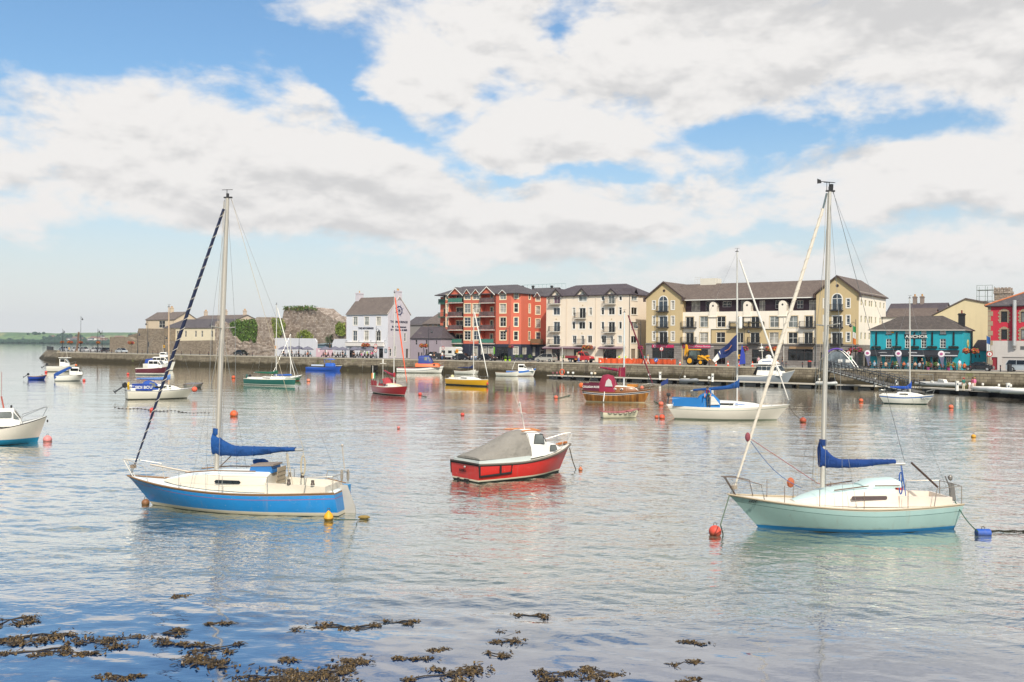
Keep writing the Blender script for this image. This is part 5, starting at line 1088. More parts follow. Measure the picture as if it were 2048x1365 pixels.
def furled(e, a, b, r, mt, stripe=None, turns=40, r0=None):
    a, b = Vector(a), Vector(b); N = 24; prof = [mix_(.45, 1, min(1, t/.5)) if t < .5 else mix_(1, .75, (t-.5)/.5) for t in [i/N for i in range(N+1)]]
    MB().tube([a.lerp(b, i/N) for i in range(N+1)], [r*p for p in reversed(prof)], 8).obj('furled_sail', mt, e, smooth=True)
    if stripe:
        d = (b-a); L = d.length; d.normalize(); u = d.cross(Vector((0, 1, 0))).normalized(); w = d.cross(u); n = turns*10; pts = []
        for i in range(n+1):
            t = i/n; tt = t*.97; dens = tt**.45 if False else tt
            ang = 2*math.pi*turns*(tt**1 if True else dens); rr = r*list(reversed(prof))[min(N, int(tt*N))]*1.06
            pts.append(a.lerp(b, tt**1.0)+u*rr*math.cos(ang)+w*rr*math.sin(ang))
        MB().tube(pts, stripe[1], 4).obj('lashing', stripe[0], e)
def mast(e, x, z0, z1, r=.06, rake=.0, mt=None, spread=(.55,), sw=.8, head=True):
    xt = x-rake*(z1-z0); mt = mt or ALU
    MB().tube([(x, 0, z0), (mix_(x, xt, .7), 0, mix_(z0, z1, .7)), (xt, 0, z1)], [r, r, r*.72], 10).obj('mast', mt, e, smooth=True)
    for f in spread: xs, zs = mix_(x, xt, f), mix_(z0, z1, f); MB().tube([(xs-.05, -sw, zs+.06), (xs, 0, zs), (xs-.05, sw, zs+.06)], .022, 6).obj('spreader', mt, e)
    if head:
        mb = MB(); mb.box(xt-.16, xt+.12, -.04, .04, z1, z1+.05); mb.tube([(xt+.02, 0, z1), (xt+.02, 0, z1+.32)], .012, 4); mb.tube([(xt-.18, 0, z1+.3), (xt+.2, 0, z1+.3)], .01, 4); mb.box(xt-.04, xt+.03, -.035, .035, z1+.05, z1+.17); mb.obj('masthead', DARK, e)
    return xt
def rail_set(e, H, xs, h=.55, inset=.06, zoff=0.0, r=.011, wire=True, mt=None):
    for sg in (-1, 1):
        tops = []
        for x in xs:
            y, z = sg*(H.y(x)-inset), H.z(x)+zoff; MB().tube([(x, y, z-.05), (x, y, z+h)], r, 5).obj('stanchion', mt or STEEL, e); tops.append((x, y, z+h))
        if wire:
            for a, b in zip(tops[:-1], tops[1:]): MB().tube([a, b], .005, 4).obj('lifeline', mt or STEEL, e)
def pulpit(e, H, x0, h=.6, over=.12, mt=None, r=.016):
    L = H.L; y0, z0 = H.y(x0)-.05, H.z(x0); zt = H.z(L)+h; mb = MB()
    mb.tube([(x0, -y0, z0), (x0+.12, -y0, z0+h*.9), (L-.2, -.16, zt), (L+over, 0, zt+.02), (L-.2, .16, zt), (x0+.12, y0, z0+h*.9), (x0, y0, z0)], r, 6)
    for sg in (-1, 1): mb.tube([(L-.25, sg*.06, H.z(L-.2)), (L+over*.5, sg*.08, zt)], r, 6)
    mb.obj('pulpit', mt or STEEL, e)
def pushpit(e, H, x1, h=.6, mt=None, r=.015):
    y0, y1 = H.y(.05)-.06, H.y(x1)-.05; z0, z1 = H.z(0), H.z(x1); mb = MB()
    mb.tube([(x1, -y1, z1), (x1-.1, -y1, z1+h), (.08, -y0, z0+h), (.02, 0, z0+h), (.08, y0, z0+h), (x1-.1, y1, z1+h), (x1, y1, z1)], r, 6)
    for sg in (-1, 1): mb.tube([(.06, sg*y0, z0), (.06, sg*y0, z0+h)], r, 6)
    mb.obj('pushpit', mt or STEEL, e)
def coaming(e, x0, x1, w0, w1, z, h, mt):
    mb = MB()
    for sg in (-1, 1): mb.prism([(x0, sg*w0, z), (x1, sg*w1, z), (x1, sg*w1, z+h), (x0, sg*w0, z+h*.8)], (0, -sg*.09, 0))
    mb.box(x0-.06, x0+.0, -w0, w0, z, z+h*.8); return mb.obj('cockpit_coaming', mt, e)
def winch(e, x, y, z): MB().lathe([(.07, z), (.06, z+.06), (.05, z+.08), (.055, z+.16), (.03, z+.17)], 10, (x, y, 0)).obj('winch', M('#6b5f58', .35, .7), e, smooth=True)
def outboard(e, x, y, z, up=False, mt=None, s_=1.0):
    mt = mt or BLACK; o = thing_part = link('outboard_motor', None, e, (x, y, z))
    mb = MB(); a = R(55) if up else R(4); R_ = Matrix.Rotation(a, 4, 'Y')
    k = MB(); k.loft([[(-.16*q, -.13*q, zz), (.14*q, -.13*q, zz), (.2*q, 0, zz), (.14*q, .13*q, zz), (-.16*q, .13*q, zz), (-.22*q, 0, zz)] for q, zz in ((.6, 0), (.95, .06), (1.0, .25), (.75, .36))])
    k2 = MB(); k2.box(-.06, .05, -.04, .04, -.75, 0); k2.box(-.2, .06, -.02, .02, -.62, -.58); k2.ball((-.02, 0, -.72), (.17, .05, .05), 8, 5)
    for kk, nm, m_ in ((k, 'cowl', mt), (k2, 'shaft', M('#33363a', .5))):
        kk.v = [tuple((R_ @ Vector(v))*s_) for v in kk.v]; kk.obj(nm, m_, o, smooth=True)
    return o
def place(stern, bow, B, off=.38):
    a, b = water(*stern), water(*bow); d = (b-a); L = d.length; d.normalize(); n = Vector((-d.y, d.x, 0)); n = n if n.dot(a) > 0 else -n
    return a+n*B*off, math.atan2(d.y, d.x), L
def boat(name, label, cat, stern, bow, B, off=.38, group=None):
    p, rz, L = place(stern, bow, B, off); return thing(name, label, cat, (p.x, p.y, 0), rz, group), L
def buoy_at(px, py, rpx, hexc, name='mooring_buoy', label='', shape='ball', sink=.25):
    p = water(px, py); r = .9*rpx*(p-CAM).length/FPX; o = thing(name, label, 'buoy', (p.x, p.y, 0))
    mb = MB()
    if shape == 'pear': mb.lathe([(.02, -r*.5), (r*.7, -r*.2), (r, r*.35), (r*.85, r*.9), (r*.4, r*1.5), (r*.15, r*1.75), (.02, r*1.8)], 14)
    elif shape == 'drum':
        mb.loft([[(x, r*.6*k*math.cos(2*math.pi*j/14), r*.62*k*math.sin(2*math.pi*j/14)+r*.35) for j in range(14)] for x, k in ((-r, .7), (-r*.93, 1), (-.1*r, 1.02), (r*.93, 1), (r, .7))])
    else: mb.ball((0, 0, r*(1-2*sink)), r, 16, 11)
    mb.obj('float', M(hexc, .55, var=.2, sc=3.0, kind='hull'), o, smooth=True)
    zt = {'pear': r*1.8, 'drum': r*.95}.get(shape, r*(2-2*sink)); N = 10; rr = max(.05, r*.22)
    MB().tube([(rr*math.cos(a), 0, zt+rr*.6+rr*math.sin(a)) for a in [2*math.pi*i/N for i in range(N+1)]], rr*.22, 5).obj('mooring_eye', M('#5b5148', .6, .4), o)
    return o
def rope(name, label, pts, r, mt, cat='rope', sag=.0):
    P = []
    for a, b in zip(pts[:-1], pts[1:]):
        a, b = Vector(a), Vector(b)
        for i in range(8): t = i/8; q = a.lerp(b, t); q.z -= sag*math.sin(math.pi*t); P.append(q)
    P.append(Vector(pts[-1])); o = P[0].copy(); return MB().tube([q-o for q in P], r, 5).obj(name, mt, loc=o, label=label, category=cat)
NVY = M('#16356c', .9, var=.3, sc=3, bump=.10, bsc=3.2); COV = M('#124683', .9, var=.3, sc=3, bump=.12, bsc=3.0); ANT = M('#20302f', .8)
CREAM_ = M('#d8cdbb', .5, var=.08); GEL = M('#e9e5da', .38, var=.08, coat=.2, kind='hull'); MINTW = M('#c3d8d4', .45, var=.06)
# ---------------------------------------------------------------- the blue sloop
e, LW = boat('blue_sailing_yacht', 'bright blue sailing yacht with blue sail cover and dark striped furled jib', 'sailboat', (665, 1036), (297, 1020), 2.45)
e.scale = (1.10, 1.06, 1.025); L = 7.62; BL = M('#1c80c2', .38, var=.22, sc=1.2, coat=.3, kind='hull')
H = Hull(e, L, 2.45, (.80, .72, 1.02), [('s', 0), ('s', .05), ('s', .17), ('s', .19), ('w', .14), ('w', .03)], ([TEAK, BL, M('#8d4a6a', .5), M('#c9bfa9', .6, var=.2), ANT], [0, 1, 2, 1, 3, 4]), tr=.62, rake=.95, srake=-.12, draft=.55, deck=M('#d9e2e4', .6, var=.08), trim_=TEAK)
cs = [(6.15, .25, .93, .97), (5.6, .5, .86, 1.12), (4.9, .66, .8, 1.28), (4.2, .76, .76, 1.36), (3.2, .82, .74, 1.40), (2.35, .82, .74, 1.40), (2.3, .8, .74, 1.36)]
cabin(e, cs, [CREAM_, M('#dfe9ec', .5, var=.06)], tumble=.86)
for sg in (-1, 1): side_panel(e, 'cabin_window', G_DARK, rrect(3.15, 4.05, 1.0, 1.12, .05), sg*.79); MB().tube([(5.2, sg*.55, 1.3), (4.2, sg*.62, 1.41), (2.7, sg*.66, 1.44)], .022, 5).obj('handrail', TEAK, e)
coaming(e, .35, 2.3, .78, .84, .72, .36, CREAM_); side_panel(e, 'cockpit_seat', M('#8fb2cf', .6), [(.4, .75), (2.2, .75), (2.2, 1.0), (.4, .96)], .7, .05)
mb = MB(); mb.prism([(2.25, -.36, 1.36), (3.05, -.36, 1.4), (3.0, -.36, 1.56), (2.3, -.36, 1.60)], (0, .72, 0)); mb.obj('companion_hatch', M('#2d6fae', .5), e)
mb = MB(); mb.prism([(2.22, -.38, 1.6), (3.02, -.38, 1.56), (3.0, -.38, 1.62), (2.22, -.38, 1.66)], (0, .76, 0)); mb.obj('hatch_cover', M('#8e7f73', .7, var=.2), e)
mb = MB()
for i in range(4): mb.prism([(2.1-i*.012, -.33, .95+i*.15), (2.1-i*.012, .33, .95+i*.15), (2.11-i*.012, .33, 1.09+i*.15), (2.11-i*.012, -.33, 1.09+i*.15)], (.03, 0, 0))
mb.obj('washboard', M('#96866f', .7, var=.25, sc=8), e)
# crumpled hood folded off the hatch
rg = random.Random(4); rings = []
for i in range(12):
    t = i/11; x = 3.1-.12*math.sin(t*3); y = -.30-.62*t; z = 1.64-.05*t-(.55*max(0, t-.45)/.55)
    rings.append([(x+.17*(1-.2*t)*math.cos(a)*(1+.25*mnoise.noise((t*4, j, 1))), y-.05*math.cos(a*2), z+.10*math.sin(a)*(1+.4*mnoise.noise((t*6, j, 5)))) for j, a in enumerate([2*math.pi*k/9 for k in range(9)])])
mb = MB(); mb.loft(rings); mb.obj('folded_hood', NVY if False else COV, e, smooth=True, angle=70)
xt = mast(e, 4.38, 1.36, 11.0, .082, .030, M('#b9b2a6', .45, .35, var=.12), (.52,), .85)
MB().tube([(4.36, 0, 2.0), (1.35, 0, 2.16)], .05, 8).obj('boom', ALU, e); sailcover(e, 4.40, 1.62, 2.0, 2.72, .22, COV, .17, .10, 2, .5, 2.12)
mb = MB(); mb.tube([(4.4, 0, 2.6), (4.4, 0, 2.82)], .12, 10); mb.obj('cover_collar', COV, e)
fa = (4.38-.03*9.3+.12, 0, 10.62); fb_ = (L-.28, 0, 1.45)
furled(e, fa, fb_, .062, M('#16213f', .8, var=.15), (M('#cfc6b8', .8), .010), 25); MB().tube([fa, (xt+.1, 0, 10.95)], .012, 4).obj('forestay', STEEL, e); MB().tube([fb_, (L-.12, 0, 1.05)], .022, 5).obj('forestay', STEEL, e)
MB().lathe([(.03, 1.3), (.1, 1.32), (.1, 1.42), (.03, 1.44)], 10, (L-.22, 0, 0)).obj('furling_drum', M('#8b7a68', .5), e)
sp = (4.38-.03*5.0, 6.43)
for sg in (-1, 1):
    wires(e, 'shroud', [((xt, 0, 10.9), (sp[0]-.05, sg*.85, sp[1])), ((sp[0]-.05, sg*.85, sp[1]), (4.2, sg*1.12, .76)), ((sp[0], 0, sp[1]-.1), (4.75, sg*1.08, .78)), ((sp[0], 0, sp[1]-.1), (3.75, sg*1.12, .76))], .006)
wires(e, 'backstay', [((xt-.12, 0, 10.98), (.02, 0, .85))], .006); wires(e, 'topping_lift', [((xt-.14, 0, 10.98), (1.35, 0, 2.2))], .007, ROPE)
wires(e, 'halyard', [((xt+.1, 0, 10.9), (4.5, .0, 1.5)), ((xt+.12, .03, 10.9), (4.56, .05, 1.45)), ((4.2, -.3, 6.4), (4.75, -1.0, .85))], .006, ROPE)
wires(e, 'mainsheet', [((1.9, 0, 2.02), (1.75, .12, .9)), ((1.94, 0, 2.02), (1.85, -.12, .9)), ((1.88, 0, 2.0), (1.7, 0, .9))], .012, ROPE)
mb = MB(); mb.tube([(1.35+.07*math.cos(a), 0, 1.6+.34*math.sin(a)) for a in [2*math.pi*i/16 for i in range(17)]], .028, 6); mb.tube([(1.35, 0, 2.1), (1.35, 0, 1.9)], .012, 4); mb.obj('rope_coil', ROPE, e)
wires(e, 'vang', [((4.3, 0, 1.42), (3.75, 0, 1.98))], .02, M('#6e6259'))
rail_set(e, H, (2.1, 3.6, 5.2), .58); pulpit(e, H, 6.55, .58, .18, M('#c8c2b8', .35, .5)); pushpit(e, H, .95, .56, M('#b4aca0', .35, .6))
MB().tube([(L-.6, -.42, 1.4), (5.2, -.93, 1.0), (4.5, -1.15, .8)], .035, 6).obj('whisker_pole', M('#a49b90', .5, .4), e)
for x, y in ((1.7, -.82), (2.15, -.82), (1.5, .8), (.7, .8)): winch(e, x, y, 1.06)
mb = MB(); mb.prism([(-.08, -.035, -.4), (-.50, -.035, -.4), (-.44, -.035, .25), (-.16, -.035, .98), (.06, -.035, .98), (.02, -.035, .4)], (0, .07, 0)); mb.obj('rudder', M('#b5b0a8', .6, var=.2), e)
mb = MB(); mb.prism([(.10, -.45, .1), (-.06, -.45, .12), (-.14, -.45, .95), (.06, -.45, .95)], (0, .30, 0)); mb.obj('transom_step', M('#3f97cf', .45, var=.1), e)
mb = MB(); mb.tube([(.6, -.25, 1.15), (-.12, 0, 1.05)], .02, 6); mb.obj('tiller', TEAK, e)
mb = MB(); mb.tube([(.25, -.9, 1.4), (.32, -.85, 2.2)], .02, 5); mb.ball((.32, -.85, 2.25), .05, 8, 5); mb.obj('danbuoy_pole', M('#b8ada0', .6), e)
for k in range(2): mb = MB(); mb.lathe([(.03, 1.0), (.05, 1.1), (.05, 1.32), (.03, 1.4)], 8, (.1+k*.18, -.82+k*.1, 0)); mb.obj('fender', M('#8f8578', .7), e)
# ---------------------------------------------------------------- the mint sloop
e, LW = boat('mint_sailing_yacht', 'pale mint green sailing yacht with blue sail cover and cream furled jib', 'sailboat', (1936, 1061), (1507, 1067), 2.45)
e.scale = (1.065, 1.05, 1.05); L = 7.45; MI = M('#9cb9b5', .38, var=.16, sc=1.2, coat=.3, kind='hull')
H = Hull(e, L, 2.45, (.78, .72, 1.06), [('s', 0), ('s', .045), ('s', .20), ('s', .215), ('w', .10), ('w', .0)], ([M('#c9bda8', .7), MI, M('#3e5a58', .5), M('#1f6fa3', .5, var=.15), ANT], [0, 1, 2, 1, 3, 4]), tr=.55, rake=1.0, srake=.28, draft=.55, deck=M('#dcd6c9', .6, var=.08), trim_=M('#b5a58c', .7))
cs = [(5.35, .2, .84, .87), (4.9, .46, .8, 1.02), (4.3, .64, .77, 1.2), (3.6, .72, .75, 1.30), (2.7, .78, .74, 1.34), (2.25, .78, .74, 1.34), (2.2, .76, .74, 1.3)]
cabin(e, cs, [M('#dfd0c2', .5, var=.06), MINTW], tumble=.86)
cabin(e, [(3.15, .36, 1.3, 1.36), (2.8, .4, 1.3, 1.52), (2.1, .42, 1.3, 1.56), (1.95, .42, 1.3, 1.5)], [MINTW, MINTW], 'companion_hatch', tumble=.9)
for sg in (-1, 1): side_panel(e, 'cabin_window', M('#564848', .3), rrect(2.6, 3.75, .97, 1.09, .03), sg*.75); MB().tube([(4.2, sg*.5, 1.24), (3.1, sg*.56, 1.38)], .02, 5).obj('handrail', M('#6d5240', .7), e); MB().tube([(2.9, sg*.56, 1.38), (2.1, sg*.58, 1.38)], .02, 5).obj('handrail', M('#6d5240', .7), e)
coaming(e, .45, 2.2, .66, .78, .74, .34, M('#dfd0c2', .5)); side_panel(e, 'cockpit_seat', MINTW, [(.5, .75), (2.1, .75), (2.1, 1.0), (.5, .98)], .6, .05)
xt = mast(e, 4.36, 1.27, 10.75, .075, .018, M('#c3beb4', .45, .3, var=.1), (.545,), .82)
mb = MB(); mb.tube([(xt+.1, 0, 10.8), (xt+.1, 0, 11.05)], .01, 4); mb.tube([(xt-.15, 0, 11.05), (xt+.4, 0, 11.08)], .012, 4); mb.prism([(xt+.28, 0, 11.02), (xt+.42, 0, 11.0), (xt+.42, 0, 11.16), (xt+.3, 0, 11.12)], (0, .01, 0)); mb.lathe([(.06, 10.8), (.07, 10.98), (.04, 11.0)], 8, (xt-.05, 0, 0)); mb.obj('wind_vane', BLACK, e)
MB().tube([(4.33, 0, 1.98), (1.62, 0, 2.0)], .05, 8).obj('boom', ALU, e); sailcover(e, 4.38, 1.95, 2.0, 2.72, .17, NVY if False else M('#123a7a', .9, var=.3, sc=3, bump=.10, bsc=4), .15, .06, 5, .75, 2.02)
mb = MB(); mb.tube([(4.365, 0, 2.6), (4.365, 0, 2.80)], .11, 10); mb.obj('cover_collar', NVY, e)
sp = (4.36-.018*5.2, 6.43); fa = (xt+.22, 0, 10.2); fb_ = (L-.24, 0, 1.36)
furled(e, fa, fb_, .066, M('#d9cfbf', .85, var=.12, sc=3), (M('#cbbfac', .85), .006), 26)
MB().tube([fa, (xt+.1, 0, 10.7)], .03, 6).obj('forestay', M('#5d6a6c', .5), e); MB().tube([fb_, (L-.1, 0, 1.08)], .03, 5).obj('forestay', STEEL, e); MB().lathe([(.03, 1.22), (.1, 1.24), (.1, 1.34), (.03, 1.36)], 10, (L-.2, 0, 0)).obj('furling_drum', M('#9a8d7d', .5), e)
knot = (6.82, 0, 2.88)
MB().ball(knot, (.09, .08, .15), 8, 6).obj('clew_knot', M('#8a4650', .8), e)
wires(e, 'jib_sheet', [(knot, (4.3, -.5, 1.32)), ((4.3, -.5, 1.32), (2.1, -.95, .8)), ((2.1, -.95, .8), (.9, -.9, .95))], .011, M('#a6605c', .8))
pts = [Vector(knot).lerp(Vector((5.2, .3, 1.3)), i/8)-Vector((0, 0, .25*math.sin(math.pi*i/8))) for i in range(9)]; MB().tube(pts, .011, 5).obj('jib_sheet', M('#44618f', .8), e)
for sg in (-1, 1): wires(e, 'shroud', [((xt, 0, 10.6), (sp[0]-.05, sg*.82, sp[1])), ((sp[0]-.05, sg*.82, sp[1]), (4.2, sg*1.1, .76)), ((sp[0], 0, sp[1]-.1), (4.75, sg*1.06, .78)), ((sp[0], 0, sp[1]-.1), (3.75, sg*1.1, .76))], .006)
wires(e, 'backstay', [((xt-.1, 0, 10.75), (.05, 0, .85))], .005); wires(e, 'topping_lift', [((xt-.12, 0, 10.75), (1.62, 0, 2.06))], .008, M('#5b5f60')); wires(e, 'halyard', [((xt+.08, .03, 10.7), (4.5, .02, 1.4)), ((xt+.1, -.05, 10.6), (4.55, -.1, 1.4)), ((4.3, -.06, 6.3), (4.5, -.55, 1.0))], .006, ROPE)
wires(e, 'mainsheet', [((1.75, 0, 1.95), (1.6, .05, .95)), ((1.72, 0, 1.95), (1.55, -.03, .95))], .012, M('#3b62a8', .8))
mb = MB()
for k in (-.1, .12): mb.tube([(1.72+.05*math.cos(a), -.05, 1.35+k*1.6+.18*math.sin(a)) for a in [2*math.pi*i/14 for i in range(15)]], .022, 5)
mb.obj('rope_coil', M('#3b62a8', .8), e)
mb = MB(); rg = random.Random(2)
for k in range(5): c = (2.35+rg.uniform(-.1, .1), -.72, 1.12+rg.uniform(-.05, .05)); mb.tube([(c[0]+.16*math.cos(a)*(1-.1*k), c[1]-.02*k, c[2]+.24*math.sin(a)) for a in [2*math.pi*i/12 for i in range(13)]], .012, 4)
mb.obj('rope_coil', M('#a08670', .9), e)
rail_set(e, H, (2.1, 3.55, 4.9, 5.9), .55, wire=False, mt=M('#7d6a5c', .5, .3)); pulpit(e, H, 6.45, .56, .22, M('#6f6259', .45, .4)); pushpit(e, H, 1.15, .58, M('#9c9389', .4, .5))
for x in (2.0, 1.4): winch(e, x, -.74, 1.05)
mb = MB(); mb.ball((5.0, -.98, 1.28), (.13, .1, .17), 8, 6); mb.obj('deck_fender', M('#b0603f', .8), e)
mb = MB(); mb.tube([(.55, .1, 1.25), (1.45, .1, 2.05)], .035, 6); mb.obj('boathook', M('#4a3a33', .7), e)
mb = MB(); mb.prism([(.05, -.03, .75), (-.12, -.03, .8), (-.05, -.03, 1.35), (.12, -.03, 1.35)], (0, .06, 0)); mb.tube([(-.1, 0, .8), (.25, 0, 1.6)], .02, 5); mb.ball((.12, .1, 1.55), (.07, .05, .1), 8, 5); mb.ball((-.02, -.2, 1.52), (.06, .05, .07), 8, 5); mb.obj('wind_steering', M('#7a7672', .45, .5), e)
mb = MB(); mb.prism([(.3, -.03, -.5), (.02, -.03, -.5), (.05, -.03, .22), (.42, -.03, .22)], (0, .06, 0)); mb.obj('rudder', M('#2c86a8', .5), e)
mb = MB(); mb.box(1.3, 1.5, -.8, -.65, 1.05, 1.16); mb.obj('winch_cover', M('#b8452f', .8), e)
o = text('boat_name', 'AVENTURA', .125, M('#16201f', .5), e, (6.62, -H.y(6.62)-.0, .93), (math.pi/2, 0, 0), ext=.004, bold=.003); o.rotation_euler = (R(90), R(5.0), math.atan2(H.y(6.3)-H.y(6.9), .6)+math.pi); o.location = (6.70, H.y(6.70)+.012, .90)
MINT = e
# ---------------------------------------------------------------- red motor boat under canvas
e, LW = boat('red_motor_boat', 'red motor boat with white cabin and grey canvas cockpit cover', 'motorboat', (936, 965), (1116, 946), 2.2, 0.12)
L = 6.35; RD = M('#cb2a22', .38, var=.16, sc=1.4, coat=.3, kind='hull')
H = Hull(e, L, 2.25, (.86, .80, 1.30), [('s', 0), ('s', .10), ('s', .11), ('w', .15), ('w', .08)], ([RUBBER, M('#a59a8b', .8), RD, M('#e2d6bd', .6), M('#16221f', .8)], [0, 2, 2, 3, 4]), tr=.92, rake=.75, srake=.05, draft=.35, pm=.35, full=2.6, boxy=4.0, bow=1.4, deck=GEL)
for sg in (-1, 1): MB().tube([(p*L, sg*(H.hb(p)+.02), H.sh(p)-.02) for p in [i/24 for i in range(25)]], .05, 6).obj('rub_rail', M('#6d645a', .85), e)
MB().tube([(0, -1.03, .84), (-.03, 0, .86), (0, 1.03, .84)], .05, 6).obj('rub_rail', M('#3a3330', .85), e)
for sg in (-1, 1):
    mb = MB(); f = lambda x, z: (x, sg*(H.y(x)*(1-.02)+.03), z)
    mb.tube([f(.03, .8), f(.05, .32), f(.8, .34), f(1.75, .38), f(1.8, .78)], .05, 6); mb.tube([f(1.15, .36), f(1.15, .8)], .05, 6); mb.obj('fender_frame', RUBBER, e)
coaming(e, .15, 3.0, .92, .98, .8, .22, M('#c9d0cc', .5))
rings = []
for x, zt, w in ((.2, 1.10, .86), (.7, 1.28, .9), (1.4, 1.55, .92), (2.1, 1.86, .92), (2.7, 2.10, .90), (3.05, 2.14, .88), (3.2, 2.14, .86)):
    z0 = 1.0; r = []
    for j in range(13):
        t = j/12; a = math.pi*t; yy = -math.cos(a); zz = math.sin(a)**.55
        r.append((x+.02*mnoise.noise((x*3, j, 2)), w*yy*(1-.18*zz*(.4+.6*(zt-1)/1.1))+.09*mnoise.noise((x*2.2+j*.5, j*.9, 1)), z0+(zt-z0)*zz*(1+.10*mnoise.noise((x*2.5+j*.4, j*1.1, 7)))))
    rings.append(r)
mb = MB(); mb.loft(rings, closed=False, caps=False); mb.poly(list(reversed(rings[0]))); mb.obj('canvas_cover', M('#8a857d', .92, var=.22, sc=1.8, bump=.14, bsc=2.4), e, smooth=True, angle=60)
cabin(e, [(3.1, .86, .9, 2.12), (3.2, .88, .9, 2.14), (3.75, .86, .95, 2.12), (4.0, .82, .95, 1.98), (4.3, .78, 1.0, 1.52)], [WHITE, WHITE], 'wheelhouse', tumble=.82)
cabin(e, [(4.0, .80, .95, 1.50), (4.6, .68, 1.02, 1.50), (5.0, .55, 1.1, 1.42), (5.35, .4, 1.16, 1.24)], [WHITE, WHITE], 'forward_cabin', tumble=.8)
mb = MB(); mb.tube([(2.75, -.62, 2.13), (3.3, -.66, 2.15), (3.85, -.62, 2.10), (3.9, 0, 2.14), (3.85, .62, 2.10), (2.75, .62, 2.13)], .035, 6); mb.obj('roof_rail', M('#c98452', .7, var=.2), e)
for sg in (-1, 1):
    for nm, pts, sd in (('cabin_window', [(3.35, 1.55), (3.95, 1.52), (3.85, 1.92), (3.42, 1.95)], .80), ('cabin_window', [(4.42, 1.12), (4.85, 1.16), (4.75, 1.38), (4.45, 1.40)], .70)): side_panel(e, 'window_frame', RUBBER, [(mix_(3.62 if sd > .75 else 4.6, x, 1.12), mix_(1.74 if sd > .75 else 1.27, z, 1.14)) for x, z in pts], sg*sd, .006); side_panel(e, nm, G_PALE, pts, sg*(sd+.007), .006)
mb = MB(); mb.poly([(3.98, -.62, 1.95), (3.98, .62, 1.95), (4.24, .66, 1.56), (4.24, -.66, 1.56)]); mb.obj('windscreen', G_BLUE, e)
mb = MB(); mb.tube([(3.45, 0, 2.1), (3.15, 0, 3.3)], .03, 6); mb.tube([(3.2, -.35, 2.9), (3.2, .35, 2.9)], .018, 5); mb.tube([(3.2, 0, 2.9), (3.02, .3, 3.9)], .01, 4); mb.ball((3.14, 0, 3.36), .05, 8, 5); mb.lathe([(.05, 3.2), (.06, 3.32)], 8, (3.24, .12, 0)); mb.obj('signal_mast', M('#d6cdc4', .6), e)
pulpit(e, H, 5.2, .5, .05, M('#c8c4bd', .35, .5)); mb = MB(); mb.tube([(5.5, -.1, 1.35), (6.1, 0, 1.38)], .06, 6); mb.tube([(5.6, .2, 1.3), (5.9, -.2, 1.42)], .035, 6); mb.obj('anchor', M('#b06a35', .7), e)
o = text('boat_name', 'KRISKA', .15, M('#2a1512', .6), e, (-.02, .12, .48), (R(90), 0, R(-90)), ext=.004, bold=.004)
mb = MB(); mb.ball((-.03, -.05, .66), (.04, .06, .05), 8, 5); mb.obj('stern_light', ALU, e)
mb = MB(); [mb.tube([(-.015, .62-.12*k, .22), (-.02, .64-.12*k, .44)], .014, 5) for k in range(2)]; mb.obj('exhaust_stain', M('#d8c4bc', .8), e) if False else None
for y in (.4, -.1, -.3): MB().box(-.08, -.0, y-.05, y+.05, .0, .14).obj('trim_bracket', RUBBER, e)
RB = e
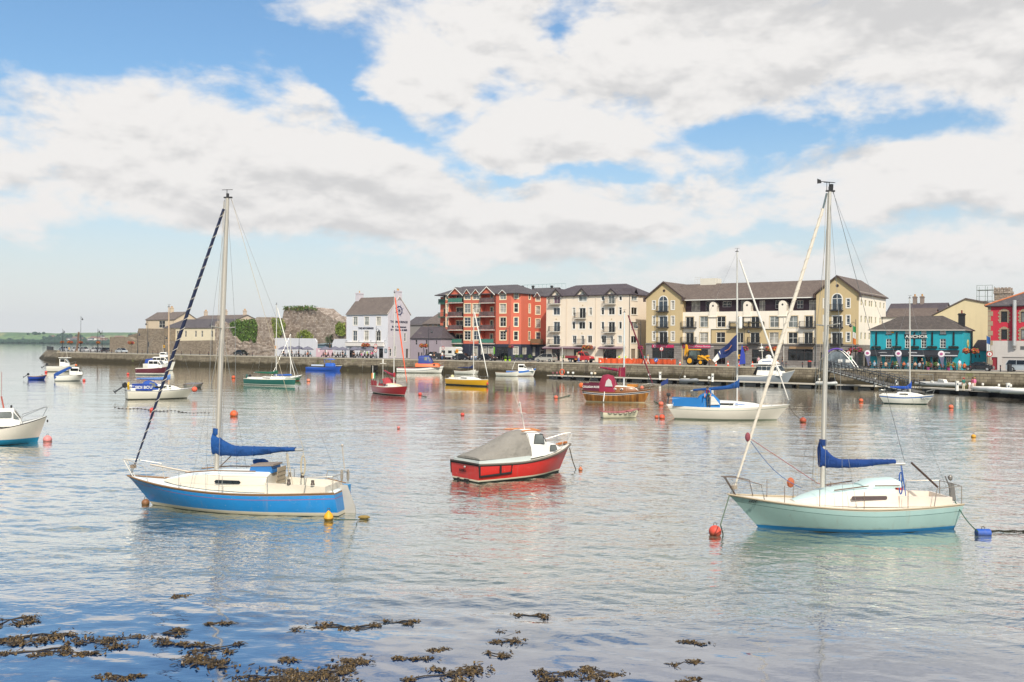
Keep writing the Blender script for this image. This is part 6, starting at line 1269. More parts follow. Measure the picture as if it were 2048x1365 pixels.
# ---------------------------------------------------------------- generic craft
def sloop(name, label, stern, bow, B, fb, rows, mats, Lf=1.1, off=.35, mx=.58, mh=10, boom=.36, cover=None, jib=None, jr=.06, cab=None, hood=None, tr=.7, rake=.8, srake=.1, mat_m=None, zb=1.9, sc=None, rails=True, up=1.0, boomz=None, peak=.6, cmats=None):
    e, LW = boat(name, label, 'sailboat', stern, bow, B, off); L = LW*Lf
    H = Hull(e, L, B, fb, rows, mats, tr=tr, rake=rake, srake=srake, deck=WHITE, draft=.5)
    m = fb[1]; ch = cab or .45; cm = cmats or [GEL, WHITE]
    cabin(e, [(L*.80, B*.10, H.z(L*.8), H.z(L*.8)+.03), (L*.70, B*.20, H.z(L*.7), m+ch*.72), (L*.55, B*.29, m, m+ch), (L*.36, B*.31, m, m+ch+.04), (L*.33, B*.31, m, m+ch-.05)], cm, tumble=.84)
    for sg in (-1, 1): side_panel(e, 'cabin_window', G_DARK, rrect(L*.38, L*.54, m+ch*.45, m+ch*.72, .03), sg*B*.305)
    coaming(e, L*.06, L*.33, B*.28, B*.31, m, .28, WHITE)
    x = L*mx; xt = mast(e, x, m+ch, mh, .07, .008, mat_m or M('#d2cec6', .4, .3), (.52,), B*.33)
    if cover:
        xb = x-L*boom; MB().tube([(x, 0, zb), (xb-.2, 0, boomz or zb)], .05, 7).obj('boom', ALU, e); sailcover(e, x+.05, xb, zb, zb+peak, .2, cover, .15, .05, len(name), .7, boomz or zb)
    if jib: furled(e, (mix_(xt, L, .05), 0, mix_(mh, 1, .05)), (L-.12, 0, H.z(L)+.35), jr, jib)
    else: wires(e, 'forestay', [((xt, 0, mh), (L-.05, 0, H.z(L)))], .007)
    wires(e, 'backstay', [((xt, 0, mh), (.03, 0, H.z(0)))], .006)
    for sg in (-1, 1): wires(e, 'shroud', [((xt, 0, mh*.99), (x, sg*B*.33, mix_(m+ch, mh, .52)+.05)), ((x, sg*B*.33, mix_(m+ch, mh, .52)+.05), (x-.1, sg*B*.46, m)), ((x, 0, mix_(m, mh, .5)), (x-.5, sg*B*.46, m))], .006)
    if rails: pulpit(e, H, L*.84, .5, .05); pushpit(e, H, L*.12, .5); rail_set(e, H, (L*.3, L*.5, L*.68), .5)
    if hood:
        rr = []
        for xx, h, w in ((L*.22, .55, .33), (L*.27, 1.0, .34), (L*.33, 1.1, .34), (L*.40, .9, .32), (L*.45, ch+.05, .30)): rr.append([(xx, B*w*math.cos(a), m+.1+(h-.1)*max(0, math.sin(a))**.6) for a in [math.pi*j/8 for j in range(9)]])
        mb = MB(); mb.loft(rr, closed=False, caps=False); mb.obj('spray_hood', hood, e, smooth=True, angle=60)
        for sg in (-1, 1): side_panel(e, 'hood_window', G_PALE, [(L*.30, m+.35), (L*.41, m+.45), (L*.39, m+.8), (L*.32, m+.9)], sg*(B*.345), .008)
    return e, H, L
ST = lambda *a: a
WB = [('s', 0), ('s', .05), ('s', .14), ('s', .18), ('w', .12), ('w', .0)]
# white yacht with the man on deck
e, H, L = sloop('white_sailing_yacht', 'long white sailing yacht with blue cover and a man on deck', (1334, 839), (1551, 843), 3.0, (1.15, 1.05, 1.35), [('s', 0), ('s', .05), ('s', .22), ('s', .255), ('w', .12), ('w', .0)],
    ([GEL, M('#ded5c8', .35, var=.08, coat=.3), M('#6f7f72', .5), M('#8a8f7d', .6), ANT], [0, 1, 2, 1, 3, 4]), 1.15, .35, .575, 14.0, .36, COV, M('#e3ded6', .8), .09, .5, None, .62, 1.1, .7, None, 2.75, boomz=2.35, peak=.65)
WY, WYH, WYL = e, H, L
rr = []
for xx, h, w in ((L*.245, .60, .36), (L*.27, .95, .37), (L*.32, 1.2, .36), (L*.37, 1.15, .35), (L*.43, .6, .33)): rr.append([(xx, 3*w*math.cos(a), 1.05+h*max(0, math.sin(a))**.6) for a in [math.pi*j/8 for j in range(9)]])
BRB = M('#1f6fb0', .85, var=.15, sc=2); mb = MB(); mb.loft(rr, closed=False, caps=False); mb.obj('spray_hood', BRB, e, smooth=True, angle=60)
for sg in (-1, 1): side_panel(e, 'hood_window', M('#d6d3cd', .4), [(L*.335, 1.25), (L*.425, 1.3), (L*.375, 1.95), (L*.345, 2.0)], sg*1.12, .01); side_panel(e, 'weather_cloth', BRB, [(L*.05, H.z(.6)), (L*.27, 1.08), (L*.27, 1.72), (L*.05, H.z(.6)+.62)], sg*1.2, .02); side_panel(e, 'window_stripe', M('#2f66a8', .5), [(L*.55, 1.3), (L*.72, 1.22), (L*.55, 1.42)], sg*.93, .01)
outboard(e, .1, -.9, 1.9, False, BLACK, .8); mb = MB(); mb.tube([(.2, .3, 1.2), (.15, .3, 3.4)], .018, 5); mb.obj('flag_staff', DARK, e); MB().prism([(.1, .3, 3.35), (-.5, .32, 3.0), (-.45, .32, 2.7), (.12, .3, 2.95)], (0, .01, 0)).obj('ensign', M('#22356f', .8), e)
MB().prism([(-.9+L*.575, -.4, 8.0), (L*.575-.1, -.35, 8.0), (L*.575-.1, -.35, 9.2), (L*.575-.9, -.4, 8.5)], (0, .01, 0)) if False else None
xm = L*.575; fl = []
for i in range(9): t = i/8; fl.append([(xm-.12-1.55*t, -.5-.14*math.sin(t*7), 7.1-1.55*t+.06*math.sin(t*9)), (xm-.12-1.35*t, -.5-.14*math.sin(t*7+.5), 5.75-.75*t+.08*math.sin(t*8))])
mb = MB(); mb.loft(fl, closed=False, caps=False); f_o = mb.obj('flag', M('#1a2c5e', .85, var=.15), e)
mb = MB(); mb.tube([(xm-.55, -.63, 6.2), (xm-.8, -.66, 5.85), (xm-1.1, -.62, 5.7)], .04, 4); mb.obj('flag_emblem', M('#a5705a', .8), f_o)
MB().loft([[(xm-1.5, -.55, 5.75), (xm-1.4, -.55, 5.2)], [(xm-2.1, -.5, 4.95), (xm-1.9, -.5, 4.75)]], closed=False, caps=False).obj('flag_tail', WHITE, f_o)
mb = MB(); mb.prism([(xm+.02, -.95, 4.6), (xm+.55, -.95, 4.7), (xm+.5, -.93, 5.4), (xm+.25, -.95, 6.3)], (0, .01, 0)); mb.obj('courtesy_flag', M('#2b3d9a', .8), e)
mb = MB(); mb.lathe([(.14, 7.6), (.17, 7.7), (.17, 8.5), (.12, 8.6)], 10, (xm+.2, 0, 0)); mb.obj('radar_reflector', WHITE, e)
# small white yacht with blue stripe
e, H, L = sloop('striped_sailing_yacht', 'small white yacht with a blue stripe and blue cover before the gangway', (1757, 807), (1846, 810), 2.3, (.95, .85, 1.1), [('s', 0), ('s', .07), ('s', .10), ('s', .22), ('w', .10), ('w', .0)],
    ([GEL, GEL, M('#1f5fa5', .4), GEL, M('#27403a', .6), ANT], [0, 1, 2, 3, 4, 5]), 1.24, .35, .56, 11.6, .36, M('#1b4fb0', .85, var=.15), None, .05, .42, None, .7, .8, .55, None, 1.75, boomz=1.75, peak=.8)
text('boat_name', 'TAMBO', .34, M('#1c3550'), e, (L*.855, -H.y(L*.855)*.80-.1, .60), (R(86), 0, R(20)), ext=.01)
side_panel(e, 'weather_cloth', M('#25345f', .8), [(L*.30, .9), (L*.62, .9), (L*.62, 1.25), (L*.30, 1.25)], .95, .02)
# red sloop
e, H, L = sloop('red_sailing_yacht', 'crimson sailing yacht with red hood and orange furled jib', (751, 786), (802, 792.5), 2.5, (.95, .9, 1.2), [('s', 0), ('s', .05), ('w', .16), ('w', .10)],
    ([M('#b9a88c', .7), M('#b3242f', .35, coat=.3, var=.1), M('#d8c9b8'), ANT], [0, 1, 2, 3]), 1.12, .15, .55, 12.2, .34, M('#a02a33', .85, var=.15), M('#e0603f', .8), .09, .42, M('#a83a40', .85), .75, .8, .1, None, 2.2, boomz=2.75, peak=.5, cmats=[GEL, M('#d9cba9')])
text('boat_name', 'Rosa', .3, DARK, e, (L*.42, -.80, 1.18), (R(90), 0, 0), ext=.01)
mb = MB(); mb.tube([(.1, -.8, .9), (.1, -.8, 3.4)], .03, 5); mb.tube([(.2, .5, 1), (.2, .5, 3.9)], .025, 5); mb.box(.12, .3, .1, .9, 3.6, 3.66); mb.lathe([(.1, 3.7), (.1, 4.2)], 8, (.2, .5, 0)); mb.obj('antenna_gantry', OFFW, e)
for k, c in enumerate(('#2f8a55', '#e8e4da', '#d98433')): MB().prism([(.25+.02*k, -.55-.16*k, 2.5), (.25, -.71-.16*k, 2.45), (.22, -.71-.16*k, 1.75), (.25, -.55-.16*k, 1.8)], (.01, 0, 0)).obj('ensign', M(c, .8), e)
side_panel(e, 'weather_cloth', M('#a83a40', .85), [(.1, .95), (L*.22, .95), (L*.22, 1.55), (.1, 1.6)], -1.0, .02)
# yellow sloop
e, H, L = sloop('yellow_sailing_yacht', 'plain yellow sailing yacht with white deck and pale mast', (893, 769.5), (968, 774), 2.3, (.95, .92, 1.05), [('s', 0), ('s', .06), ('w', .18), ('w', .02)], ([GEL, M('#e3a812', .35, coat=.3, var=.1), M('#2f3a35'), ANT], [0, 1, 2, 3]), 1.02, .3, .62, 11.4, .3, None, M('#e6e2da', .8), .09, .38, None, .85, .25, .0)
mb = MB(); mb.ball((L*.99, -.12, .45), (.16, .14, .22), 8, 6); mb.obj('bow_fender', M('#d4473c', .6), e); mb = MB(); mb.ball((-.1, .5, 1.2), (.25, .3, .3), 8, 6); mb.obj('liferaft', M('#d9cf9a', .6), e)
# dark green sloop
e, H, L = sloop('green_sailing_yacht', 'dark green sailing yacht with green boom cover and white furled jib', (489, 769.5), (583, 773), 2.2, (.9, .88, 1.0), [('s', 0), ('s', .06), ('w', .16), ('w', .06)], ([CREAM_, M('#1f5f55', .35, coat=.3, var=.1), M('#d6d9cd'), M('#2d4c46')], [0, 1, 2, 3]), 1.02, .3, .60, 11.6, .45, M('#1f6248', .85, var=.15), M('#e6e2da', .8), .08, .32, None, .85, .2, .0, zb=1.75, peak=.45)
outboard(e, -.1, .3, 1.1, True, BLACK, 1.1); mb = MB(); mb.prism([(-.05, -.03, -.4), (-.4, -.03, -.4), (-.35, -.03, 1.5), (-.05, -.03, 1.5)], (0, .06, 0)); mb.obj('rudder', M('#1f5f55'), e)
# light green boat behind it
e, H, L = sloop('pale_green_daysailer', 'bright green open daysailer with blue cover and bare mast', (546, 764), (603, 762), 1.9, (.6, .55, .95), [('s', 0), ('s', .06), ('s', .12), ('s', .2), ('w', .10), ('w', .0)], ([GEL, M('#2f8a4f', .4), GEL, M('#2f8a4f', .4), M('#a64a3e'), ANT], [0, 1, 2, 3, 4, 5]), 1.12, .3, .62, 7.6, .5, M('#2b5fb0', .85), None, .05, .15, None, .6, .7, .2, zb=.95, peak=.15, rails=False)
# yacht with blue banner
e, H, L = sloop('bilge_keel_yacht', 'cream yacht with blue name banner and pale blue cover', (254, 800), (379, 797.5), 2.6, (.95, .9, 1.15), [('s', 0), ('s', .06), ('s', .12), ('w', .10), ('w', .0)], ([DARK, GEL, M('#d9d2c2', .4, var=.1), M('#4a4a40'), ANT], [0, 1, 2, 3, 4]), 1.10, .3, .62, 9.8, .47, M('#5b7fb8', .85, var=.15), None, .05, .62, M('#2a4fa0', .85), .75, .75, .1, mat_m=M('#c9ad8d', .6), zb=2.1, peak=.55)
for sg in (-1, 1):
    o = side_panel(e, 'name_banner', M('#1b3f93', .8), [(L*.11, .98), (L*.345, .92), (L*.345, 1.62), (L*.11, 1.58)], sg*1.12, .02)
    t_ = text('banner_lettering', 'SIDI BOU', .42, WHITE, o, (L*.228, sg*1.15, 1.27), (R(90), 0, 0 if sg < 0 else R(180)), ext=.005, bold=.008)
    for k in range(4): side_panel(e, 'cabin_light', G_DARK, rrect(L*(.40+.065*k), L*(.435+.065*k), 1.28, 1.42, .03), sg*.87, .012)
outboard(e, -.35, -.4, 1.35, True, BLACK, 1.35); MB().tube([(.1, -1, 1.1), (.05, -1.2, 1.55), (.1, -1, 1.8)], .11, 8).obj('lifebuoy', M('#e0b030', .7), e); MB().tube([(.15, .9, 1), (-.9, .9, 2.9)], .015, 4).obj('aerial', DARK, e)
mb = MB(); mb.ball((L+.02, -.2, .95), (.3, .28, .3), 10, 7); mb.obj('bow_fender', M('#e0644a', .6), e)
# wooden motor sailer
WOOD = mat_custom('varnished_planks', lambda q, nt, b: (lambda t: (nt.links.new(q.mix(q.ss(q.noise(t, 1.0, 4, .7), .3, .7), lin('#5c3418'), lin('#b87a34')), b.inputs['Base Color']), b.inputs['Roughness'].__setattr__('default_value', .3), b.inputs['Coat Weight'].__setattr__('default_value', .4)))((lambda m: (q.put(m.inputs[0], q.node('ShaderNodeTexCoord').outputs['Object']), m.inputs[2].__setattr__('default_value', (0, R(38), 0)), m.inputs[3].__setattr__('default_value', (3.2, .3, .28)), m.outputs[0])[-1])(q.node('ShaderNodeMapping'))))
e, LW = boat('wooden_motor_sailer', 'varnished wooden sailing boat with maroon hood and navy stripe', 'sailboat', (1163, 803.5), (1279, 807), 2.7, .35); L = LW*1.16
H = Hull(e, L, 2.7, (1.25, 1.12, 1.5), [('s', 0), ('s', .16), ('s', .20), ('s', .32), ('s', .36), ('w', .10), ('w', .0)], ([M('#7a4a22', .4), WHITE, M('#1d2740', .4), WHITE, WOOD, M('#b9ad8f'), ANT], [0, 1, 2, 3, 4, 5, 6]), tr=.7, rake=.7, srake=.5, deck=M('#8a5a30', .5), draft=.5)
m = 1.12; cabin(e, [(L*.82, .35, 1.28, 1.3), (L*.76, .6, 1.2, 1.72), (L*.6, .85, m, 1.78), (L*.36, .92, m, 1.82), (L*.30, .92, m, 1.7)], [M('#8a5526', .35, coat=.3, var=.25, sc=5), GEL], tumble=.88); MB().box(L*.66, L*.80, -.4, .4, 1.7, 1.98).obj('fore_hatch', M('#c07a24', .4, coat=.3), e)
for sg in (-1, 1):
    for k in (.40, .50, .60): mb = MB(); mb.ball((L*k, sg*.93, 1.45), (.17, .05, .11), 10, 5); o = mb.obj('porthole_rim', WHITE, e); mb = MB(); mb.ball((L*k, sg*.95, 1.45), (.11, .05, .06), 10, 5); mb.obj('porthole', G_DARK, e)
    o = side_panel(e, 'weather_cloth', M('#5a1a30', .85, var=.12), [(L*.03, 1.28), (L*.27, 1.15), (L*.27, 2.0), (L*.03, 2.05)], sg*1.16, .02); text('banner_lettering', 'COLLIGAN ROSE', .30, WHITE, o, (L*.15, sg*1.19, 1.62), (R(90), 0, 0 if sg < 0 else R(180)), ext=.005, sx=.82, bold=.006)
MAR = M('#8a1f3c', .85, var=.15); rr = []
for xx, h, w in ((L*.26, 1.4, .40), (L*.29, 2.0, .40), (L*.36, 2.1, .40), (L*.44, 1.95, .38), (L*.50, .75, .36)): rr.append([(xx, 2.7*w*math.cos(a), 1.1+(h-.2)*max(0, math.sin(a))**.55) for a in [math.pi*j/8 for j in range(9)]])
mb = MB(); mb.loft(rr, closed=False, caps=False); mb.obj('spray_hood', MAR, e, smooth=True, angle=60)
for sg in (-1, 1): side_panel(e, 'hood_window', M('#c9c4c0', .3), [(L*.355, 1.72), (L*.47, 1.72), (L*.445, 2.35), (L*.41, 2.55), (L*.375, 2.3)], sg*1.085, .012)
x = L*.60; mast(e, x, 1.78, 9.7, .085, 0, M('#d6dcdd', .4, .2), (.6,), .7); MB().tube([(x, 0, 3.35), (L*.22, 0, 3.7)], .06, 7).obj('boom', M('#c9bfae'), e); sailcover(e, x+.05, L*.24, 3.35, 3.9, .22, MAR, .17, .05, 8, .7, 3.65); mb = MB(); mb.box(x-.55, x+.12, -.16, .16, 2.75, 3.75); mb.obj('mast_cover', MAR, e)
furled(e, (x+.4, 0, 9.4), (L+.2, 0, 2.0), .09, M('#6b1c30', .8)); wires(e, 'shroud', [((x, 0, 9.5), (x-.2, -1.25, 1.2)), ((x, 0, 9.5), (x-.2, 1.25, 1.2)), ((x, 0, 6.5), (x+.6, -1.2, 1.25)), ((x, 0, 6.5), (x-.8, -1.3, 1.2)), ((x, 0, 9.6), (.1, 0, 1.3)), ((L*.8, 0, 5.2), (x+.2, -.5, 1.9))], .008, ROPE)
MB().tube([(L*.8, 0, 1.45), (L+.45, 0, 1.85)], [.09, .06], 7).obj('bowsprit', M('#5d4a38', .6), e); pulpit(e, H, L*.85, .6, .35); pushpit(e, H, L*.1, .7); mb = MB(); mb.ball((-.05, -.9, 1.75), (.28, .2, .3), 10, 6); mb.obj('lifebuoy', M('#df6a35', .6), e); mb = MB(); mb.ball((L*.88, -.45, 1.65), (.2, .18, .2), 8, 6); mb.obj('fender', M('#e07a60', .6), e); MB().tube([(L*.36, -1.3, 1.15), (L*.345, -1.37, .1)], .06, 6).obj('fender', WHITE, e)
# ---------------------------------------------------------------- motor craft
def motor(name, label, stern, bow, B, fb, rows, mats, house, Lf=1.08, off=.3, cat='motorboat', tr=.9, rake=.6, win=True, rail=True, wmat=None, hm=None, deck=None, srake=0.0):
    e, LW = boat(name, label, cat, stern, bow, B, off); L = LW*Lf
    H = Hull(e, L, B, fb, rows, mats, tr=tr, rake=rake, srake=srake, draft=.3, pm=.35, full=2.6, boxy=4.5, bow=2.1, deck=deck or GEL)
    for a, b, z0, z1, wf in house:   # house box from x fraction a..b
        w = B*wf/2; sl = (z1-z0)*.45
        cabin(e, [(L*a, w, z0, z1-.02), (L*a+.08, w, z0, z1), (L*b-sl, w*.96, z0, z1), (L*b, w*.86, z0, z0+(z1-z0)*.35)], [hm or WHITE, hm or WHITE], 'wheelhouse', tumble=.88)
        if win:
            n = max(1, int(L*(b-a)/1.0)); xw = (L*(b-a)-sl-.15)/n
            for sg in (-1, 1):
                for k in range(n): side_panel(e, 'cabin_window', wmat or G_DARK, rrect(L*a+.12+k*xw, L*a+.05+(k+1)*xw, z0+(z1-z0)*.52, z0+(z1-z0)*.86, .05), sg*w*.955, .012)
                side_panel(e, 'cabin_window', wmat or G_DARK, [(L*b-sl+.0, z0+(z1-z0)*.45), (L*b-sl*.35, z0+(z1-z0)*.45), (L*b-sl-.02, z0+(z1-z0)*.84)], sg*w*.93, .012)
            zz0, zz1 = z0+(z1-z0)*.45, z1-.1
            MB().poly([(L*b-sl*.14, -w*.7, zz0), (L*b-sl*.14, w*.7, zz0), (L*b-sl*.86+.02, w*.7, zz1), (L*b-sl*.86+.02, -w*.7, zz1)]).obj('windscreen', wmat or G_BLUE, e)
    if rail: pulpit(e, H, L*.7, .5, .0)
    return e, H, L
RW = [('s', 0), ('s', .08), ('w', .12), ('w', .0)]
e, H, L = motor('cabin_boat', 'cream cabin boat with turquoise waterline beside a pink buoy', (-92, 893), (78, 887), 2.5, (.95, .95, 1.55), [('s', 0), ('s', .06), ('w', .30), ('w', .0)], ([DARK, M('#e2d9cb', .4, var=.08), M('#1f88b0', .5), ANT], [0, 1, 2, 3]), [(.30, .72, 1.05, 2.05, .8)], 1.1, .3, wmat=G_PALE, rake=.5)
mb = MB(); mb.tube([(L*.52, 0, 2.0), (L*.49, 0, 2.75)], .05, 6); mb.tube([(L*.49, 0, 2.75), (L*.49, 0, 4.2)], .012, 4); mb.obj('mast', M('#a8584a', .7), e); mb = MB(); mb.lathe([(.05, 2.05), (.06, 2.2), (.02, 2.24)], 8, (L*.60, 0, 0)); mb.obj('navigation_light', DARK, e); MB().ball((L+.02, -.05, 1.25), (.05, .05, .09), 8, 5).obj('bow_roller', DARK, e); side_panel(e, 'cabin_curtain', M('#2b46a0', .7), [(L*.40, 1.5), (L*.475, 1.5), (L*.475, 1.95), (L*.40, 1.95)], -.985, .02)
motor('maroon_cruiser', 'white cabin cruiser with maroon hull band', (272, 750.5), (332, 751), 2.5, (1.25, 1.3, 1.75), [('s', 0), ('s', .12), ('w', .38), ('w', .1)], ([GEL, M('#5a1f2c', .4), GEL, M('#2f6a7a')], [0, 1, 2, 3]), [(.38, .80, 1.35, 2.75, .8)], 1.08)
e, H, L = motor('blue_topped_cruiser', 'white cruiser with blue side curtains moored against the quay', (287, 741), (345, 741.5), 2.6, (1.4, 1.4, 1.9), RW, ([GEL, GEL, M('#3a4a50'), ANT], [0, 1, 2, 3]), [(.30, .80, 1.5, 2.9, .8), (.52, .78, 2.9, 3.9, .6)], 1.05); side_panel(e, 'side_curtain', M('#23489a', .8), [(L*.05, 1.5), (L*.32, 1.5), (L*.32, 2.6), (L*.08, 2.4)], -1.1, .02); mb = MB(); mb.tube([(L*.6, 0, 3.9), (L*.55, .2, 5.6)], .02, 4); mb.obj('aerial', OFFW, e)
e, H, L = motor('white_day_cruiser', 'white sports cruiser with blue cover sloping over its stern', (110, 763), (164, 762.5), 2.1, (.8, .85, 1.2), RW, ([GEL, GEL, M('#8a8f8a'), ANT], [0, 1, 2, 3]), [(.48, .92, .95, 2.1, .78)], 1.1); mb = MB(); mb.prism([(-.05, -.95, .35), (L*.1, -.98, .9), (L*.56, -.82, 2.1), (L*.50, -.82, 2.2), (L*.04, -.95, 1.25), (-.1, -.95, 1.0)], (0, 1.9, 0)); mb.obj('cockpit_cover', M('#1d4a92', .85, var=.2), e)
e, H, L = motor('white_pilot_boat', 'white fishing boat with small wheelhouse and raised outboard', (93, 744), (146, 744), 2.2, (1.05, 1.0, 1.5), RW, ([GEL, M('#d9d4c8', .4), M('#5d6358'), ANT], [0, 1, 2, 3]), [(.44, .78, 1.1, 2.75, .72)], 1.1); outboard(e, -.2, 0, 1.3, True, BLACK, 1.3); mb = MB(); mb.prism([(L*.40, -.9, 2.75), (L*.82, -.85, 2.75), (L*.82, .85, 2.75), (L*.40, .9, 2.75)], (0, 0, .1)); mb.obj('roof', WHITE, e); MB().tube([(L*.7, 0, 2.8), (L*.62, 0, 5.0)], .02, 4).obj('aerial', OFFW, e); mb = MB(); mb.ball((L, -.1, 1.3), .22, 8, 6); mb.obj('fender', M('#e0784a'), e)
e, H, L = motor('orange_pilot_launch', 'white launch with orange deck and navy wheelhouse under the quay wall', (794, 746), (878, 747), 2.8, (1.1, 1.05, 1.7), [('s', 0), ('s', .12), ('s', .55), ('s', .65), ('w', .12), ('w', 0)], ([M('#26325f'), GEL, M('#33405f'), GEL, M('#5b5f52'), ANT], [0, 1, 2, 3, 4, 5]), [(.40, .92, 1.3, 2.1, .82)], 1.1, hm=M('#e0682f', .5), win=False, deck=M('#d9622d', .6)); ol = e
cabin(e, [(L*.46, .9, 2.0, 3.6), (L*.5, .92, 2.0, 3.7), (L*.68, .9, 2.0, 3.7), (L*.76, .8, 2.0, 2.6)], [M('#2b3f86', .5), M('#2b3f86', .5)], 'wheelhouse', tumble=.9)
for sg in (-1, 1): side_panel(e, 'cabin_window', G_PALE, rrect(L*.585, L*.65, 2.7, 3.4, .05), sg*.86, .02); side_panel(e, 'cabin_window', G_PALE, [(L*.665, 2.5), (L*.73, 2.5), (L*.68, 3.5), (L*.665, 3.5)], sg*.82, .03); side_panel(e, 'cabin_window', G_BLUE, rrect(L*.78, L*.83, 1.6, 1.95, .05), sg*1.06, .02)
mb = MB(); mb.tube([(L*.6, 0, 3.7), (L*.56, 0, 5.2)], .05, 5); mb.obj('mast', M('#26325f'), e); mb = MB(); mb.ball((L*.7, .4, 3.85), (.3, .3, .2), 8, 5); mb.obj('radar_dome', OFFW, e); text('boat_name', 'PORTLAIRGE', .26, DARK, e, (L*.83, -H.y(L*.83)+.02, 1.45), (R(84), 0, R(14)), ext=.02)
e, H, L = motor('blue_white_launch', 'white fishing launch with broad blue topsides by the quay', (1012, 752.5), (1066, 753), 2.5, (1.0, 1.0, 1.6), [('s', 0), ('s', .42), ('w', .1), ('w', 0)], ([M('#2f6fc0', .4), GEL, M('#77584f'), ANT], [0, 1, 2, 3]), [(.40, .70, 1.05, 2.35, .74), (.66, .92, 1.1, 1.6, .7)], 1.12); MB().tube([(L*.2, -.8, 1.3), (L*.3, -.5, 3.0), (L*.3, .5, 3.0), (L*.2, .8, 1.3)], .04, 5).obj('gantry', OFFW, e); mb = MB(); mb.tube([(L*.6, .6, 2.5), (L*1.0, .5, 2.9)], .04, 5); mb.obj('boathook', M('#9a8468'), e)
e, H, L = motor('flybridge_cruiser', 'large white flybridge cruiser lying at the pontoon', (1474, 768), (1571, 771), 3.2, (1.35, 1.4, 2.5), [('s', 0), ('s', .1), ('s', .14), ('w', .2), ('w', 0)], ([GEL, GEL, M('#9aa0a8'), GEL, M('#3f4a46')], [0, 1, 2, 1, 4]), [(.36, .80, 1.5, 3.2, .82)], 1.16, tr=.92, rake=1.5, wmat=G_BLUE)
mb = MB(); mb.prism([(L*.26, -1.25, 3.2), (L*.30, -1.3, 3.3), (L*.66, -1.2, 3.3), (L*.66, 1.2, 3.3), (L*.30, 1.3, 3.3), (L*.26, 1.25, 3.2)], (0, 0, .12)); mb.obj('flybridge_deck', WHITE, e)
cabin(e, [(L*.38, 1.0, 3.4, 3.9), (L*.42, 1.05, 3.4, 4.2), (L*.58, 1.0, 3.4, 4.3), (L*.70, .8, 3.4, 3.6)], [WHITE, WHITE], 'flybridge', tumble=.92); mb = MB()
for sg in (-1, 1): mb.tube([(L*.27, sg*1.2, 3.4), (L*.27, sg*1.2, 4.3), (L*.42, sg*1.1, 4.4)], .025, 5); side_panel(e, 'stripe', M('#2f62a8'), [(L*.45, 3.75), (L*.62, 3.85), (L*.62, 3.95), (L*.45, 3.85)], sg*1.02, .02)
mb.tube([(L*.27, -1.2, 4.3), (L*.27, 1.2, 4.3)], .025, 5); mb.obj('flybridge_rail', STEEL, e); mb = MB(); mb.tube([(L*.42, 0, 4.2), (L*.40, 0, 6.8)], .05, 5); mb.box(L*.38, L*.42, -.7, .7, 5.5, 5.6); mb.ball((L*.40, 0, 6.0), (.3, .3, .2), 8, 5); mb.ball((L*.40, .45, 6.1), .15, 8, 5); mb.obj('radar_mast', OFFW, e); mb = MB(); mb.ball((L*.52, .2, 4.5), (.5, .4, .4), 8, 6); mb.obj('covered_seat', OFFW, e); side_panel(e, 'quarter_window', G_DARK, [(L*.30, 1.6), (L*.36, 1.6), (L*.39, 2.9), (L*.37, 3.0)], -1.32, .02)
for sg in (-1, 1): MB().tube([(x_, sg*(H.y(x_)-.05), H.z(x_)+.75) for x_ in [L*(.62+.38*i/6)*.998 for i in range(7)]], .025, 5).obj('bow_rail', STEEL, e)
# ---------------------------------------------------------------- open boats
def dinghy(name, label, stern, bow, B, fb, c, cover=None, Lf=1.05, inner=None, rake=.35, band=None, motor_=False, off=.3, cat='dinghy'):
    e, LW = boat(name, label, cat, stern, bow, B, off); L = LW*Lf
    H = Hull(e, L, B, fb, [('s', 0), ('s', .06), ('w', .04)], ([inner or TEAK, c, ANT], [0, 1, 2]), tr=.72, rake=rake, srake=.1, draft=.2, deck=inner or M('#6d5b4d', .8), camber=-.18)
    for k in (.25, .5, .72): MB().box(L*k-.12, L*k+.12, -H.y(L*k)+.02, H.y(L*k)-.02, H.z(L*k)-.10, H.z(L*k)-.05).obj('thwart', inner or TEAK, e)
    if cover:
        rr = [[(L*p, H.hb(p)*1.02*math.cos(a), H.sh(p)+(.28+.08*mnoise.noise((p*6, 1, 3)))*math.sin(math.pi*min(1, p*1.05+.05))*max(0, math.sin(a))) for a in [math.pi*j/8 for j in range(9)]] for p in [i/10*.96 for i in range(11)]]
        mb = MB(); mb.loft(rr, closed=False, caps=False); mb.obj('boat_cover', cover, e, smooth=True, angle=60)
    if motor_: outboard(e, -.1, 0, fb[0]+.2, True, BLACK, .9)
    return e, H, L
dinghy('blue_rowing_boat', 'small bright blue rowing boat with raised outboard', (57, 760), (93, 759.5), 1.4, (.55, .5, .75), M('#2447a5', .5), motor_=True)
e, H, L = dinghy('cream_rowing_boat', 'cream rowing boat with black rope fenders along its side', (1205, 837), (1279, 836.5), 1.45, (.55, .5, .8), M('#e3d9bd', .5, var=.08), inner=M('#9a5f5f', .8))
for sg in (-1, 1):
    for k in range(6): x0, x1 = L*(.12+.13*k), L*(.12+.13*k+.1); MB().tube([(mix_(x0, x1, i/6), sg*(H.y(mix_(x0, x1, i/6))+.03), H.z(x0)-.06-.1*math.sin(math.pi*i/6)) for i in range(7)], .03, 5).obj('rope_fender', DARK, e)
dinghy('grey_covered_dinghy', 'small tender under a lumpy grey cover', (373, 777), (408, 776), 1.5, (.5, .45, .7), M('#8d8a80'), cover=M('#6d6c6e', .85))
e, H, L = dinghy('covered_sailing_dinghy', 'white dinghy with navy sail cover under the quay wall', (908, 748.5), (948, 749.5), 1.6, (.8, .7, 1.1), GEL, cat='dinghy'); sailcover(e, L*.85, L*.12, 1.3, 2.1, .25, M('#1d2c58', .85), .2, 0, 4, .5)
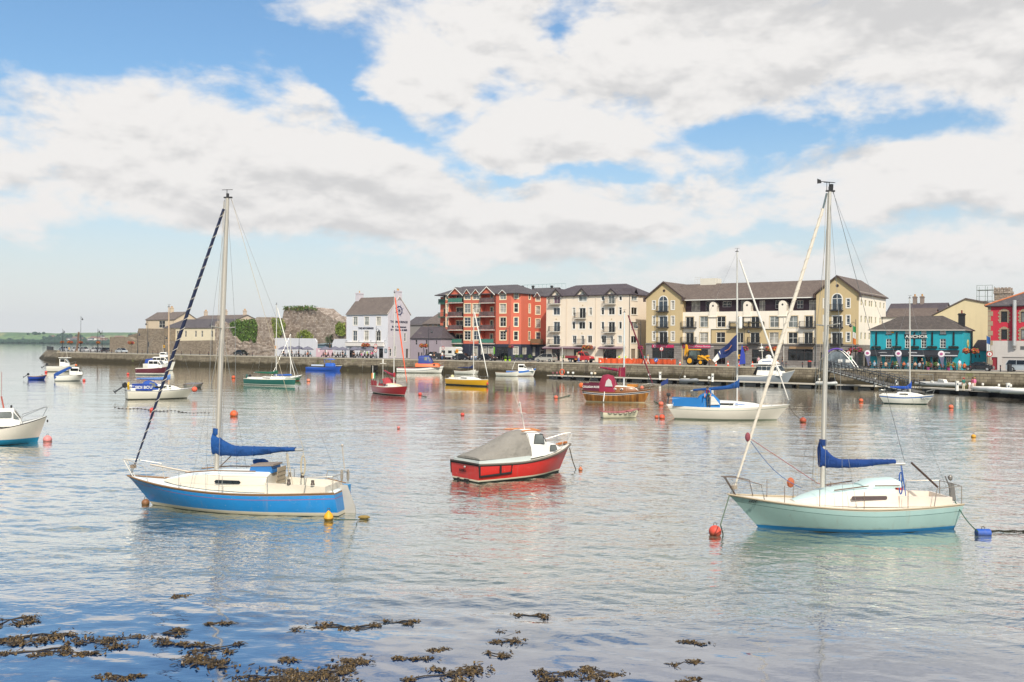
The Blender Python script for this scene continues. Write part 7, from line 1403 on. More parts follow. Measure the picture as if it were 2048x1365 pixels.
dinghy('white_quay_dinghy', 'plain white open boat tied below the red apartments', (951, 749), (986, 748), 1.6, (.8, .75, 1.15), M('#d9d6cc', .5))
dinghy('white_tender', 'low white open boat lying beside the blue and white launch', (991, 752.5), (1034, 753.5), 1.6, (.8, .75, 1.1), GEL)
# blue jet boat / RIB at the wall
e, H, L = motor('blue_workboat', 'royal blue inflatable workboat with console hood below the pub', (613, 740.5), (672, 742), 2.3, (.7, .62, 1.0), RW, ([M('#2459b8', .6), M('#1f50ad', .6), M('#1f50ad', .6), ANT], [0, 1, 2, 3]), [(.56, .80, .9, 1.7, .5)], 1.12, hm=M('#2b62c0', .6), win=False, rail=False, deck=M('#5d7fb8', .7)); mb = MB(); mb.prism([(L*.50, -.7, 2.5), (L*.66, -.7, 2.7), (L*.78, -.7, 2.45), (L*.66, -.7, 2.55)], (0, 1.4, 0)); mb.tube([(L*.56, -.6, 1.6), (L*.52, -.6, 2.5)], .04, 5); mb.tube([(L*.74, -.6, 1.6), (L*.70, -.6, 2.5)], .04, 5); mb.obj('console_hood', M('#2b62c0', .7), e); mb = MB(); mb.box(L*.1, L*.45, -.2, .2, .95, 1.3); mb.obj('jockey_seat', M('#c9d0da', .6), e); mb = MB(); mb.prism([(L*.85, -.4, 1.1), (L*1.02, 0, 1.15), (L*.85, .4, 1.1)], (0, 0, .08)); mb.obj('bow_step', OFFW, e)
# ---------------------------------------------------------------- moorings
bl = [(468, 833, 8.5, '#d8602f', 'ball', 'orange ball buoy alone on open water beyond the blue yacht'), (95, 884, 8.5, '#df8a88', 'ball', 'pink ball buoy at the bow of the cream cabin boat'), (1430, 1070, 13.5, '#d9503f', 'ball', 'big red ball buoy hanging below the mint yacht bow'),
      (291, 1010, 8, '#8a5a36', 'ball', 'rusty brown buoy behind the blue yacht bow'), (925, 832, 4.5, '#d8493f', 'ball', 'small red buoy between yellow yacht and red motor boat'), (797, 858, 3.6, '#e07a76', 'ball', 'tiny pink buoy on open water before the crimson yacht'), (840, 791, 4.2, '#d8493f', 'ball', 'red buoy with trailing line beside the crimson yacht'),
      (617, 763.5, 4, '#dc8468', 'ball', 'pale orange buoy beside the bright green daysailer'), (467, 757, 4, '#c9562f', 'ball', 'orange buoy astern of the dark green yacht'), (587, 771.5, 2.6, '#c85a3a', 'ball', 'tiny orange buoy at the dark green yacht bow'), (256, 750, 2.8, '#d8493f', 'ball', 'small red buoy astern of the maroon cruiser'),
      (304, 823, 5, '#d8493f', 'ball', 'red buoy near the bannered cream yacht'), (1112, 797.5, 4.6, '#dd6a50', 'ball', 'orange buoy astern of the wooden boat'), (1322, 811, 5.5, '#dd6a50', 'ball', 'orange buoy between wooden boat and white yacht'), (1313, 837, 4.5, '#cc5a38', 'ball', 'small rusty buoy beside the white yacht stern'),
      (1324, 838, 6.5, '#d85638', 'ball', 'larger orange buoy touching the white yacht stern'), (1606, 845, 7, '#a8492f', 'ball', 'brown-red buoy at the end of the white yacht bow line'), (1722, 804, 4.6, '#d8643c', 'ball', 'orange buoy astern of the striped white yacht'), (1902, 817, 4.8, '#de6a48', 'ball', 'orange buoy ahead of the striped white yacht'),
      (1947, 876, 4.6, '#e0a020', 'ball', 'yellow ball buoy on open water'), (1161, 942, 5, '#d0703f', 'pear', 'orange and brown pear buoy ahead of the red motor boat'), (657, 1040, 11, '#e3a510', 'pear', 'yellow pear buoy under the blue yacht stern'), (1966, 1072, 14, '#1c52ad', 'drum', 'blue barrel buoy astern of the mint yacht'), (92, 746, 2.6, '#d8493f', 'ball', 'tiny red buoy astern of the white fishing boat'), (168, 762.5, 3, '#d8493f', 'ball', 'tiny red buoy ahead of the white sports cruiser')]
for px, py, r, c, sh, lb in bl: buoy_at(px, py, r, c, label=lb, shape=sh)
GR = M('#3a5a48', .9)
a = MINT.matrix_basis
def on(eo, x, y, z): return Matrix.LocRotScale(eo.location, eo.rotation_euler, eo.scale) @ Vector((x, y, z))
rope('mooring_rope', 'weathered rope hanging from the mint yacht bow', [on(MINT, 7.42, .05, 1.02), water(1441, 1050, .45), water(1446, 1068, .0)], .02, M('#5b6a58', .9))
rope('mooring_rope', 'dark line from the mint yacht stern to the blue barrel', [on(MINT, .1, .3, .85), water(1956, 1064, .2)], .018, GR, sag=.12)
rope('mooring_rope', 'line from the red motor boat bow into the water', [on(RB, 6.3, 0, 1.1), water(1152, 940, 0)], .025, M('#4f4a3e', .9), sag=.1)
rope('mooring_rope', 'mooring line from white yacht bow to its buoy', [on(WY, WYL-.1, 0, 1.25), water(1600, 838, .2)], .03, M('#5f574a', .9), sag=.15)
p = [water(1975+i*4.5, 1063+.6*math.sin(i), .0) for i in range(18)]; mb = MB(); o = p[0]
for i, q in enumerate(p): mb.ball(q-o+V(0, 0, .01), (.05+.03*(i % 3 == 0), .05, .03), 6, 4)
mb.tube([q-o for q in p], .012, 4); mb.obj('weedy_line', M('#2c2a20', .9), loc=o, label='weed-hung floating line trailing from the blue barrel', category='rope')
p = [water(230+i*7.5, 816+.07*i*7+1.2*math.sin(i*.7), .0) for i in range(26)]; mb = MB(); o = p[0]
for i, q in enumerate(p): mb.ball(q-o, (.09, .09, .07), 6, 4)
mb.tube([q-o for q in p], .02, 4); mb.obj('float_line', M('#3a352c', .9), loc=o, label='string of small floats lying across the water behind the blue yacht', category='rope')
for px0, py0, px1, py1, lb in ((843, 792, 853, 794, 'crimson yacht buoy'), (1116, 797, 1140, 791, 'wooden boat buoy'), (1308, 803, 1319, 808, 'orange buoy by the white yacht')):
    rope('mooring_rope', 'green slimy line drifting from the '+lb, [water(px0, py0, .08), water(px1, py1, .05)], .05, GR)
q = water(728, 1036, .03); mb = MB(); mb.ball((0, 0, .02), (.22, .1, .07), 8, 5); mb.obj('driftwood', M('#8a7440', .9), loc=q, label='brown drifting float astern of the blue yacht', category='float')
rope('mooring_rope', 'green line from the blue yacht stern to the water', [water(668, 1040, 1.1), water(715, 1040, .02)], .018, GR)
# ---------------------------------------------------------------- people (one skinned body each)
PM = {}
def person_mesh(pose):
    if pose in PM: return PM[pose]
    J = {'pel': (0, 0, .95), 'spi': (0, 0, 1.15), 'che': (0, .01, 1.36), 'nek': (0, .0, 1.5), 'hd': (0, -.01, 1.62), 'top': (0, 0, 1.74)}
    for s_, sg in (('l', 1), ('r', -1)):
        J.update({'hip'+s_: (sg*.09, 0, .9), 'kne'+s_: (sg*.1, -.02, .5), 'ank'+s_: (sg*.1, .02, .09), 'toe'+s_: (sg*.11, -.13, .04), 'sho'+s_: (sg*.17, 0, 1.43), 'elb'+s_: (sg*.22, .02, 1.15), 'wri'+s_: (sg*.21, -.08, .9), 'han'+s_: (sg*.2, -.11, .81)})
    if pose == 'walk':
        J.update({'knel': (.1, -.16, .52), 'ankl': (.1, -.22, .1), 'toel': (.1, -.38, .06), 'kner': (-.1, .1, .5), 'ankr': (-.1, .32, .14), 'toer': (-.1, .2, .04), 'elbl': (.23, .12, 1.16), 'wril': (.22, .1, .92), 'hanl': (.21, .07, .84), 'wrir': (-.21, -.2, .95), 'hanr': (-.2, -.26, .88)})
    if pose == 'sit':
        for k in ('pel', 'spi', 'che', 'nek', 'hd', 'top', 'hipl', 'hipr', 'shol', 'shor', 'elbl', 'elbr'): x, y, z = J[k]; J[k] = (x, y+.05, z-.45)
        for s_, sg in (('l', 1), ('r', -1)): J.update({'kne'+s_: (sg*.13, -.42, .5), 'ank'+s_: (sg*.12, -.4, .09), 'toe'+s_: (sg*.12, -.55, .04), 'wri'+s_: (sg*.14, -.26, .76), 'han'+s_: (sg*.1, -.34, .78)})
    if pose == 'bend':
        J.update({'spi': (0, -.06, 1.14), 'che': (0, -.17, 1.33), 'nek': (0, -.25, 1.44), 'hd': (0, -.33, 1.52), 'top': (0, -.40, 1.61), 'shol': (.17, -.18, 1.38), 'shor': (-.17, -.18, 1.38), 'elbl': (.24, -.2, 1.1), 'elbr': (-.24, -.26, 1.1), 'wril': (.2, -.32, .9), 'wrir': (-.22, -.38, .88), 'hanl': (.18, -.38, .82), 'hanr': (-.2, -.42, .8)})
    if pose == 'crouch':
        J.update({'pel': (0, .1, .5), 'hipl': (.09, .08, .46), 'hipr': (-.09, .08, .46), 'spi': (0, .02, .68), 'che': (0, -.08, .86), 'nek': (0, -.14, .98), 'hd': (0, -.2, 1.08), 'top': (0, -.24, 1.19), 'shol': (.17, -.1, .92), 'shor': (-.17, -.1, .92), 'knel': (.14, -.3, .5), 'kner': (-.14, -.3, .45), 'elbl': (.22, -.28, .68), 'elbr': (-.22, -.28, .68), 'wril': (.15, -.48, .62), 'wrir': (-.15, -.48, .62), 'hanl': (.1, -.56, .6), 'hanr': (-.1, -.56, .6)})
    rad = {'pel': .15, 'spi': .135, 'che': .16, 'nek': .06, 'hd': .105, 'top': .075, 'hip': .10, 'kne': .068, 'ank': .05, 'toe': .042, 'sho': .075, 'elb': .05, 'wri': .036, 'han': .042}
    ks = list(J); ix = {k: i for i, k in enumerate(ks)}; ed = [('pel', 'spi'), ('spi', 'che'), ('che', 'nek'), ('nek', 'hd'), ('hd', 'top')]
    for s_ in 'lr': ed += [('pel', 'hip'+s_), ('hip'+s_, 'kne'+s_), ('kne'+s_, 'ank'+s_), ('ank'+s_, 'toe'+s_), ('che', 'sho'+s_), ('sho'+s_, 'elb'+s_), ('elb'+s_, 'wri'+s_), ('wri'+s_, 'han'+s_)]
    me = bpy.data.meshes.new('body_frame'); me.from_pydata([J[k] for k in ks], [(ix[a], ix[b]) for a, b in ed], [])
    o = bpy.data.objects.new('body_frame', me); COL.objects.link(o); sk = o.modifiers.new('skin', 'SKIN')
    for k in ks: r = rad[k[:3] if k[:3] in rad else k]; me.skin_vertices[0].data[ix[k]].radius = (r, r*(.8 if k in ('pel', 'spi', 'che') else 1))
    me.skin_vertices[0].data[ix['pel']].use_root = True
    sb = o.modifiers.new('sub', 'SUBSURF'); sb.levels = 1; sb.render_levels = 1
    bpy.context.view_layer.update()
    m = bpy.data.meshes.new_from_object(o.evaluated_get(bpy.context.evaluated_depsgraph_get())); bpy.data.objects.remove(o); bpy.data.meshes.remove(me); m.name = 'body'
    for _ in range(4): m.materials.append(None)
    V3 = {k: Vector(J[k]) for k in ks}
    def seg(p, a, b): d = V3[b]-V3[a]; t = max(0, min(1, (p-V3[a]).dot(d)/d.length_squared)); return (p-V3[a]-d*t).length
    for f in m.polygons:      # 0 skin 1 top 2 trousers 3 shoes
        c = f.center; best = min(ed, key=lambda e_: seg(c, *e_)-(.05 if e_[0] == 'che' and e_[1] == 'nek' else 0)); k = best[1]
        f.material_index = 3 if k[:3] in ('ank', 'toe') and (k[:3] == 'toe' or c.z < .14) else 2 if k[:3] in ('hip', 'kne', 'ank') or (k == 'spi' and (c-V3['pel']).length < .14) else 0 if k in ('hd', 'top') or k[:3] in ('han', 'wri') or (k == 'nek' and (c-V3['nek']).length < .09) else 1
        f.use_smooth = True
    PM[pose] = (m, J['hd'], J['top']); return PM[pose]
HAIR = {}
def person(label, p, rz, pose='stand', top='#4a5a78', leg='#2c3140', hair='#3a2a1e', shoe='#26221f', skin='#c9957a', hat=None, vest=None, h=1.0, group=None):
    m, hd, tp = person_mesh(pose); e = thing('person', label, 'person', p, rz, group); e.scale = (h, h, h)
    o = link('body', m, e)
    for i, c in enumerate((skin, top, leg, shoe)): o.material_slots[i].link = 'OBJECT'; o.material_slots[i].material = M(c, .8)
    key = (pose, bool(hat))
    if key not in HAIR:
        mb = MB(); d = Vector(tp)-Vector(hd); c = Vector(hd)+d*.62+Vector((0, .02, 0)); mb.ball(c, (.112, .122, .10 if not hat else .085), 10, 6)
        if hat: mb.lathe([(.19, c.z-.01), (.18, c.z+.02), (.11, c.z+.03)], 10, (c.x, c.y, 0))
        HAIR[key] = mb.mesh('hair', M('#3a2a1e'), True)
        nz = MB(); nz.ball(Vector(hd)+Vector((0, -.105, -.01)), (.018, .025, .03), 6, 4); HAIR[key, 'n'] = nz.mesh('nose', M(skin))
    q = link('hat' if hat else 'hair', HAIR[key], e); q.material_slots[0].link = 'OBJECT'; q.material_slots[0].material = M(hat or hair, .85)
    if vest:
        che = {'bend': (0, -.12, 1.24), 'crouch': (0, -.04, .78), 'sit': (0, .06, .82)}.get(pose, (0, 0, 1.26)); mb = MB(); mb.ball(che, (.21, .17, .24), 10, 7); mb.obj('vest', M(vest, .7), e, smooth=True)
    return e
FACE = -TH           # facing the water
def sp(px, t, py=712): p = street(px, t, py); return p
# the man on the white yacht, lifejacket on, bending at the rail
e = person('man in blue top with lifejacket bending on the white yacht side deck', on(WY, WYL*.335, -1.2, 1.05), WY.rotation_euler.z+R(-20), 'bend', '#2a6fb5', '#4b5a63', '#4a4441', h=1.04); mb = MB()
for sg in (-1, 1): mb.tube([(sg*.1, -.09, 1.42), (sg*.11, -.30, 1.36), (sg*.1, -.22, 1.12)], .045, 6)
mb.obj('lifejacket', M('#b5303f', .8), e); MB().ball((.1, -.26, 1.12), (.06, .03, .07), 6, 5).obj('lifejacket_tag', M('#9fd32a', .6), e)
# ---------------------------------------------------------------- vehicles
def wheel(e, x, y, r, w=.2, rim=None):
    sg = -1 if y < 0 else 1; o = MB().loft([[(x+rr*math.cos(a), yy, r+rr*math.sin(a)) for a in [2*math.pi*i/16 for i in range(16)]] for rr, yy in ((r*.7, y-sg*w), (r, y-sg*w*.9), (r, y-sg*.02), (r*.72, y))]).obj('wheel', RUBBER, e)
    MB().loft([[(x+rr*math.cos(a), yy, r+rr*math.sin(a)) for a in [2*math.pi*i/12 for i in range(12)]] for rr, yy in ((r*.66, y-sg*.03), (r*.6, y+sg*.012), (r*.15, y+sg*.02))]).obj('rim', rim or M('#a9aaad', .35, .6), o)
def car(label, p, rz, c, L=4.2, h=1.48, kind='hatch', name='parked_car', cat='car', w=1.74):
    e = thing(name, label, cat, p, rz); body = M(c, .25, .15, var=.05, coat=.6)
    roof = {'hatch': [(-.30, .93), (-.20, 1.0), (.12, 1.0), (.31, .63)], 'mpv': [(-.46, .62), (-.40, 1.0), (.10, 1.0), (.32, .64)], 'saloon': [(-.37, .66), (-.18, .98), (.08, 1.0), (.26, .64)], 'suv': [(-.47, .62), (-.42, 1.0), (.06, 1.0), (.22, .66)], 'pickup': [(-.05, .62), (-.03, 1.0), (.12, 1.0), (.24, .64)]}[kind]
    zb, zs = .28, h*.62; n_ = .5; pts = [(-.5, zb+.1), (-.49, zs*.98), (-.46 if kind != 'hatch' else -.47, zs*1.02)]
    low = [(-.49, zb), (-.5, zb+.25), (-.485, zs), (.28, zs), (.44, zs*.88), (.49, zs*.70), (.5, zb+.12), (.47, zb)]
    def sec(poly, ws): return [[(x*L, y, z) for (x, z), y in zip(poly, [s_*wv for wv in ws])] for s_ in (-1, 1)]
    mb = MB(); lo = [(x*L, z) for x, z in low]; n = len(lo); hw = w/2
    rings = [[(x, -hw*k, z) for x, z in lo] for k in (.93,)]+[[(x, -hw, mix_(z, .6, .06)) for x, z in lo]]+[[(x, hw, mix_(z, .6, .06)) for x, z in lo]]+[[(x, hw*.93, z) for x, z in lo]]
    mb.loft(rings); bo = mb.obj('body', body, e, smooth=True, angle=50)
    g0 = [(roof[0][0]-.03 if kind != 'pickup' else roof[0][0], zs-.02)]+[(a, b*h) for a, b in roof[1:3]]+[(roof[3][0]+.02, zs-.02)]
    mb = MB(); gl = [(x*L, z) for x, z in g0]; mb.loft([[(x, s_*(hw*.92 if z < zs else hw*.74), z) for x, z in gl] for s_ in (-1, 1)]); gh = mb.obj('glasshouse', G_DARK, e)
    mb = MB(); rx = [(roof[1][0]*L-.02, roof[1][1]*h), (roof[2][0]*L+.02, roof[2][1]*h)]; mb.loft([[(rx[0][0], s_*hw*.75, h-.03), (rx[0][0]+.05, s_*hw*.7, h+.015), (rx[1][0]-.05, s_*hw*.7, h+.015), (rx[1][0], s_*hw*.75, h-.03)] for s_ in (-1, 1)]); mb.obj('roof', body, e)
    mb = MB()
    for s_ in (-1, 1):
        for (a, b) in ((g0[0], g0[1]), (g0[3], g0[2])): mb.tube([(a[0]*L, s_*hw*.925, a[1]), (b[0]*L, s_*hw*.75, b[1])], .045, 5)
        xm = (g0[1][0]*.5+g0[2][0]*.5)*L; mb.tube([(xm, s_*hw*.925, zs), (xm, s_*hw*.75, h-.02)], .035, 5)
    mb.obj('pillar', body, e)
    for s_ in (-1, 1):
        for fx in (-.31, .31): wheel(e, fx*L, s_*(hw+.012), .31 if kind not in ('suv', 'pickup') else .37)
        MB().ball((.47*L, s_*hw*.72, zs*.72), (.09, .16, .09), 8, 5).obj('headlight', M('#d8d8d2', .15), e); MB().ball((-.485*L, s_*hw*.78, zs*.86), (.05, .12, .12), 8, 5).obj('tail_light', M('#9c2a26', .3), e); MB().box(.12*L, .12*L+.1, s_*hw*1.0-.02 if s_ > 0 else -hw*1.0-.12, s_*hw*1.0+.12 if s_ > 0 else -hw*1.0+.02, zs+.02, zs+.14).obj('mirror', body, e)
    return e
AL = -TH   # parked along the quay, nose to the right
sx = lambda px, t: sp(px, t)
car('silver hatchback parked beside the castle wall', sp(243, 5.5), AL, '#b4b9bd', 4.0)
car('black hatchback parked under the ivy wall', sp(482, 6), AL, '#1c1d21', 4.1)
car('black estate car beside the white camper van', sp(925, 5), AL, '#20232a', 4.4, kind='hatch')
car('black saloon parked before the red apartments', sp(975, 4.8), AL, '#181a1e', 4.5, kind='saloon')
car('silver people carrier parked before the cream apartments', sp(1092, 5.2), AL+math.pi, '#b3afa6', 4.5, 1.66, 'mpv')
car('black coupe parked beside the teal pub', sp(1957, 4.2, 735), AL+math.pi, '#1b1c22', 4.3, 1.38, 'saloon')
car('silver four by four parked before the whitewashed warehouse', sp(2046, 4.6, 738), AL, '#aab3ba', 4.5, 1.75, 'suv')
for px, t, c, lb in ((128, 22, '#9aa3ad', 'grey hatchback in the pier car park'), (152, 21, '#d9dadb', 'white hatchback in the pier car park by the lamp'), (168, 20, '#c6c9cc', 'silver hatchback at the end of the pier car park'), (190, 17, '#dcdcdc', 'white saloon in the pier car park'), (203, 15, '#b9bcc0', 'pale silver hatchback nearest the castle wall end'), (213, 13, '#24262b', 'dark hatchback against the castle wall end')):
    car(lb, sp(px, t), AL+(0 if px % 2 else math.pi), c, 4.1)
# pick-up
e = car('black pickup truck parked before the low mauve house', sp(868, 5), AL+math.pi, '#23262c', 5.0, 1.72, 'pickup', 'pickup_truck', 'pickup'); MB().box(-2.4, -.2, -.82, .82, 1.05, 1.45).obj('load_cover', M('#33363b'), e)
# camper van
e = thing('camper_van', 'white coachbuilt camper van before the red apartments', 'camper van', sp(905, 8.5), AL); WV = M('#dedcd6', .4, var=.06)
MB().prism([(-2.9, -1.05, .55), (1.2, -1.05, .55), (1.2, -1.05, 2.0), (2.0, -1.05, 2.1), (2.1, -1.05, 2.6), (1.6, -1.05, 2.85), (-2.8, -1.05, 2.85), (-2.95, -1.05, 2.6)], (0, 2.1, 0)).obj('body', WV, e); MB().prism([(1.2, -.95, .5), (2.9, -.95, .5), (2.95, -.95, 1.05), (2.35, -.95, 1.25), (1.8, -.95, 2.05), (1.2, -.95, 2.05)], (0, 1.9, 0)).obj('cab', WV, e)
for a, b in ((-2.3, -1.3), (-.4, .6)): MB().box(a, b, -1.08, -1.052, 1.45, 2.05).obj('window', G_DARK, e)
MB().prism([(1.35, -.97, 1.25), (2.2, -.97, 1.25), (1.75, -.97, 1.9), (1.35, -.97, 1.9)], (0, .018, 0)).obj('cab_window', G_DARK, e); MB().box(-2.9, 1.2, -1.07, -1.052, .95, 1.05).obj('stripe', M('#6a6f78'), e)
for x in (-1.6, 2.2):
    for y in (-1.0, 1.0): wheel(e, x, y, .34)
# red flatbed
e = thing('flatbed_truck', 'red crew-cab flatbed truck with orange beacon at roadworks', 'truck', sp(1160, 5), AL); RT = M('#b8242c', .35, coat=.4, var=.08)
MB().prism([(.1, -.95, .5), (2.75, -.95, .5), (2.8, -.95, 1.0), (2.55, -.95, 1.25), (1.75, -.95, 1.4), (1.2, -.95, 2.15), (.15, -.95, 2.2), (.1, -.95, 1.2)], (0, 1.9, 0)).obj('cab', RT, e)
for pts in ([(1.05, 1.4), (1.6, 1.4), (1.15, 2.0), (1.05, 2.0)], [(.3, 1.4), (.95, 1.4), (.95, 2.0), (.3, 2.0)]): side_panel(e, 'cab_window', G_DARK, pts, -.955, .01)
MB().poly([(1.8, -.85, 1.42), (1.8, .85, 1.42), (1.26, .8, 2.1), (1.26, -.8, 2.1)]).obj('windscreen', G_DARK, e)
mb = MB(); mb.box(-2.9, 0, -1.0, 1.0, .8, .92); mb.obj('load_bed', DARK, e)
for a in ((-2.9, 0, -1.0, -.95), (-2.9, 0, .95, 1.0), (-2.9, -2.85, -.95, .95)): MB().box(*a, .92, 1.35).obj('drop_side', M('#8a2630', .6, var=.15), e)
mb = MB(); [mb.ball((-.6+.25*k, -.2+.1*k, 1.15), (.25, .3, .28), 7, 5) for k in range(3)]; mb.box(-.35, -.15, -.8, -.6, .92, 2.0); mb.obj('load', M('#c9b48a', .9, var=.3), e); MB().box(-.6, .0, -1.03, -1.0, .55, .8).obj('side_tank', M('#d07a2a'), e)
mb = MB(); mb.box(-2.6, 0, -.4, .4, .5, .8); mb.obj('chassis', BLACK, e); MB().ball((2.72, -.7, 1.0), (.1, .18, .12), 8, 5).obj('headlight', M('#dcdcd4', .15), e); MB().lathe([(.1, 2.2), (.1, 2.38), (.04, 2.42)], 8, (.3, 0, 0)).obj('beacon', M('#e07a20', .3), e); MB().box(2.7, 2.86, -.9, .9, .45, .8).obj('bumper', M('#2a2b2d'), e)
for x in (-1.7, 2.0):
    for y in (-.97, .97): wheel(e, x, y, .36)
# backhoe
e = thing('backhoe_digger', 'yellow backhoe loader with raised rear arm at the roadworks', 'digger', sp(1394, 5), AL); YL = M('#e0a010', .45, var=.12, coat=.2)
for x, r, w in ((-1.0, .78, .45), (1.15, .52, .32)):
    for y in (-1.05, 1.05): wheel(e, x, y, r, w, YL)
mb = MB(); mb.box(-1.6, 1.9, -.42, .42, .55, 1.05); mb.obj('chassis', BLACK, e); mb = MB(); mb.prism([(.35, -.5, 1.0), (2.0, -.5, 1.0), (2.0, -.5, 1.45), (.35, -.5, 1.75)], (0, 1.0, 0)); mb.obj('bonnet', YL, e)
mb = MB()
for x in (-1.35, .35):
    for y in (-.72, .72): mb.tube([(x, y, 1.0), (x*.94, y*.94, 2.75)], .05, 5)
mb.obj('cab_frame', BLACK, e); MB().box(-1.3, .3, -.68, .68, 1.1, 2.7).obj('cab_glass', glass('#5b6a66', .08), e); mb = MB(); mb.prism([(-1.5, -.78, 2.74), (.5, -.78, 2.74), (.4, -.78, 2.92), (-1.4, -.78, 2.92)], (0, 1.56, 0)); mb.obj('cab_roof', YL, e)
mb = MB(); [mb.tube([(-1.0+.86*math.cos(a), y, .78+.86*math.sin(a)) for a in [R(20+14*i) for i in range(11)]], .09, 5) for y in (-.95, .95)]; mb.obj('mudguard', DARK, e)
mb = MB(); [mb.tube([(.6, y, 1.75), (1.9, y, 1.25), (2.9, y, .55)], .12, 6) for y in (-.62, .62)]; mb.obj('loader_arm', YL, e); MB().prism([(2.75, -1.1, .15), (3.5, -1.1, .1), (3.45, -1.1, .2), (3.0, -1.1, .35), (2.95, -1.1, .95), (2.75, -1.1, .9)], (0, 2.2, 0)).obj('front_bucket', M('#6d5a48', .7, var=.3), e)
mb = MB(); mb.prism([(1.5, -.56, 1.6), (2.2, -.56, 1.85), (2.3, -.56, 1.55), (1.9, -.56, 1.3)], (0, 1.1, 0)); mb.obj('loader_linkage', YL, e)
MB().prism([(-1.9, -.18, .6), (-1.6, -.18, .6), (-1.75, -.18, 2.6), (-2.0, -.18, 3.7), (-2.25, -.18, 3.7), (-2.05, -.18, 2.4)], (0, .36, 0)).obj('rear_boom', YL, e); MB().prism([(-2.25, -.12, 3.8), (-2.05, -.12, 3.7), (-2.2, -.12, 2.0), (-2.45, -.12, 1.5), (-2.5, -.12, 2.2)], (0, .24, 0)).obj('dipper', YL, e); MB().prism([(-2.6, -.35, 1.6), (-2.2, -.35, 1.5), (-2.15, -.35, 1.0), (-2.45, -.35, .85), (-2.65, -.35, 1.1)], (0, .7, 0)).obj('rear_bucket', M('#4a4038', .7), e)
# ---------------------------------------------------------------- roadworks
p0, p1 = sp(1197, 2.2), sp(1352, 2.4); n = 12; ORN = M('#dd5a2c', .75, var=.14, sc=3)
for i in range(n):
    a, b = p0.lerp(p1, i/n), p0.lerp(p1, (i+1)/n); w = (b-a).length; e = thing('safety_barrier', 'orange mesh safety barrier fencing off the road works', 'barrier', a, -TH+R(random.uniform(-3, 3)), 'orange barriers along the road works')
    rg = random.Random(i); rr = [[(w*k/6, .05*math.sin(k*1.3+i), .06), (w*k/6, .05*math.sin(k*1.3+i+.3)+.02, 1.02+.06*math.sin(k+i*.8))] for k in range(7)]
    MB().loft(rr, closed=False, caps=False).obj('mesh_sheet', ORN, e); MB().tube([(0, 0, 0), (0, 0, 1.1)], .03, 5).obj('post', BLACK, e)
    if i % 2: MB().box(w*.3, w*.42, -.09, -.075, .85, 1.0).obj('reflector', WHITE, e)
for i in range(6):
    a = sp(1270+i*14, 1.5); e = thing('pedestrian_barrier', 'black steel crowd barrier in front of the orange mesh', 'barrier', a, -TH, 'black crowd barriers'); mb = MB(); mb.tube([(0, 0, 0), (0, 0, 1.0), (1.6, 0, 1.0), (1.6, 0, 0)], .03, 5); [mb.tube([(.2+.2*k, 0, .2), (.2+.2*k, 0, 1)], .012, 4) for k in range(7)]; mb.tube([(0, 0, .2), (1.6, 0, .2)], .02, 4); mb.obj('frame', BLACK, e)
def cone(px, t, lb, h=.95, py=728):
    e = thing('traffic_cone', lb, 'cone', sp(px, t, py), 0); mb = MB(); mb.box(-.22, .22, -.22, .22, 0, .05, 0); mb.lathe([(.17, .05), (.125, h*.33)], 12, m=0); mb.lathe([(.125, h*.33), (.088, h*.6)], 12, m=1); mb.lathe([(.088, h*.6), (.03, h)], 12, m=0); mb.obj('cone', [M('#d9522b', .6), WHITE], e, smooth=True)
for px, lb in ((1201, 'traffic cone at the end of the orange mesh beside the flatbed'), (1360, 'traffic cone next to the digger rear arm'), (1432, 'traffic cone outside the dark shop entrance'), (1456, 'traffic cone beyond the dark shop entrance'), (1478, 'traffic cone under the yellow board'), (1505, 'traffic cone beyond the yellow board'), (1537, 'last traffic cone along the roadside')): cone(px, 1.6, lb)
def board(px, t, lb, c='#e3a81c', z=1.0, w=.75, h=.75, post=True, name='sign_board', sym=None):
    e = thing(name, lb, 'sign', sp(px, t), -TH)
    if post: mb = MB(); mb.tube([(0, .05, 0), (0, .05, z+h)], .03, 6); mb.obj('post', GALV, e)
    o = MB().box(-w/2, w/2, -.02, .02, z, z+h).obj('panel', M(c, .5), e)
    if sym: MB().ball((0, -.03, z+h*.5), (w*.28, .012, h*.28), 10, 5).obj('symbol', M(sym, .6), o)
board(328, 1.8, 'yellow notice board on a post beside the castle wall', z=1.8, sym='#3a2f14'); board(138, 2.0, 'small yellow notice on the pier railing', z=.8, w=.6, h=.7)
board(552, 6, 'amber notice board by the garden wall corner', '#d48a25', 1.9, .8, .8); board(914, 2.5, 'yellow notice board beside the camper van', z=1.6, sym='#c23a28'); board(1480, 2.0, 'yellow diversion board by the quay ladder', z=1.3, sym='#6a4a14'); board(1696+5, 1.8, 'green and white notice panel beside the gangway', '#dfe6df', 1.0, .6, 1.1, sym='#3f9a5a')
def round_sign(px, t, lb, zs, r=.33, rim='#c0303a', py=712):
    e = thing('road_sign', lb, 'road sign', sp(px, t, py), -TH); MB().tube([(0, .04, 0), (0, .04, max(zs)+.4)], .035, 6).obj('post', GALV, e)
    for z in zs: o = MB().prism([(r*math.cos(2*math.pi*i/16), -.01, z+r*math.sin(2*math.pi*i/16)) for i in range(16)], (0, .03, 0)).obj('disc', M(rim, .5), e); MB().prism([(r*.72*math.cos(2*math.pi*i/16), -.022, z+r*.72*math.sin(2*math.pi*i/16)) for i in range(16)], (0, .008, 0)).obj('face', WHITE, o); MB().prism([(-.05, -.032, z-.18), (.05, -.032, z-.18), (.05, -.032, z+.18), (-.05, -.032, z+.18)], (0, .008, 0)).obj('symbol', BLACK, o)
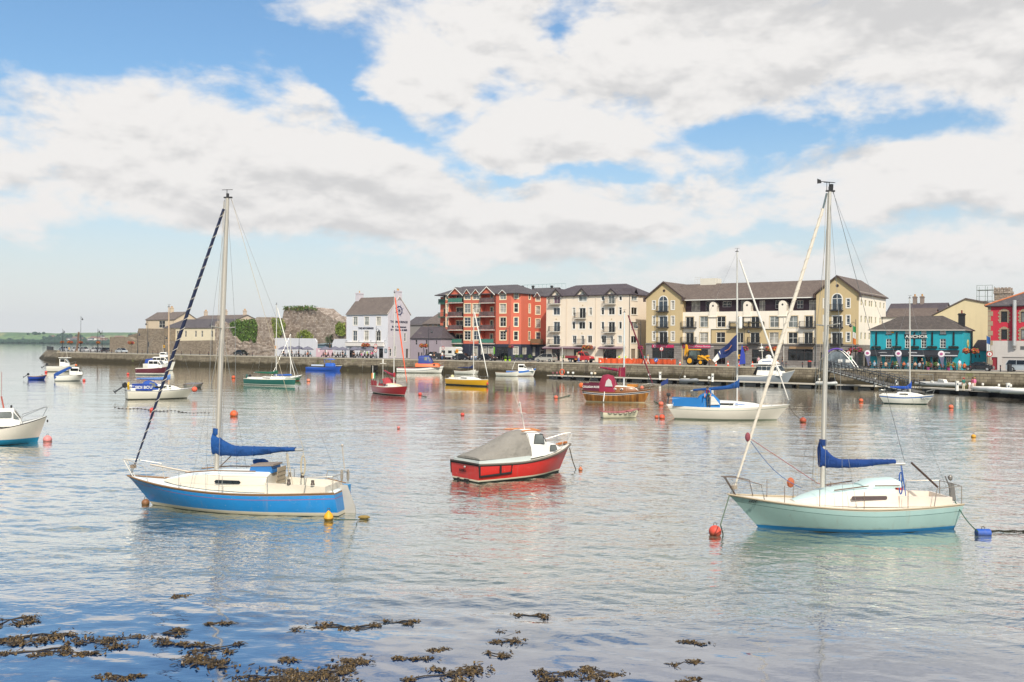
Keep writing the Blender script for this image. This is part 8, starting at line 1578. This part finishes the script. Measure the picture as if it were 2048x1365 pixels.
round_sign(751, 3.5, 'pair of red-ringed road signs outside the lavender pub', (2.9, 1.9), .5); round_sign(778, 5, 'small red-ringed sign near the pub corner', (2.3,), .32); round_sign(886, 6.5, 'red-ringed sign beside the camper van', (2.6,), .4); round_sign(1323, 4, 'red-ringed sign before the pink restaurant sign', (2.9,), .42); round_sign(1979, 9, 'red-ringed sign by the crimson door', (2.6,), .45, py=735); round_sign(1697, 3, 'red-ringed sign beyond the gangway arch', (2.6,), .36, py=730)
e = thing('direction_sign', 'round blue arrow sign on the orange mesh', 'road sign', sp(1312, 1.3), -TH); MB().tube([(0, .04, 0), (0, .04, 1.0)], .03, 5).obj('post', DARK, e); o = MB().prism([(.38*math.cos(2*math.pi*i/16), 0, .85+.38*math.sin(2*math.pi*i/16)) for i in range(16)], (0, .03, 0)).obj('disc', M('#2467b8', .5), e); MB().prism([(-.2, -.015, .65), (-.1, -.015, .6), (.15, -.015, .9), (.2, -.015, 1.05), (.02, -.015, 1.0)], (0, .01, 0)).obj('arrow', WHITE, o)
# ---------------------------------------------------------------- lamps, baskets, bollards, bins
def lamp(px, t, lb, ztop=8.2, arm=1, py=712):
    e = thing('street_lamp', lb, 'street lamp', sp(px, t, py), -TH); MB().lathe([(.14, 0), (.13, .9), (.09, 1.0), (.06, ztop*.6), (.045, ztop)], 8).obj('column', M('#2b2e33', .6), e)
    MB().tube([(0, 0, ztop-.7), (arm*.5, 0, ztop-.45), (arm*.85, 0, ztop-.75)], .035, 5).obj('arm', M('#2b2e33', .6), e); MB().lathe([(.06, ztop-1.35), (.3, ztop-1.15), (.16, ztop-.85), (.04, ztop-.7)], 10, (arm*.85, 0, 0)).obj('lantern', M('#33363a', .5), e)
def basket(px, t, lb, z=3.2, py=712, n=2, cs=('#b2472f', '#c98a3a', '#8f2f4a'), sd=1):
    e = thing('flower_post', lb, 'flower basket', sp(px, t, py), -TH); MB().tube([(0, 0, 0), (0, 0, z+.2)], .05, 6).obj('post', M('#2f3236', .6), e); rg = random.Random(sd)
    for k in range(n):
        x = (k-(n-1)/2)*1.25; o = MB().lathe([(.05, z-.75), (.3, z-.6), (.42, z-.3), (.4, z-.25)], 10, (x, 0, 0)).obj('basket', M('#4a3a28', .9), e); MB().tube([(x, 0, z-.3), (0, 0, z+.1)], .02, 4).obj('bracket', M('#2f3236'), o)
        mb = MB()
        for i in range(150):
            a, b = rg.uniform(0, 6.28), rg.uniform(-.7, 1.4); rr = rg.uniform(.35, .62); c = Vector((x+rr*math.cos(a)*math.cos(b), rr*math.sin(a)*math.cos(b), z-.25+rr*.75*math.sin(b))); d = Vector((rg.uniform(-1, 1), rg.uniform(-1, 1), rg.uniform(-1, 1))).normalized()*.09; f = d.orthogonal().normalized()*.09
            mb.poly([c-d-f, c+d-f, c+d+f, c-d+f], rg.choice((0, 0, 1, 2, 3)))
        mb.obj('flowers', [M(cs[0], .8), M(cs[1], .8), M(cs[2], .8), M('#5a6a2f', .8)], o)
for px, t, lb, zt, ar in ((125, 12, 'street lamp near the pier railing', 7.5, 1), (161, 9, 'tall street lamp in the pier car park', 11.5, 1), (195, 11, 'street lamp before the castle wall end', 7.5, 1), (204, 14, 'street lamp at the back of the pier car park', 7, -1), (275, 3, 'bare lamp post before the low castle wall', 6.5, 1), (295, 3, 'street lamp before the stone bastion', 9.5, -1), (424, 3, 'street lamp before the barracks end', 9.0, -1), (598, 3, 'black lamp post among the garden umbrellas', 6.0, 1), (752, 4, 'black lamp post before the lavender pub', 7.4, 1), (857, 4, 'black lamp post before the low mauve house', 7.2, 1), (1018, 10, 'street lamp at the red apartments corner', 7.5, -1), (1281, 8, 'street lamp between cream and ochre blocks', 8.2, -1), (1488, 8, 'street lamp before the ochre middle front', 7.2, 1), (1711, 7, 'street lamp beside the ochre right gable', 8.2, -1), (329, 3, 'slim lamp post carrying the yellow notice', 5.5, 1)): lamp(px, t, lb, zt, ar)
for px, t, lb, n, sd in ((124, 12.5, 'flower basket on the pier railing lamp', 1, 1), (140, 10, 'pair of flower baskets by the pier railing', 2, 2), (161, 8.5, 'flower basket under the tall pier lamp', 1, 3), (196, 10.5, 'flower basket before the castle wall end', 1, 4), (262, 3.2, 'pair of flower baskets against the castle wall', 2, 5), (731, 4.5, 'pair of flower baskets before the pub front', 2, 6), (847, 4, 'pair of orange flower baskets before the mauve house', 2, 7), (1022, 6, 'purple and red flower basket by the navy entrance', 1, 8), (1174, 7, 'pair of red flower baskets before the cream block', 2, 9), (1281, 7.5, 'purple flower basket between cream and ochre blocks', 1, 10), (1490, 6, 'purple flower basket before the dark shop', 1, 11), (1544, 6, 'red flower baskets before the middle shopfront', 2, 12), (1711, 6, 'red and purple flower baskets beyond the gangway arch', 2, 13), (1941, 4.2, 'orange flower baskets at the teal pub corner', 2, 14)):
    basket(px, t, lb, 3.3, 712 if px < 1600 else 733, n, ('#b2472f', '#c98a3a', '#8f2f4a') if sd not in (8, 10, 11, 13) else ('#9a2f55', '#a83a3a', '#6a2a5a'), sd)
bol = None; BKT = M('#22252b', .6)
for px, t in [(c1(x, 0)[0], 1.2) for x in (735, 800, 885, 945, 992, 1040, 1088, 1385, 1490, 1540, 1770, 1860, 1948, 2036)]+[(417, 1.2), (435, 1.2), (505, 1.2), (984, 1.2), (1005, 1.2), (1029, 1.2), (1052, 1.2), (1126, 1.2), (1418, 1.2), (1572, 1.2), (1605, 1.2), (1941, 1.4), (2001, 1.4)]:
    q = sp(px, t, 730 if px > 1200 else 712)
    if bol is None:
        bol = thing('bollard', 'black iron bollard at the quay edge', 'bollard', q, 0, 'bollards along the quay edge'); MB().lathe([(.11, 0), (.09, .1), (.075, .8), (.1, .85), (.1, .95), (.05, 1.02)], 10).obj('post', BKT, bol, smooth=True); MB().lathe([(.079, .62), (.079, .72)], 10).obj('band', M('#8a3a38', .6), bol)
    else: copy_tree(bol, None, None, q)
for px, t, lb in ((1619, 1.5, 'black litter bin with red top near the gangway'), (2019, 2, 'dark litter bin by the four by four')):
    e = thing('litter_bin', lb, 'bin', sp(px, t, 735), -TH); MB().lathe([(.3, 0), (.32, .1), (.32, 1.0), (.25, 1.05)], 12).obj('body', BKT, e); MB().lathe([(.33, 1.0), (.33, 1.12), (.1, 1.2)], 12).obj('lid', M('#c23b30' if px < 2000 else '#2a2d31', .6), e)
# ---------------------------------------------------------------- umbrellas, tables and drinkers
UMB = M('#6b6a78', .85, var=.12)
def umbrella(px, t, lb, z=2.5, r=1.45):
    e = thing('garden_umbrella', lb, 'umbrella', sp(px, t), -TH); MB().tube([(0, 0, 0), (0, 0, z+.1)], .035, 6).obj('pole', M('#a99a84', .6), e); mb = MB(); N = 8
    top = (0, 0, z+.12); rim = [(r*math.cos(2*math.pi*i/N), r*math.sin(2*math.pi*i/N), z-.62) for i in range(N)]; mid = [(r*.52*math.cos(2*math.pi*i/N), r*.52*math.sin(2*math.pi*i/N), z-.18) for i in range(N)]
    mb.add([top]+mid+rim, [(0, 1+i, 1+(i+1) % N) for i in range(N)]+[(1+i, 1+N+i, 1+N+(i+1) % N, 1+(i+1) % N) for i in range(N)]); low = [(x, y, zz-.16) for x, y, zz in rim]; mb.add(rim+low, [(i, N+i, N+(i+1) % N, (i+1) % N) for i in range(N)]); mb.obj('canopy', UMB, e)
    MB().lathe([(.3, 0), (.3, .08), (.06, .12)], 10).obj('base', DARK, e)
def ptable(px, t, lb):
    e = thing('picnic_table', lb, 'picnic table', sp(px, t), -TH); TB = M('#5d5046', .85, var=.2)
    for k in range(4): MB().box(-.85, .85, -.36+k*.18, -.20+k*.18, .70, .74).obj('table_slat', TB, e)
    for y in (-.72, .56): MB().box(-.85, .85, y, y+.24, .42, .46).obj('bench', TB, e)
    for x in (-.6, .6): MB().prism([(x, -.62, 0), (x, -.5, 0), (x, -.12, .7), (x, -.24, .7)], (.07, 0, 0)).obj('leg', TB, e); MB().prism([(x, .62, 0), (x, .5, 0), (x, .12, .7), (x, .24, .7)], (.07, 0, 0)).obj('leg', TB, e); MB().box(x-.05, x-.002, -.7, .7, .36, .42).obj('brace', TB, e)
ul = [(568, 'first umbrella from the amber board'), (582, 'second umbrella from the amber board'), (597, 'umbrella beside the garden lamp post'), (615, 'umbrella at the whitewashed wall end'), (651, 'umbrella before the pink fence'), (670, 'umbrella between pink fence and pub'), (685, 'umbrella at the pub side wall'), (709, 'umbrella outside the pub blue door'), (724, 'umbrella before the pub flower baskets'), (741, 'umbrella beside the paired road signs')]
cl = ['#2c2f38', '#3a3330', '#d06a3a', '#2f8fa8', '#c9488a', '#dcd8d0', '#4a4438', '#20242c', '#7a3a40', '#b9b2a6', '#50626f', '#96a8b8']
rg = random.Random(21)
for i, (px, lb) in enumerate(ul):
    umbrella(px, 5.2, 'slate grey canvas '+lb, 2.55+.05*(i % 3)); ptable(px+1.5, 4.8, 'brown picnic table under the '+lb)
    for k in range(3 if i > 2 else 2):
        q = sp(px-5+k*5.0, 4.15 if k % 2 else 5.5); person('seated drinker at the table under the '+lb, q, FACE+(math.pi if k % 2 else 0)+rg.uniform(-.4, .4), 'sit', rg.choice(cl), rg.choice(('#2c3140', '#3b3a38', '#4a5568')), rg.choice(('#2a1f18', '#5a4028', '#8a6a40')), group='drinkers under the umbrella '+str(px))
    if rg.random() < .9:
        q = sp(px-3+rg.random()*4, 3.5); person('dark-coated customer standing before the '+lb, q, FACE+rg.uniform(-2, 2), 'stand', rg.choice(('#22242a', '#2e2b2b', '#33404a')), '#23252b', rg.choice(('#2a1f18', '#4a3020')))
person('man in lime green top standing outside the pub', sp(734, 3.4), FACE+2, 'stand', '#9bd62a', '#23252b'); person('woman in pink leaning by the pub tables', sp(744, 3.4), FACE+1, 'bend', '#d9588a', '#2c3140', '#4a3020')
person('man in white shirt and jeans beside the pickup', sp(884.5, 2.6), FACE+.8, 'stand', '#d9d5ce', '#45608a', '#8a8078'); person('man in dark top with orange sleeve by the pickup', sp(868, 2.9), FACE, 'stand', '#2c2a2c', '#23252b')
for px, lb, c, ps in ((943, 'person in white top crouching at the quay edge', '#d8dbe0', 'crouch'), (948, 'person in pale top standing by the crouching pair', '#d9c3b8', 'stand'), (951, 'person in light blue crouching at the quay edge', '#a9c0d8', 'crouch')): person(lb, sp(px, 2.0), FACE+1.2, ps, c, '#6d7f96', '#6a5038')
for px, lb in ((1237, 'worker in yellow hi-vis bending by the barriers near the mast'), (1249, 'worker in yellow hi-vis standing inside the barriers')): person(lb, sp(px, 4.2), FACE+2.4, 'bend', '#c3dc2a', '#2a2c30', hat='#e6e4dc', vest='#cde02a')
person('person in teal top walking past the orange barriers', sp(1289, 1.1), FACE-1.5, 'walk', '#2c9a98', '#d8d2ca', '#5a4030'); person('person in yellow cap walking past the orange barriers', sp(1296, 1.1), FACE-1.5, 'walk', '#d9d0c4', '#dcd8d0', hat='#e0b040')
person('man in dark jacket walking before the grey shopfronts', sp(1564.5, 2.2, 728), FACE-1.4, 'walk', '#3a3532', '#3d4658', '#2a201a'); person('person in black coat in the shop doorway', sp(1554, 4, 728), FACE, 'stand', '#22242a', '#22242a'); person('person in pale pink standing by the shop window', sp(1517, 5, 726), FACE, 'stand', '#d8a8b0', '#5a5058')
person('person with blue jeans beside the flatbed truck', sp(1157.5, 3.4), FACE+.6, 'stand', '#c9b49a', '#5f7fb8'); person('person in orange vest at the gangway head', sp(1667, 2.0, 733), FACE, 'stand', '#d97a3a', '#3a3f4a', vest='#e0702a'); person('person in white at the gangway head', sp(1662, 2.6, 733), FACE+.5, 'stand', '#dcd8d4', '#3a3f4a')
# the teal pub terrace
for i in range(9):
    px = 1745+i*22.5; lb = ['beside the first banner', 'by the white door', 'under the awning start', 'next to the middle banner', 'by the mast of the striped yacht', 'before the dark doorway', 'beside the potted bay', 'next to the last banner', 'at the corner of the teal pub'][i]; ptable(px, 3.6, 'dark terrace table '+lb)
    for k in range(2): person('customer seated at the terrace table '+lb, sp(px-5+k*9, 4.2-.9*k, 735), FACE+(math.pi if k else 0), 'sit', rg.choice(['#d06a3a', '#dcd8d0', '#2c2f38', '#7a3a40', '#96a8b8', '#c9a58a']), '#3b3a38', rg.choice(('#2a1f18', '#5a4028', '#b08a50')), group='terrace customers '+str(i))
person('man in pale blue shirt standing at the teal pub corner', sp(1919, 3, 737), FACE+.6, 'stand', '#bcd0e2', '#c9b79a', '#4a3828'); person('person in black in the teal pub doorway', sp(1844, 6, 735), FACE, 'stand', '#1d1e22', '#1d1e22', '#c9b48a')
for px, lb in ((1738, 'white and purple feather banner at the terrace start'), (1800, 'white and purple feather banner mid terrace'), (1886, 'white and purple feather banner at the terrace end')):
    e = thing('feather_banner', lb, 'banner', sp(px, 3.0, 735), -TH); MB().tube([(.1, 0, 0), (-.1, 0, 2.4), (-.3, 0, 2.9)], .02, 5).obj('pole', GALV, e); mb = MB(); N = 10
    rr = [[(-.08-.02*i-w_, 0, z), (.0+w_*.5-.02*i, .01, z)] for i, (w_, z) in enumerate(((.05, .5), (.15, 1.0), (.3, 1.6), (.5, 2.1), (.62, 2.5), (.5, 2.85), (.2, 3.05)))]; mb.loft(rr, closed=False, caps=False); o = mb.obj('sail', M('#6a6a86', .8), e)
    mb = MB(); mb.ball((-.25, -.03, 2.55), (.5, .03, .5), 14, 6); mb.obj('roundel', M('#e6dfe4', .7), o); mb = MB(); mb.ball((-.25, -.065, 2.55), (.26, .015, .22), 10, 5); mb.obj('roundel_mark', M('#b05a86', .7), o)
def plant(px, t, lb, pot='#7a2f5a', h=1.0, py=735, c=LEAF):
    e = thing('potted_plant', lb, 'plant', sp(px, t, py), 0); MB().lathe([(.18, 0), (.26, .42), (.22, .44)], 10).obj('pot', M(pot, .6), e); rg2 = random.Random(px); mb = MB()
    for i in range(130):
        a, b = rg2.uniform(0, 6.28), rg2.uniform(-.3, 1.5); r = rg2.uniform(.1, .42)*h; cc = Vector((r*math.cos(a)*math.cos(b), r*math.sin(a)*math.cos(b), .5+h*.3+r*math.sin(b)*1.2)); d = Vector((rg2.uniform(-1, 1), rg2.uniform(-1, 1), rg2.uniform(-.2, 1))).normalized()*.11; f = d.orthogonal().normalized()*.05; mb.poly([cc-d, cc+f, cc+d, cc-f], rg2.choice((0, 1, 2)))
    mb.obj('foliage', c, e)
for px, lb, pot in ((1791, 'bushy plant by the first terrace tables', '#2a2c30'), (1856, 'tall plant in a purple pot by the doorway', '#8a2f6a'), (1871, 'low plant in a dark trough by the doorway', '#2a2c30'), (1897, 'plant in a purple pot near the last banner', '#8a2f6a'), (1909, 'plant in a dark pot near the pub corner', '#2a2c30')): plant(px, 2.2, lb, pot)
for px, lb, pot in ((1011, 'plant in a lime pot outside the navy entrance', '#a8cf2a'), (1019.5, 'second lime pot outside the navy entrance', '#a8cf2a')): plant(px, 3.0, lb, pot, .8, 716)
for px, lb in ((1033, 'leafy planter below the arched window'), (1042, 'leafy planter beside the arched windows'), (1060, 'leafy planter before the wing window'), (1126, 'small clipped bush on the pavement'), (1150, 'planter at the canopy')): plant(px, 8, lb, '#6b6d70', 1.2, 714)
# ---------------------------------------------------------------- pontoon and gangway
PA, PB, PC = water(1094, 756.5), water(1836, 782.5), water(2075, 797.5); DK = M('#b5ac9e', .85, var=.18, sc=2); FLT = M('#3a3d3f', .8)
def pontoon_run(a, b, lb, wid=2.2):
    d = (b-a); L = d.length; d.normalize(); rz = math.atan2(d.y, d.x); e = thing('pontoon', lb, 'pontoon', (a.x, a.y, 0), rz); n = max(1, int(L/6)); w = L/n
    for i in range(n):
        o = MB().box(i*w+.02, (i+1)*w-.02, 0, wid, .42, .56).obj('deck', DK, e)
        for k in range(int(w/.5)): MB() if False else None
        for f in (.22, .72): MB().box(i*w+w*f-.9, i*w+w*f+.9, .15, wid-.15, -.3, .40).obj('float', FLT, e)
        MB().box(i*w+.02, (i+1)*w-.02, -.06, -.003, .40, .58).obj('fender_strip', M('#c9c0b2', .8), e)
    return e, L
p1, L1 = pontoon_run(PA, PB, 'long floating pontoon walkway below the quay wall'); p2, L2 = pontoon_run(PB, PC, 'floating pontoon arm where three people stand')
def onp(px, py, dz=.56, t=0): return water(px, py, dz)
for px, py, lb in ((1320, 760, 'white service pedestal beside the wooden boat'), (1425, 764, 'white service pedestal before the quay ladder'), (1750, 774, 'white post at the pontoon before the gangway'), (1793, 777, 'white post behind the striped yacht'), (2016, 787, 'white service pedestal among the inflatables'), (1914, 782, 'short white post at the grey inflatable')):
    q = onp(px, py); e = thing('service_pedestal', lb, 'pedestal', q, 0); MB().box(-.16, .16, -.16, .16, 0, 1.15).obj('body', WHITE, e); MB().box(-.19, .19, -.19, .19, 1.15, 1.3).obj('cap', OFFW, e); MB().box(-.1, .1, -.175, -.162, .75, 1.0).obj('panel', M('#4a5560'), e)
q = onp(1124, 755); e = thing('lifebuoy_post', 'white post with orange lifebuoy on the pontoon end', 'lifebuoy', q, 0); MB().tube([(0, 0, 0), (0, 0, 5.2)], .05, 6).obj('post', WHITE, e); MB().tube([(.38*math.cos(a), -.08, .9+.48*math.sin(a)) for a in [2*math.pi*i/16 for i in range(17)]], .09, 8).obj('ring', M('#dd5f3a', .6), e)
for px, py, lb, c in ((1106, 757, 'dark covered outboard on the pontoon end', '#6a3a3c'), (1114, 757, 'maroon covered outboard on the pontoon end', '#8a4a50'), (1136, 756.5, 'white outboard on the pontoon beside the lifebuoy', '#dcdad4'), (1146, 757, 'second white outboard on the pontoon', '#e2e0da'), (1183, 758, 'white outboard behind the maroon cover', '#dcdad4'), (1190, 758, 'cream topped outboard behind the maroon cover', '#e0c9a8'), (1298, 761, 'white outboard by the maroon furled sail', '#dcdad4'), (1418, 768, 'white fender ball on the pontoon', '#e2e0da')):
    e = thing('outboard_engine', lb, 'outboard', onp(px, py, .56), 0); outboard(e, 0, 0, .75, False, M(c, .5), .95)
def rib(lb, px0, py0, px1, py1, c='#c9c8c4', z=.56, console=False, name='inflatable_dinghy'):
    a, b = water(px0, py0, z), water(px1, py1, z); d = b-a; L = d.length; e = thing(name, lb, 'inflatable', a, math.atan2(d.y, d.x)); w = L*.2; r = min(.28, L*.07); m = M(c, .6, var=.08)
    MB().tube([(0, -w, r+.1), (L*.6, -w, r+.12), (L*.88, -w*.55, r+.22), (L, 0, r+.3), (L*.88, w*.55, r+.22), (L*.6, w, r+.12), (0, w, r+.1)], r, 8).obj('tube', m, e, smooth=True, angle=60); MB().prism([(0, -w, .12), (L*.7, -w, .12), (L*.9, 0, .16), (L*.7, w, .12), (0, w, .12)], (0, 0, .1)).obj('floor', M('#6d6f70'), e); MB().box(-.02, .08, -w, w, .1, .65).obj('transom', OFFW, e)
    outboard(e, -.15, 0, .75, False, OFFW if not console else BLACK, .9)
    if console: MB().prism([(L*.35, -.3, .2), (L*.6, -.3, .2), (L*.52, -.3, 1.1), (L*.4, -.3, 1.15)], (0, .6, 0)).obj('console', OFFW, e); MB().tube([(.2, -w*.8, .6), (.1, -w*.8, 1.7), (.1, w*.8, 1.7), (.2, w*.8, .6)], .04, 6).obj('a_frame', STEEL, e); MB().tube([(L*.45+.3*math.cos(q_), -w-.1, .6+.3*math.sin(q_)) for q_ in [2*math.pi*i/12 for i in range(13)]], .07, 6).obj('lifebuoy', OFFW, e)
    return e
rib('large pale grey inflatable with console lifted on the pontoon', 1850, 772, 1928, 777, '#b9b8b6', .45, True); rib('white inflatable tender beside the three people', 1966, 783, 1994, 787, '#dcdad5'); rib('small white inflatable tender past the service pedestal', 1998, 785, 2012, 790, '#d2d0cb'); rib('white inflatable tender at the end of the pontoon', 2022, 786, 2048, 793, '#dedcd7')
rib('grey inflatable tender behind the white yacht boom', 1370, 766, 1392, 768, '#8d8f92'); rib('pale inflatable on the pontoon by the flybridge cruiser', 1640, 772, 1672, 774, '#c9c8c4')
for px, lb, tp_, lg, hr_, ht in ((1927, 'person in green jumper and red cap on the pontoon', '#1f6a60', '#d9cbb4', '#3a2a20', '#c23a3a'), (1939, 'child in white top on the pontoon', '#dcd8da', '#d8c8c0', '#2a1f18', None), (1945, 'woman in dark pink top on the pontoon', '#8a3a50', '#d9cfc8', '#4a3020', None), (1949, 'blond person in pink coat on the pontoon', '#d06a94', '#cfa890', '#b08a48', None)):
    person(lb, onp(px, 783.5-(1 if px > 1940 else 0)), math.pi+.2, 'stand', tp_, lg, hr_, hat=ht, h=.78 if 'child' in lb else 1.02)
# gangway: truss bridge from the quay down to the pontoon
GA = on_t(1652, 733, -.6); GA.z = QZ+.12; GB = water(1838, 784, .62); gv = GB-GA; GL = Vector((gv.x, gv.y)).length; gz = gv.z
e = thing('gangway', 'black steel truss gangway sloping from quay to pontoon', 'gangway', GA, math.atan2(gv.y, gv.x)); GBK = M('#25272a', .55); f = lambda x, y, z: (x, y, z+gz*x/GL)
MB().prism([f(0, -.75, -.1), f(GL, -.75, -.1), f(GL, -.75, 0), f(0, -.75, 0)], (0, 1.5, 0)).obj('deck', M('#5d5a55', .8), e); n = 22
for sd in (-.78, .78):
    for z in (-.35, 1.05): MB().tube([f(0, sd, z), f(GL, sd, z)], .06, 6).obj('chord', GBK, e)
    MB().tube([f(0, sd, 1.35), f(GL, sd, 1.35)], .035, 6).obj('handrail', M('#77777a', .5, .3), e)
    for i in range(n):
        x0, x1 = GL*i/n, GL*(i+1)/n; MB().tube([f(x0, sd, -.35), f(x0, sd, 1.35)], .035, 5).obj('upright', GBK, e); MB().tube([f(x0, sd, 1.05) if i % 2 else f(x0, sd, -.35), f(x1, sd, -.35) if i % 2 else f(x1, sd, 1.05)], .03, 5).obj('diagonal', GBK, e); MB().box(*(lambda a, b: (a[0]+.1, b[0]-.35, sd-.03 if sd < 0 else sd, sd if sd < 0 else sd+.03, a[2]-.02, a[2]+.13))(f(x0, sd, -.28), f(x1, sd, -.28))).obj('kick_panel', WHITE, e)
MB().tube([(-.5, 0, -.3), (-.2, 0, -1.2), (.6, 0, -2.6)], .14, 8).obj('bracket', GBK, e)
e = thing('gangway_arch', 'curved glass gangway entrance with purple crest on the quay', 'arch', W(st(GA)[0]+1.4, .6, QZ), -TH); mb = MB(); N = 14
for y in (0, 1.6): mb.tube([(-2.6+5.6*(i/N), y, 3.0*math.sin(math.pi*min(1, .14+.86*i/N))+.1) for i in range(N+1)], .09, 6)
mb.obj('arch_tube', M('#b9b8b4', .4, .5), e); MB().prism([(-2.2+5.0*(i/N), 0, 2.8*math.sin(math.pi*min(1, .16+.8*i/N))) for i in range(N+1)]+[(2.8, 0, .1), (-2.2, 0, .1)], (0, .03, 0)).obj('glass_screen', glass('#7f8a90', .1), e); mb = MB(); mb.tube([(-2.3+3.2*(i/8), -.05, 3.05*math.sin(math.pi*(.2+.42*i/8))+.18) for i in range(9)], .16, 6); mb.obj('crest', M('#6a4aa8', .6), e)
MB().box(-2.7, -.6, -.8, -.1, -.4, 1.25).obj('turret_panel', M('#55585c', .5), e)
for k in (0.2, 1.4): MB().box(k, k+.7, -.06, -.035, 1.0, 1.5).obj('notice', WHITE, e)
# ---------------------------------------------------------------- flags, crane arm
for px, t, lb, cs, zt in ((296, 2.5, 'dark feather flag on the quay by the castle wall', ('#25262c',), 3.6), (1705, 5.5, 'green white and orange flag on a pole beside the ochre gable', ('#2f8a4f', '#e6e2da', '#dd7a30'), 7.2), (1973, 12.5, 'tall blue and white banner flag at the warehouse corner', ('#2a5a9a', '#e2e2e2'), 5.6)):
    e = thing('flag_pole', lb, 'flag', sp(px, t, 720), -TH); MB().tube([(0, 0, 0), (0, 0, zt)], .035, 6).obj('pole', GALV, e); k = len(cs)
    for i, c in enumerate(cs):
        h = (zt*.42)/k; z1 = zt-.1-i*h; MB().loft([[(.03+.5*j/4, .06*math.sin(j+i), z1-.25*j/4), (.03+.5*j/4, .06*math.sin(j+i), z1-h-.2*j/4)] for j in range(5)], closed=False, caps=False).obj('cloth', M(c, .85), e)
e = thing('old_anchor_post', 'leaning rusty spar standing in the pier car park', 'post', sp(152, 8), -TH); MB().prism([(-.3, 0, 0), (.3, 0, 0), (1.35, 0, 6.2), (1.0, 0, 6.4)], (0, .4, 0)).obj('spar', M('#7a6353', .8, var=.3), e); MB().box(-.8, .8, -.3, .7, 0, .4).obj('plinth', M('#a89c8c', .9), e)
# ---------------------------------------------------------------- seaweed breaking the surface inshore
SW = [M('#45351b', .45, var=.3, sc=6), M('#66512d', .45, var=.3, sc=6), M('#2a2010', .45, var=.3, sc=6)]
wl_ = [(22, 1240, 55, 14), (85, 1268, 62, 22), (20, 1288, 40, 12), (72, 1303, 60, 12), (200, 1282, 70, 14), (150, 1305, 40, 9), (325, 1267, 40, 10), (350, 1288, 45, 10), (430, 1297, 45, 12), (435, 1325, 75, 16), (530, 1355, 110, 16), (625, 1350, 85, 20), (695, 1340, 55, 22), (700, 1257, 60, 11), (612, 1260, 30, 6), (795, 1245, 34, 6), (830, 1320, 35, 9), (885, 1300, 32, 9), (890, 1350, 75, 20), (998, 1276, 45, 12), (1000, 1310, 30, 8), (1060, 1232, 32, 9), (1085, 1352, 60, 12), (1225, 1347, 62, 14), (1368, 1325, 26, 8), (1380, 1286, 30, 5), (1385, 1360, 34, 8), (590, 1320, 26, 4), (440, 1245, 24, 5), (345, 1195, 24, 4), (250, 1355, 45, 10)]
def weed_ok(px): return True
for i, (px, py, rx, ry) in enumerate(wl_):
    c = water(px, py); rg = random.Random(100+i); k = (c-CAM).length/FPX; ax = rx*k; ay = (water(px, py-ry).y-c.y); mb = MB(); n = int(105*min(2.6, max(.5, rx*ry/500)))
    cl_ = [(rg.uniform(-.9, .9), rg.uniform(-.9, .9), rg.uniform(.12, .45)) for _ in range(max(3, int(rx/9)))]
    for cx, cy, cr in cl_: mb.tube([(0, 0, .004), (cx*ax*.5+rg.uniform(-.05, .05), cy*ay*.5+rg.uniform(-.1, .1), .008), (cx*ax, cy*ay, .006)], .012, 4, 2)
    for j in range(n):
        cx, cy, cr = rg.choice(cl_); a = rg.uniform(0, 6.28); r = cr*abs(rg.gauss(0, .75)); x, y = (cx+r*math.cos(a))*ax, (cy+r*math.sin(a))*ay
        a = rg.uniform(0, 6.28); hgt = rg.uniform(.0, .035); L_ = rg.uniform(.05, .16); d = Vector((math.cos(a), math.sin(a), 0)); w = Vector((-d.y, d.x, 0))*rg.uniform(.008, .022); p = Vector((x, y, .004)); top = p+d*L_*.5+V(0, 0, hgt); end = p+d*L_+V(0, 0, .004)
        mb.add([p-w, p+w, top+w*1.3, top-w*1.3, end+w, end-w], [(0, 1, 2, 3), (3, 2, 4, 5)], rg.choice((0, 0, 1, 2)))
        if j % 3 == 0: mb.poly([p-w, p+w, p+V(0, 0, hgt+.03)+d*.03], rg.choice((0, 1)))
    mb.obj('seaweed_clump', SW, loc=(c.x, c.y, 0), label='brown bladder wrack clump floating at the shore', category='seaweed', group='seaweed clumps in the shallows')
# ---------------------------------------------------------------- sea air
hm_ = bpy.data.materials.new('sea_haze'); hm_.use_nodes = True; hn = hm_.node_tree; hn.nodes.clear(); vo = hn.nodes.new('ShaderNodeVolumePrincipled'); vo.inputs['Color'].default_value = (.80, .88, 1, 1); vo.inputs['Density'].default_value = .00008; vo.inputs['Anisotropy'].default_value = .2
ho = hn.nodes.new('ShaderNodeOutputMaterial'); hn.links.new(vo.outputs[0], ho.inputs['Volume'])
MB().box(-3600, 3600, -60, 4800, -2, 130).obj('haze', hm_, kind='stuff')
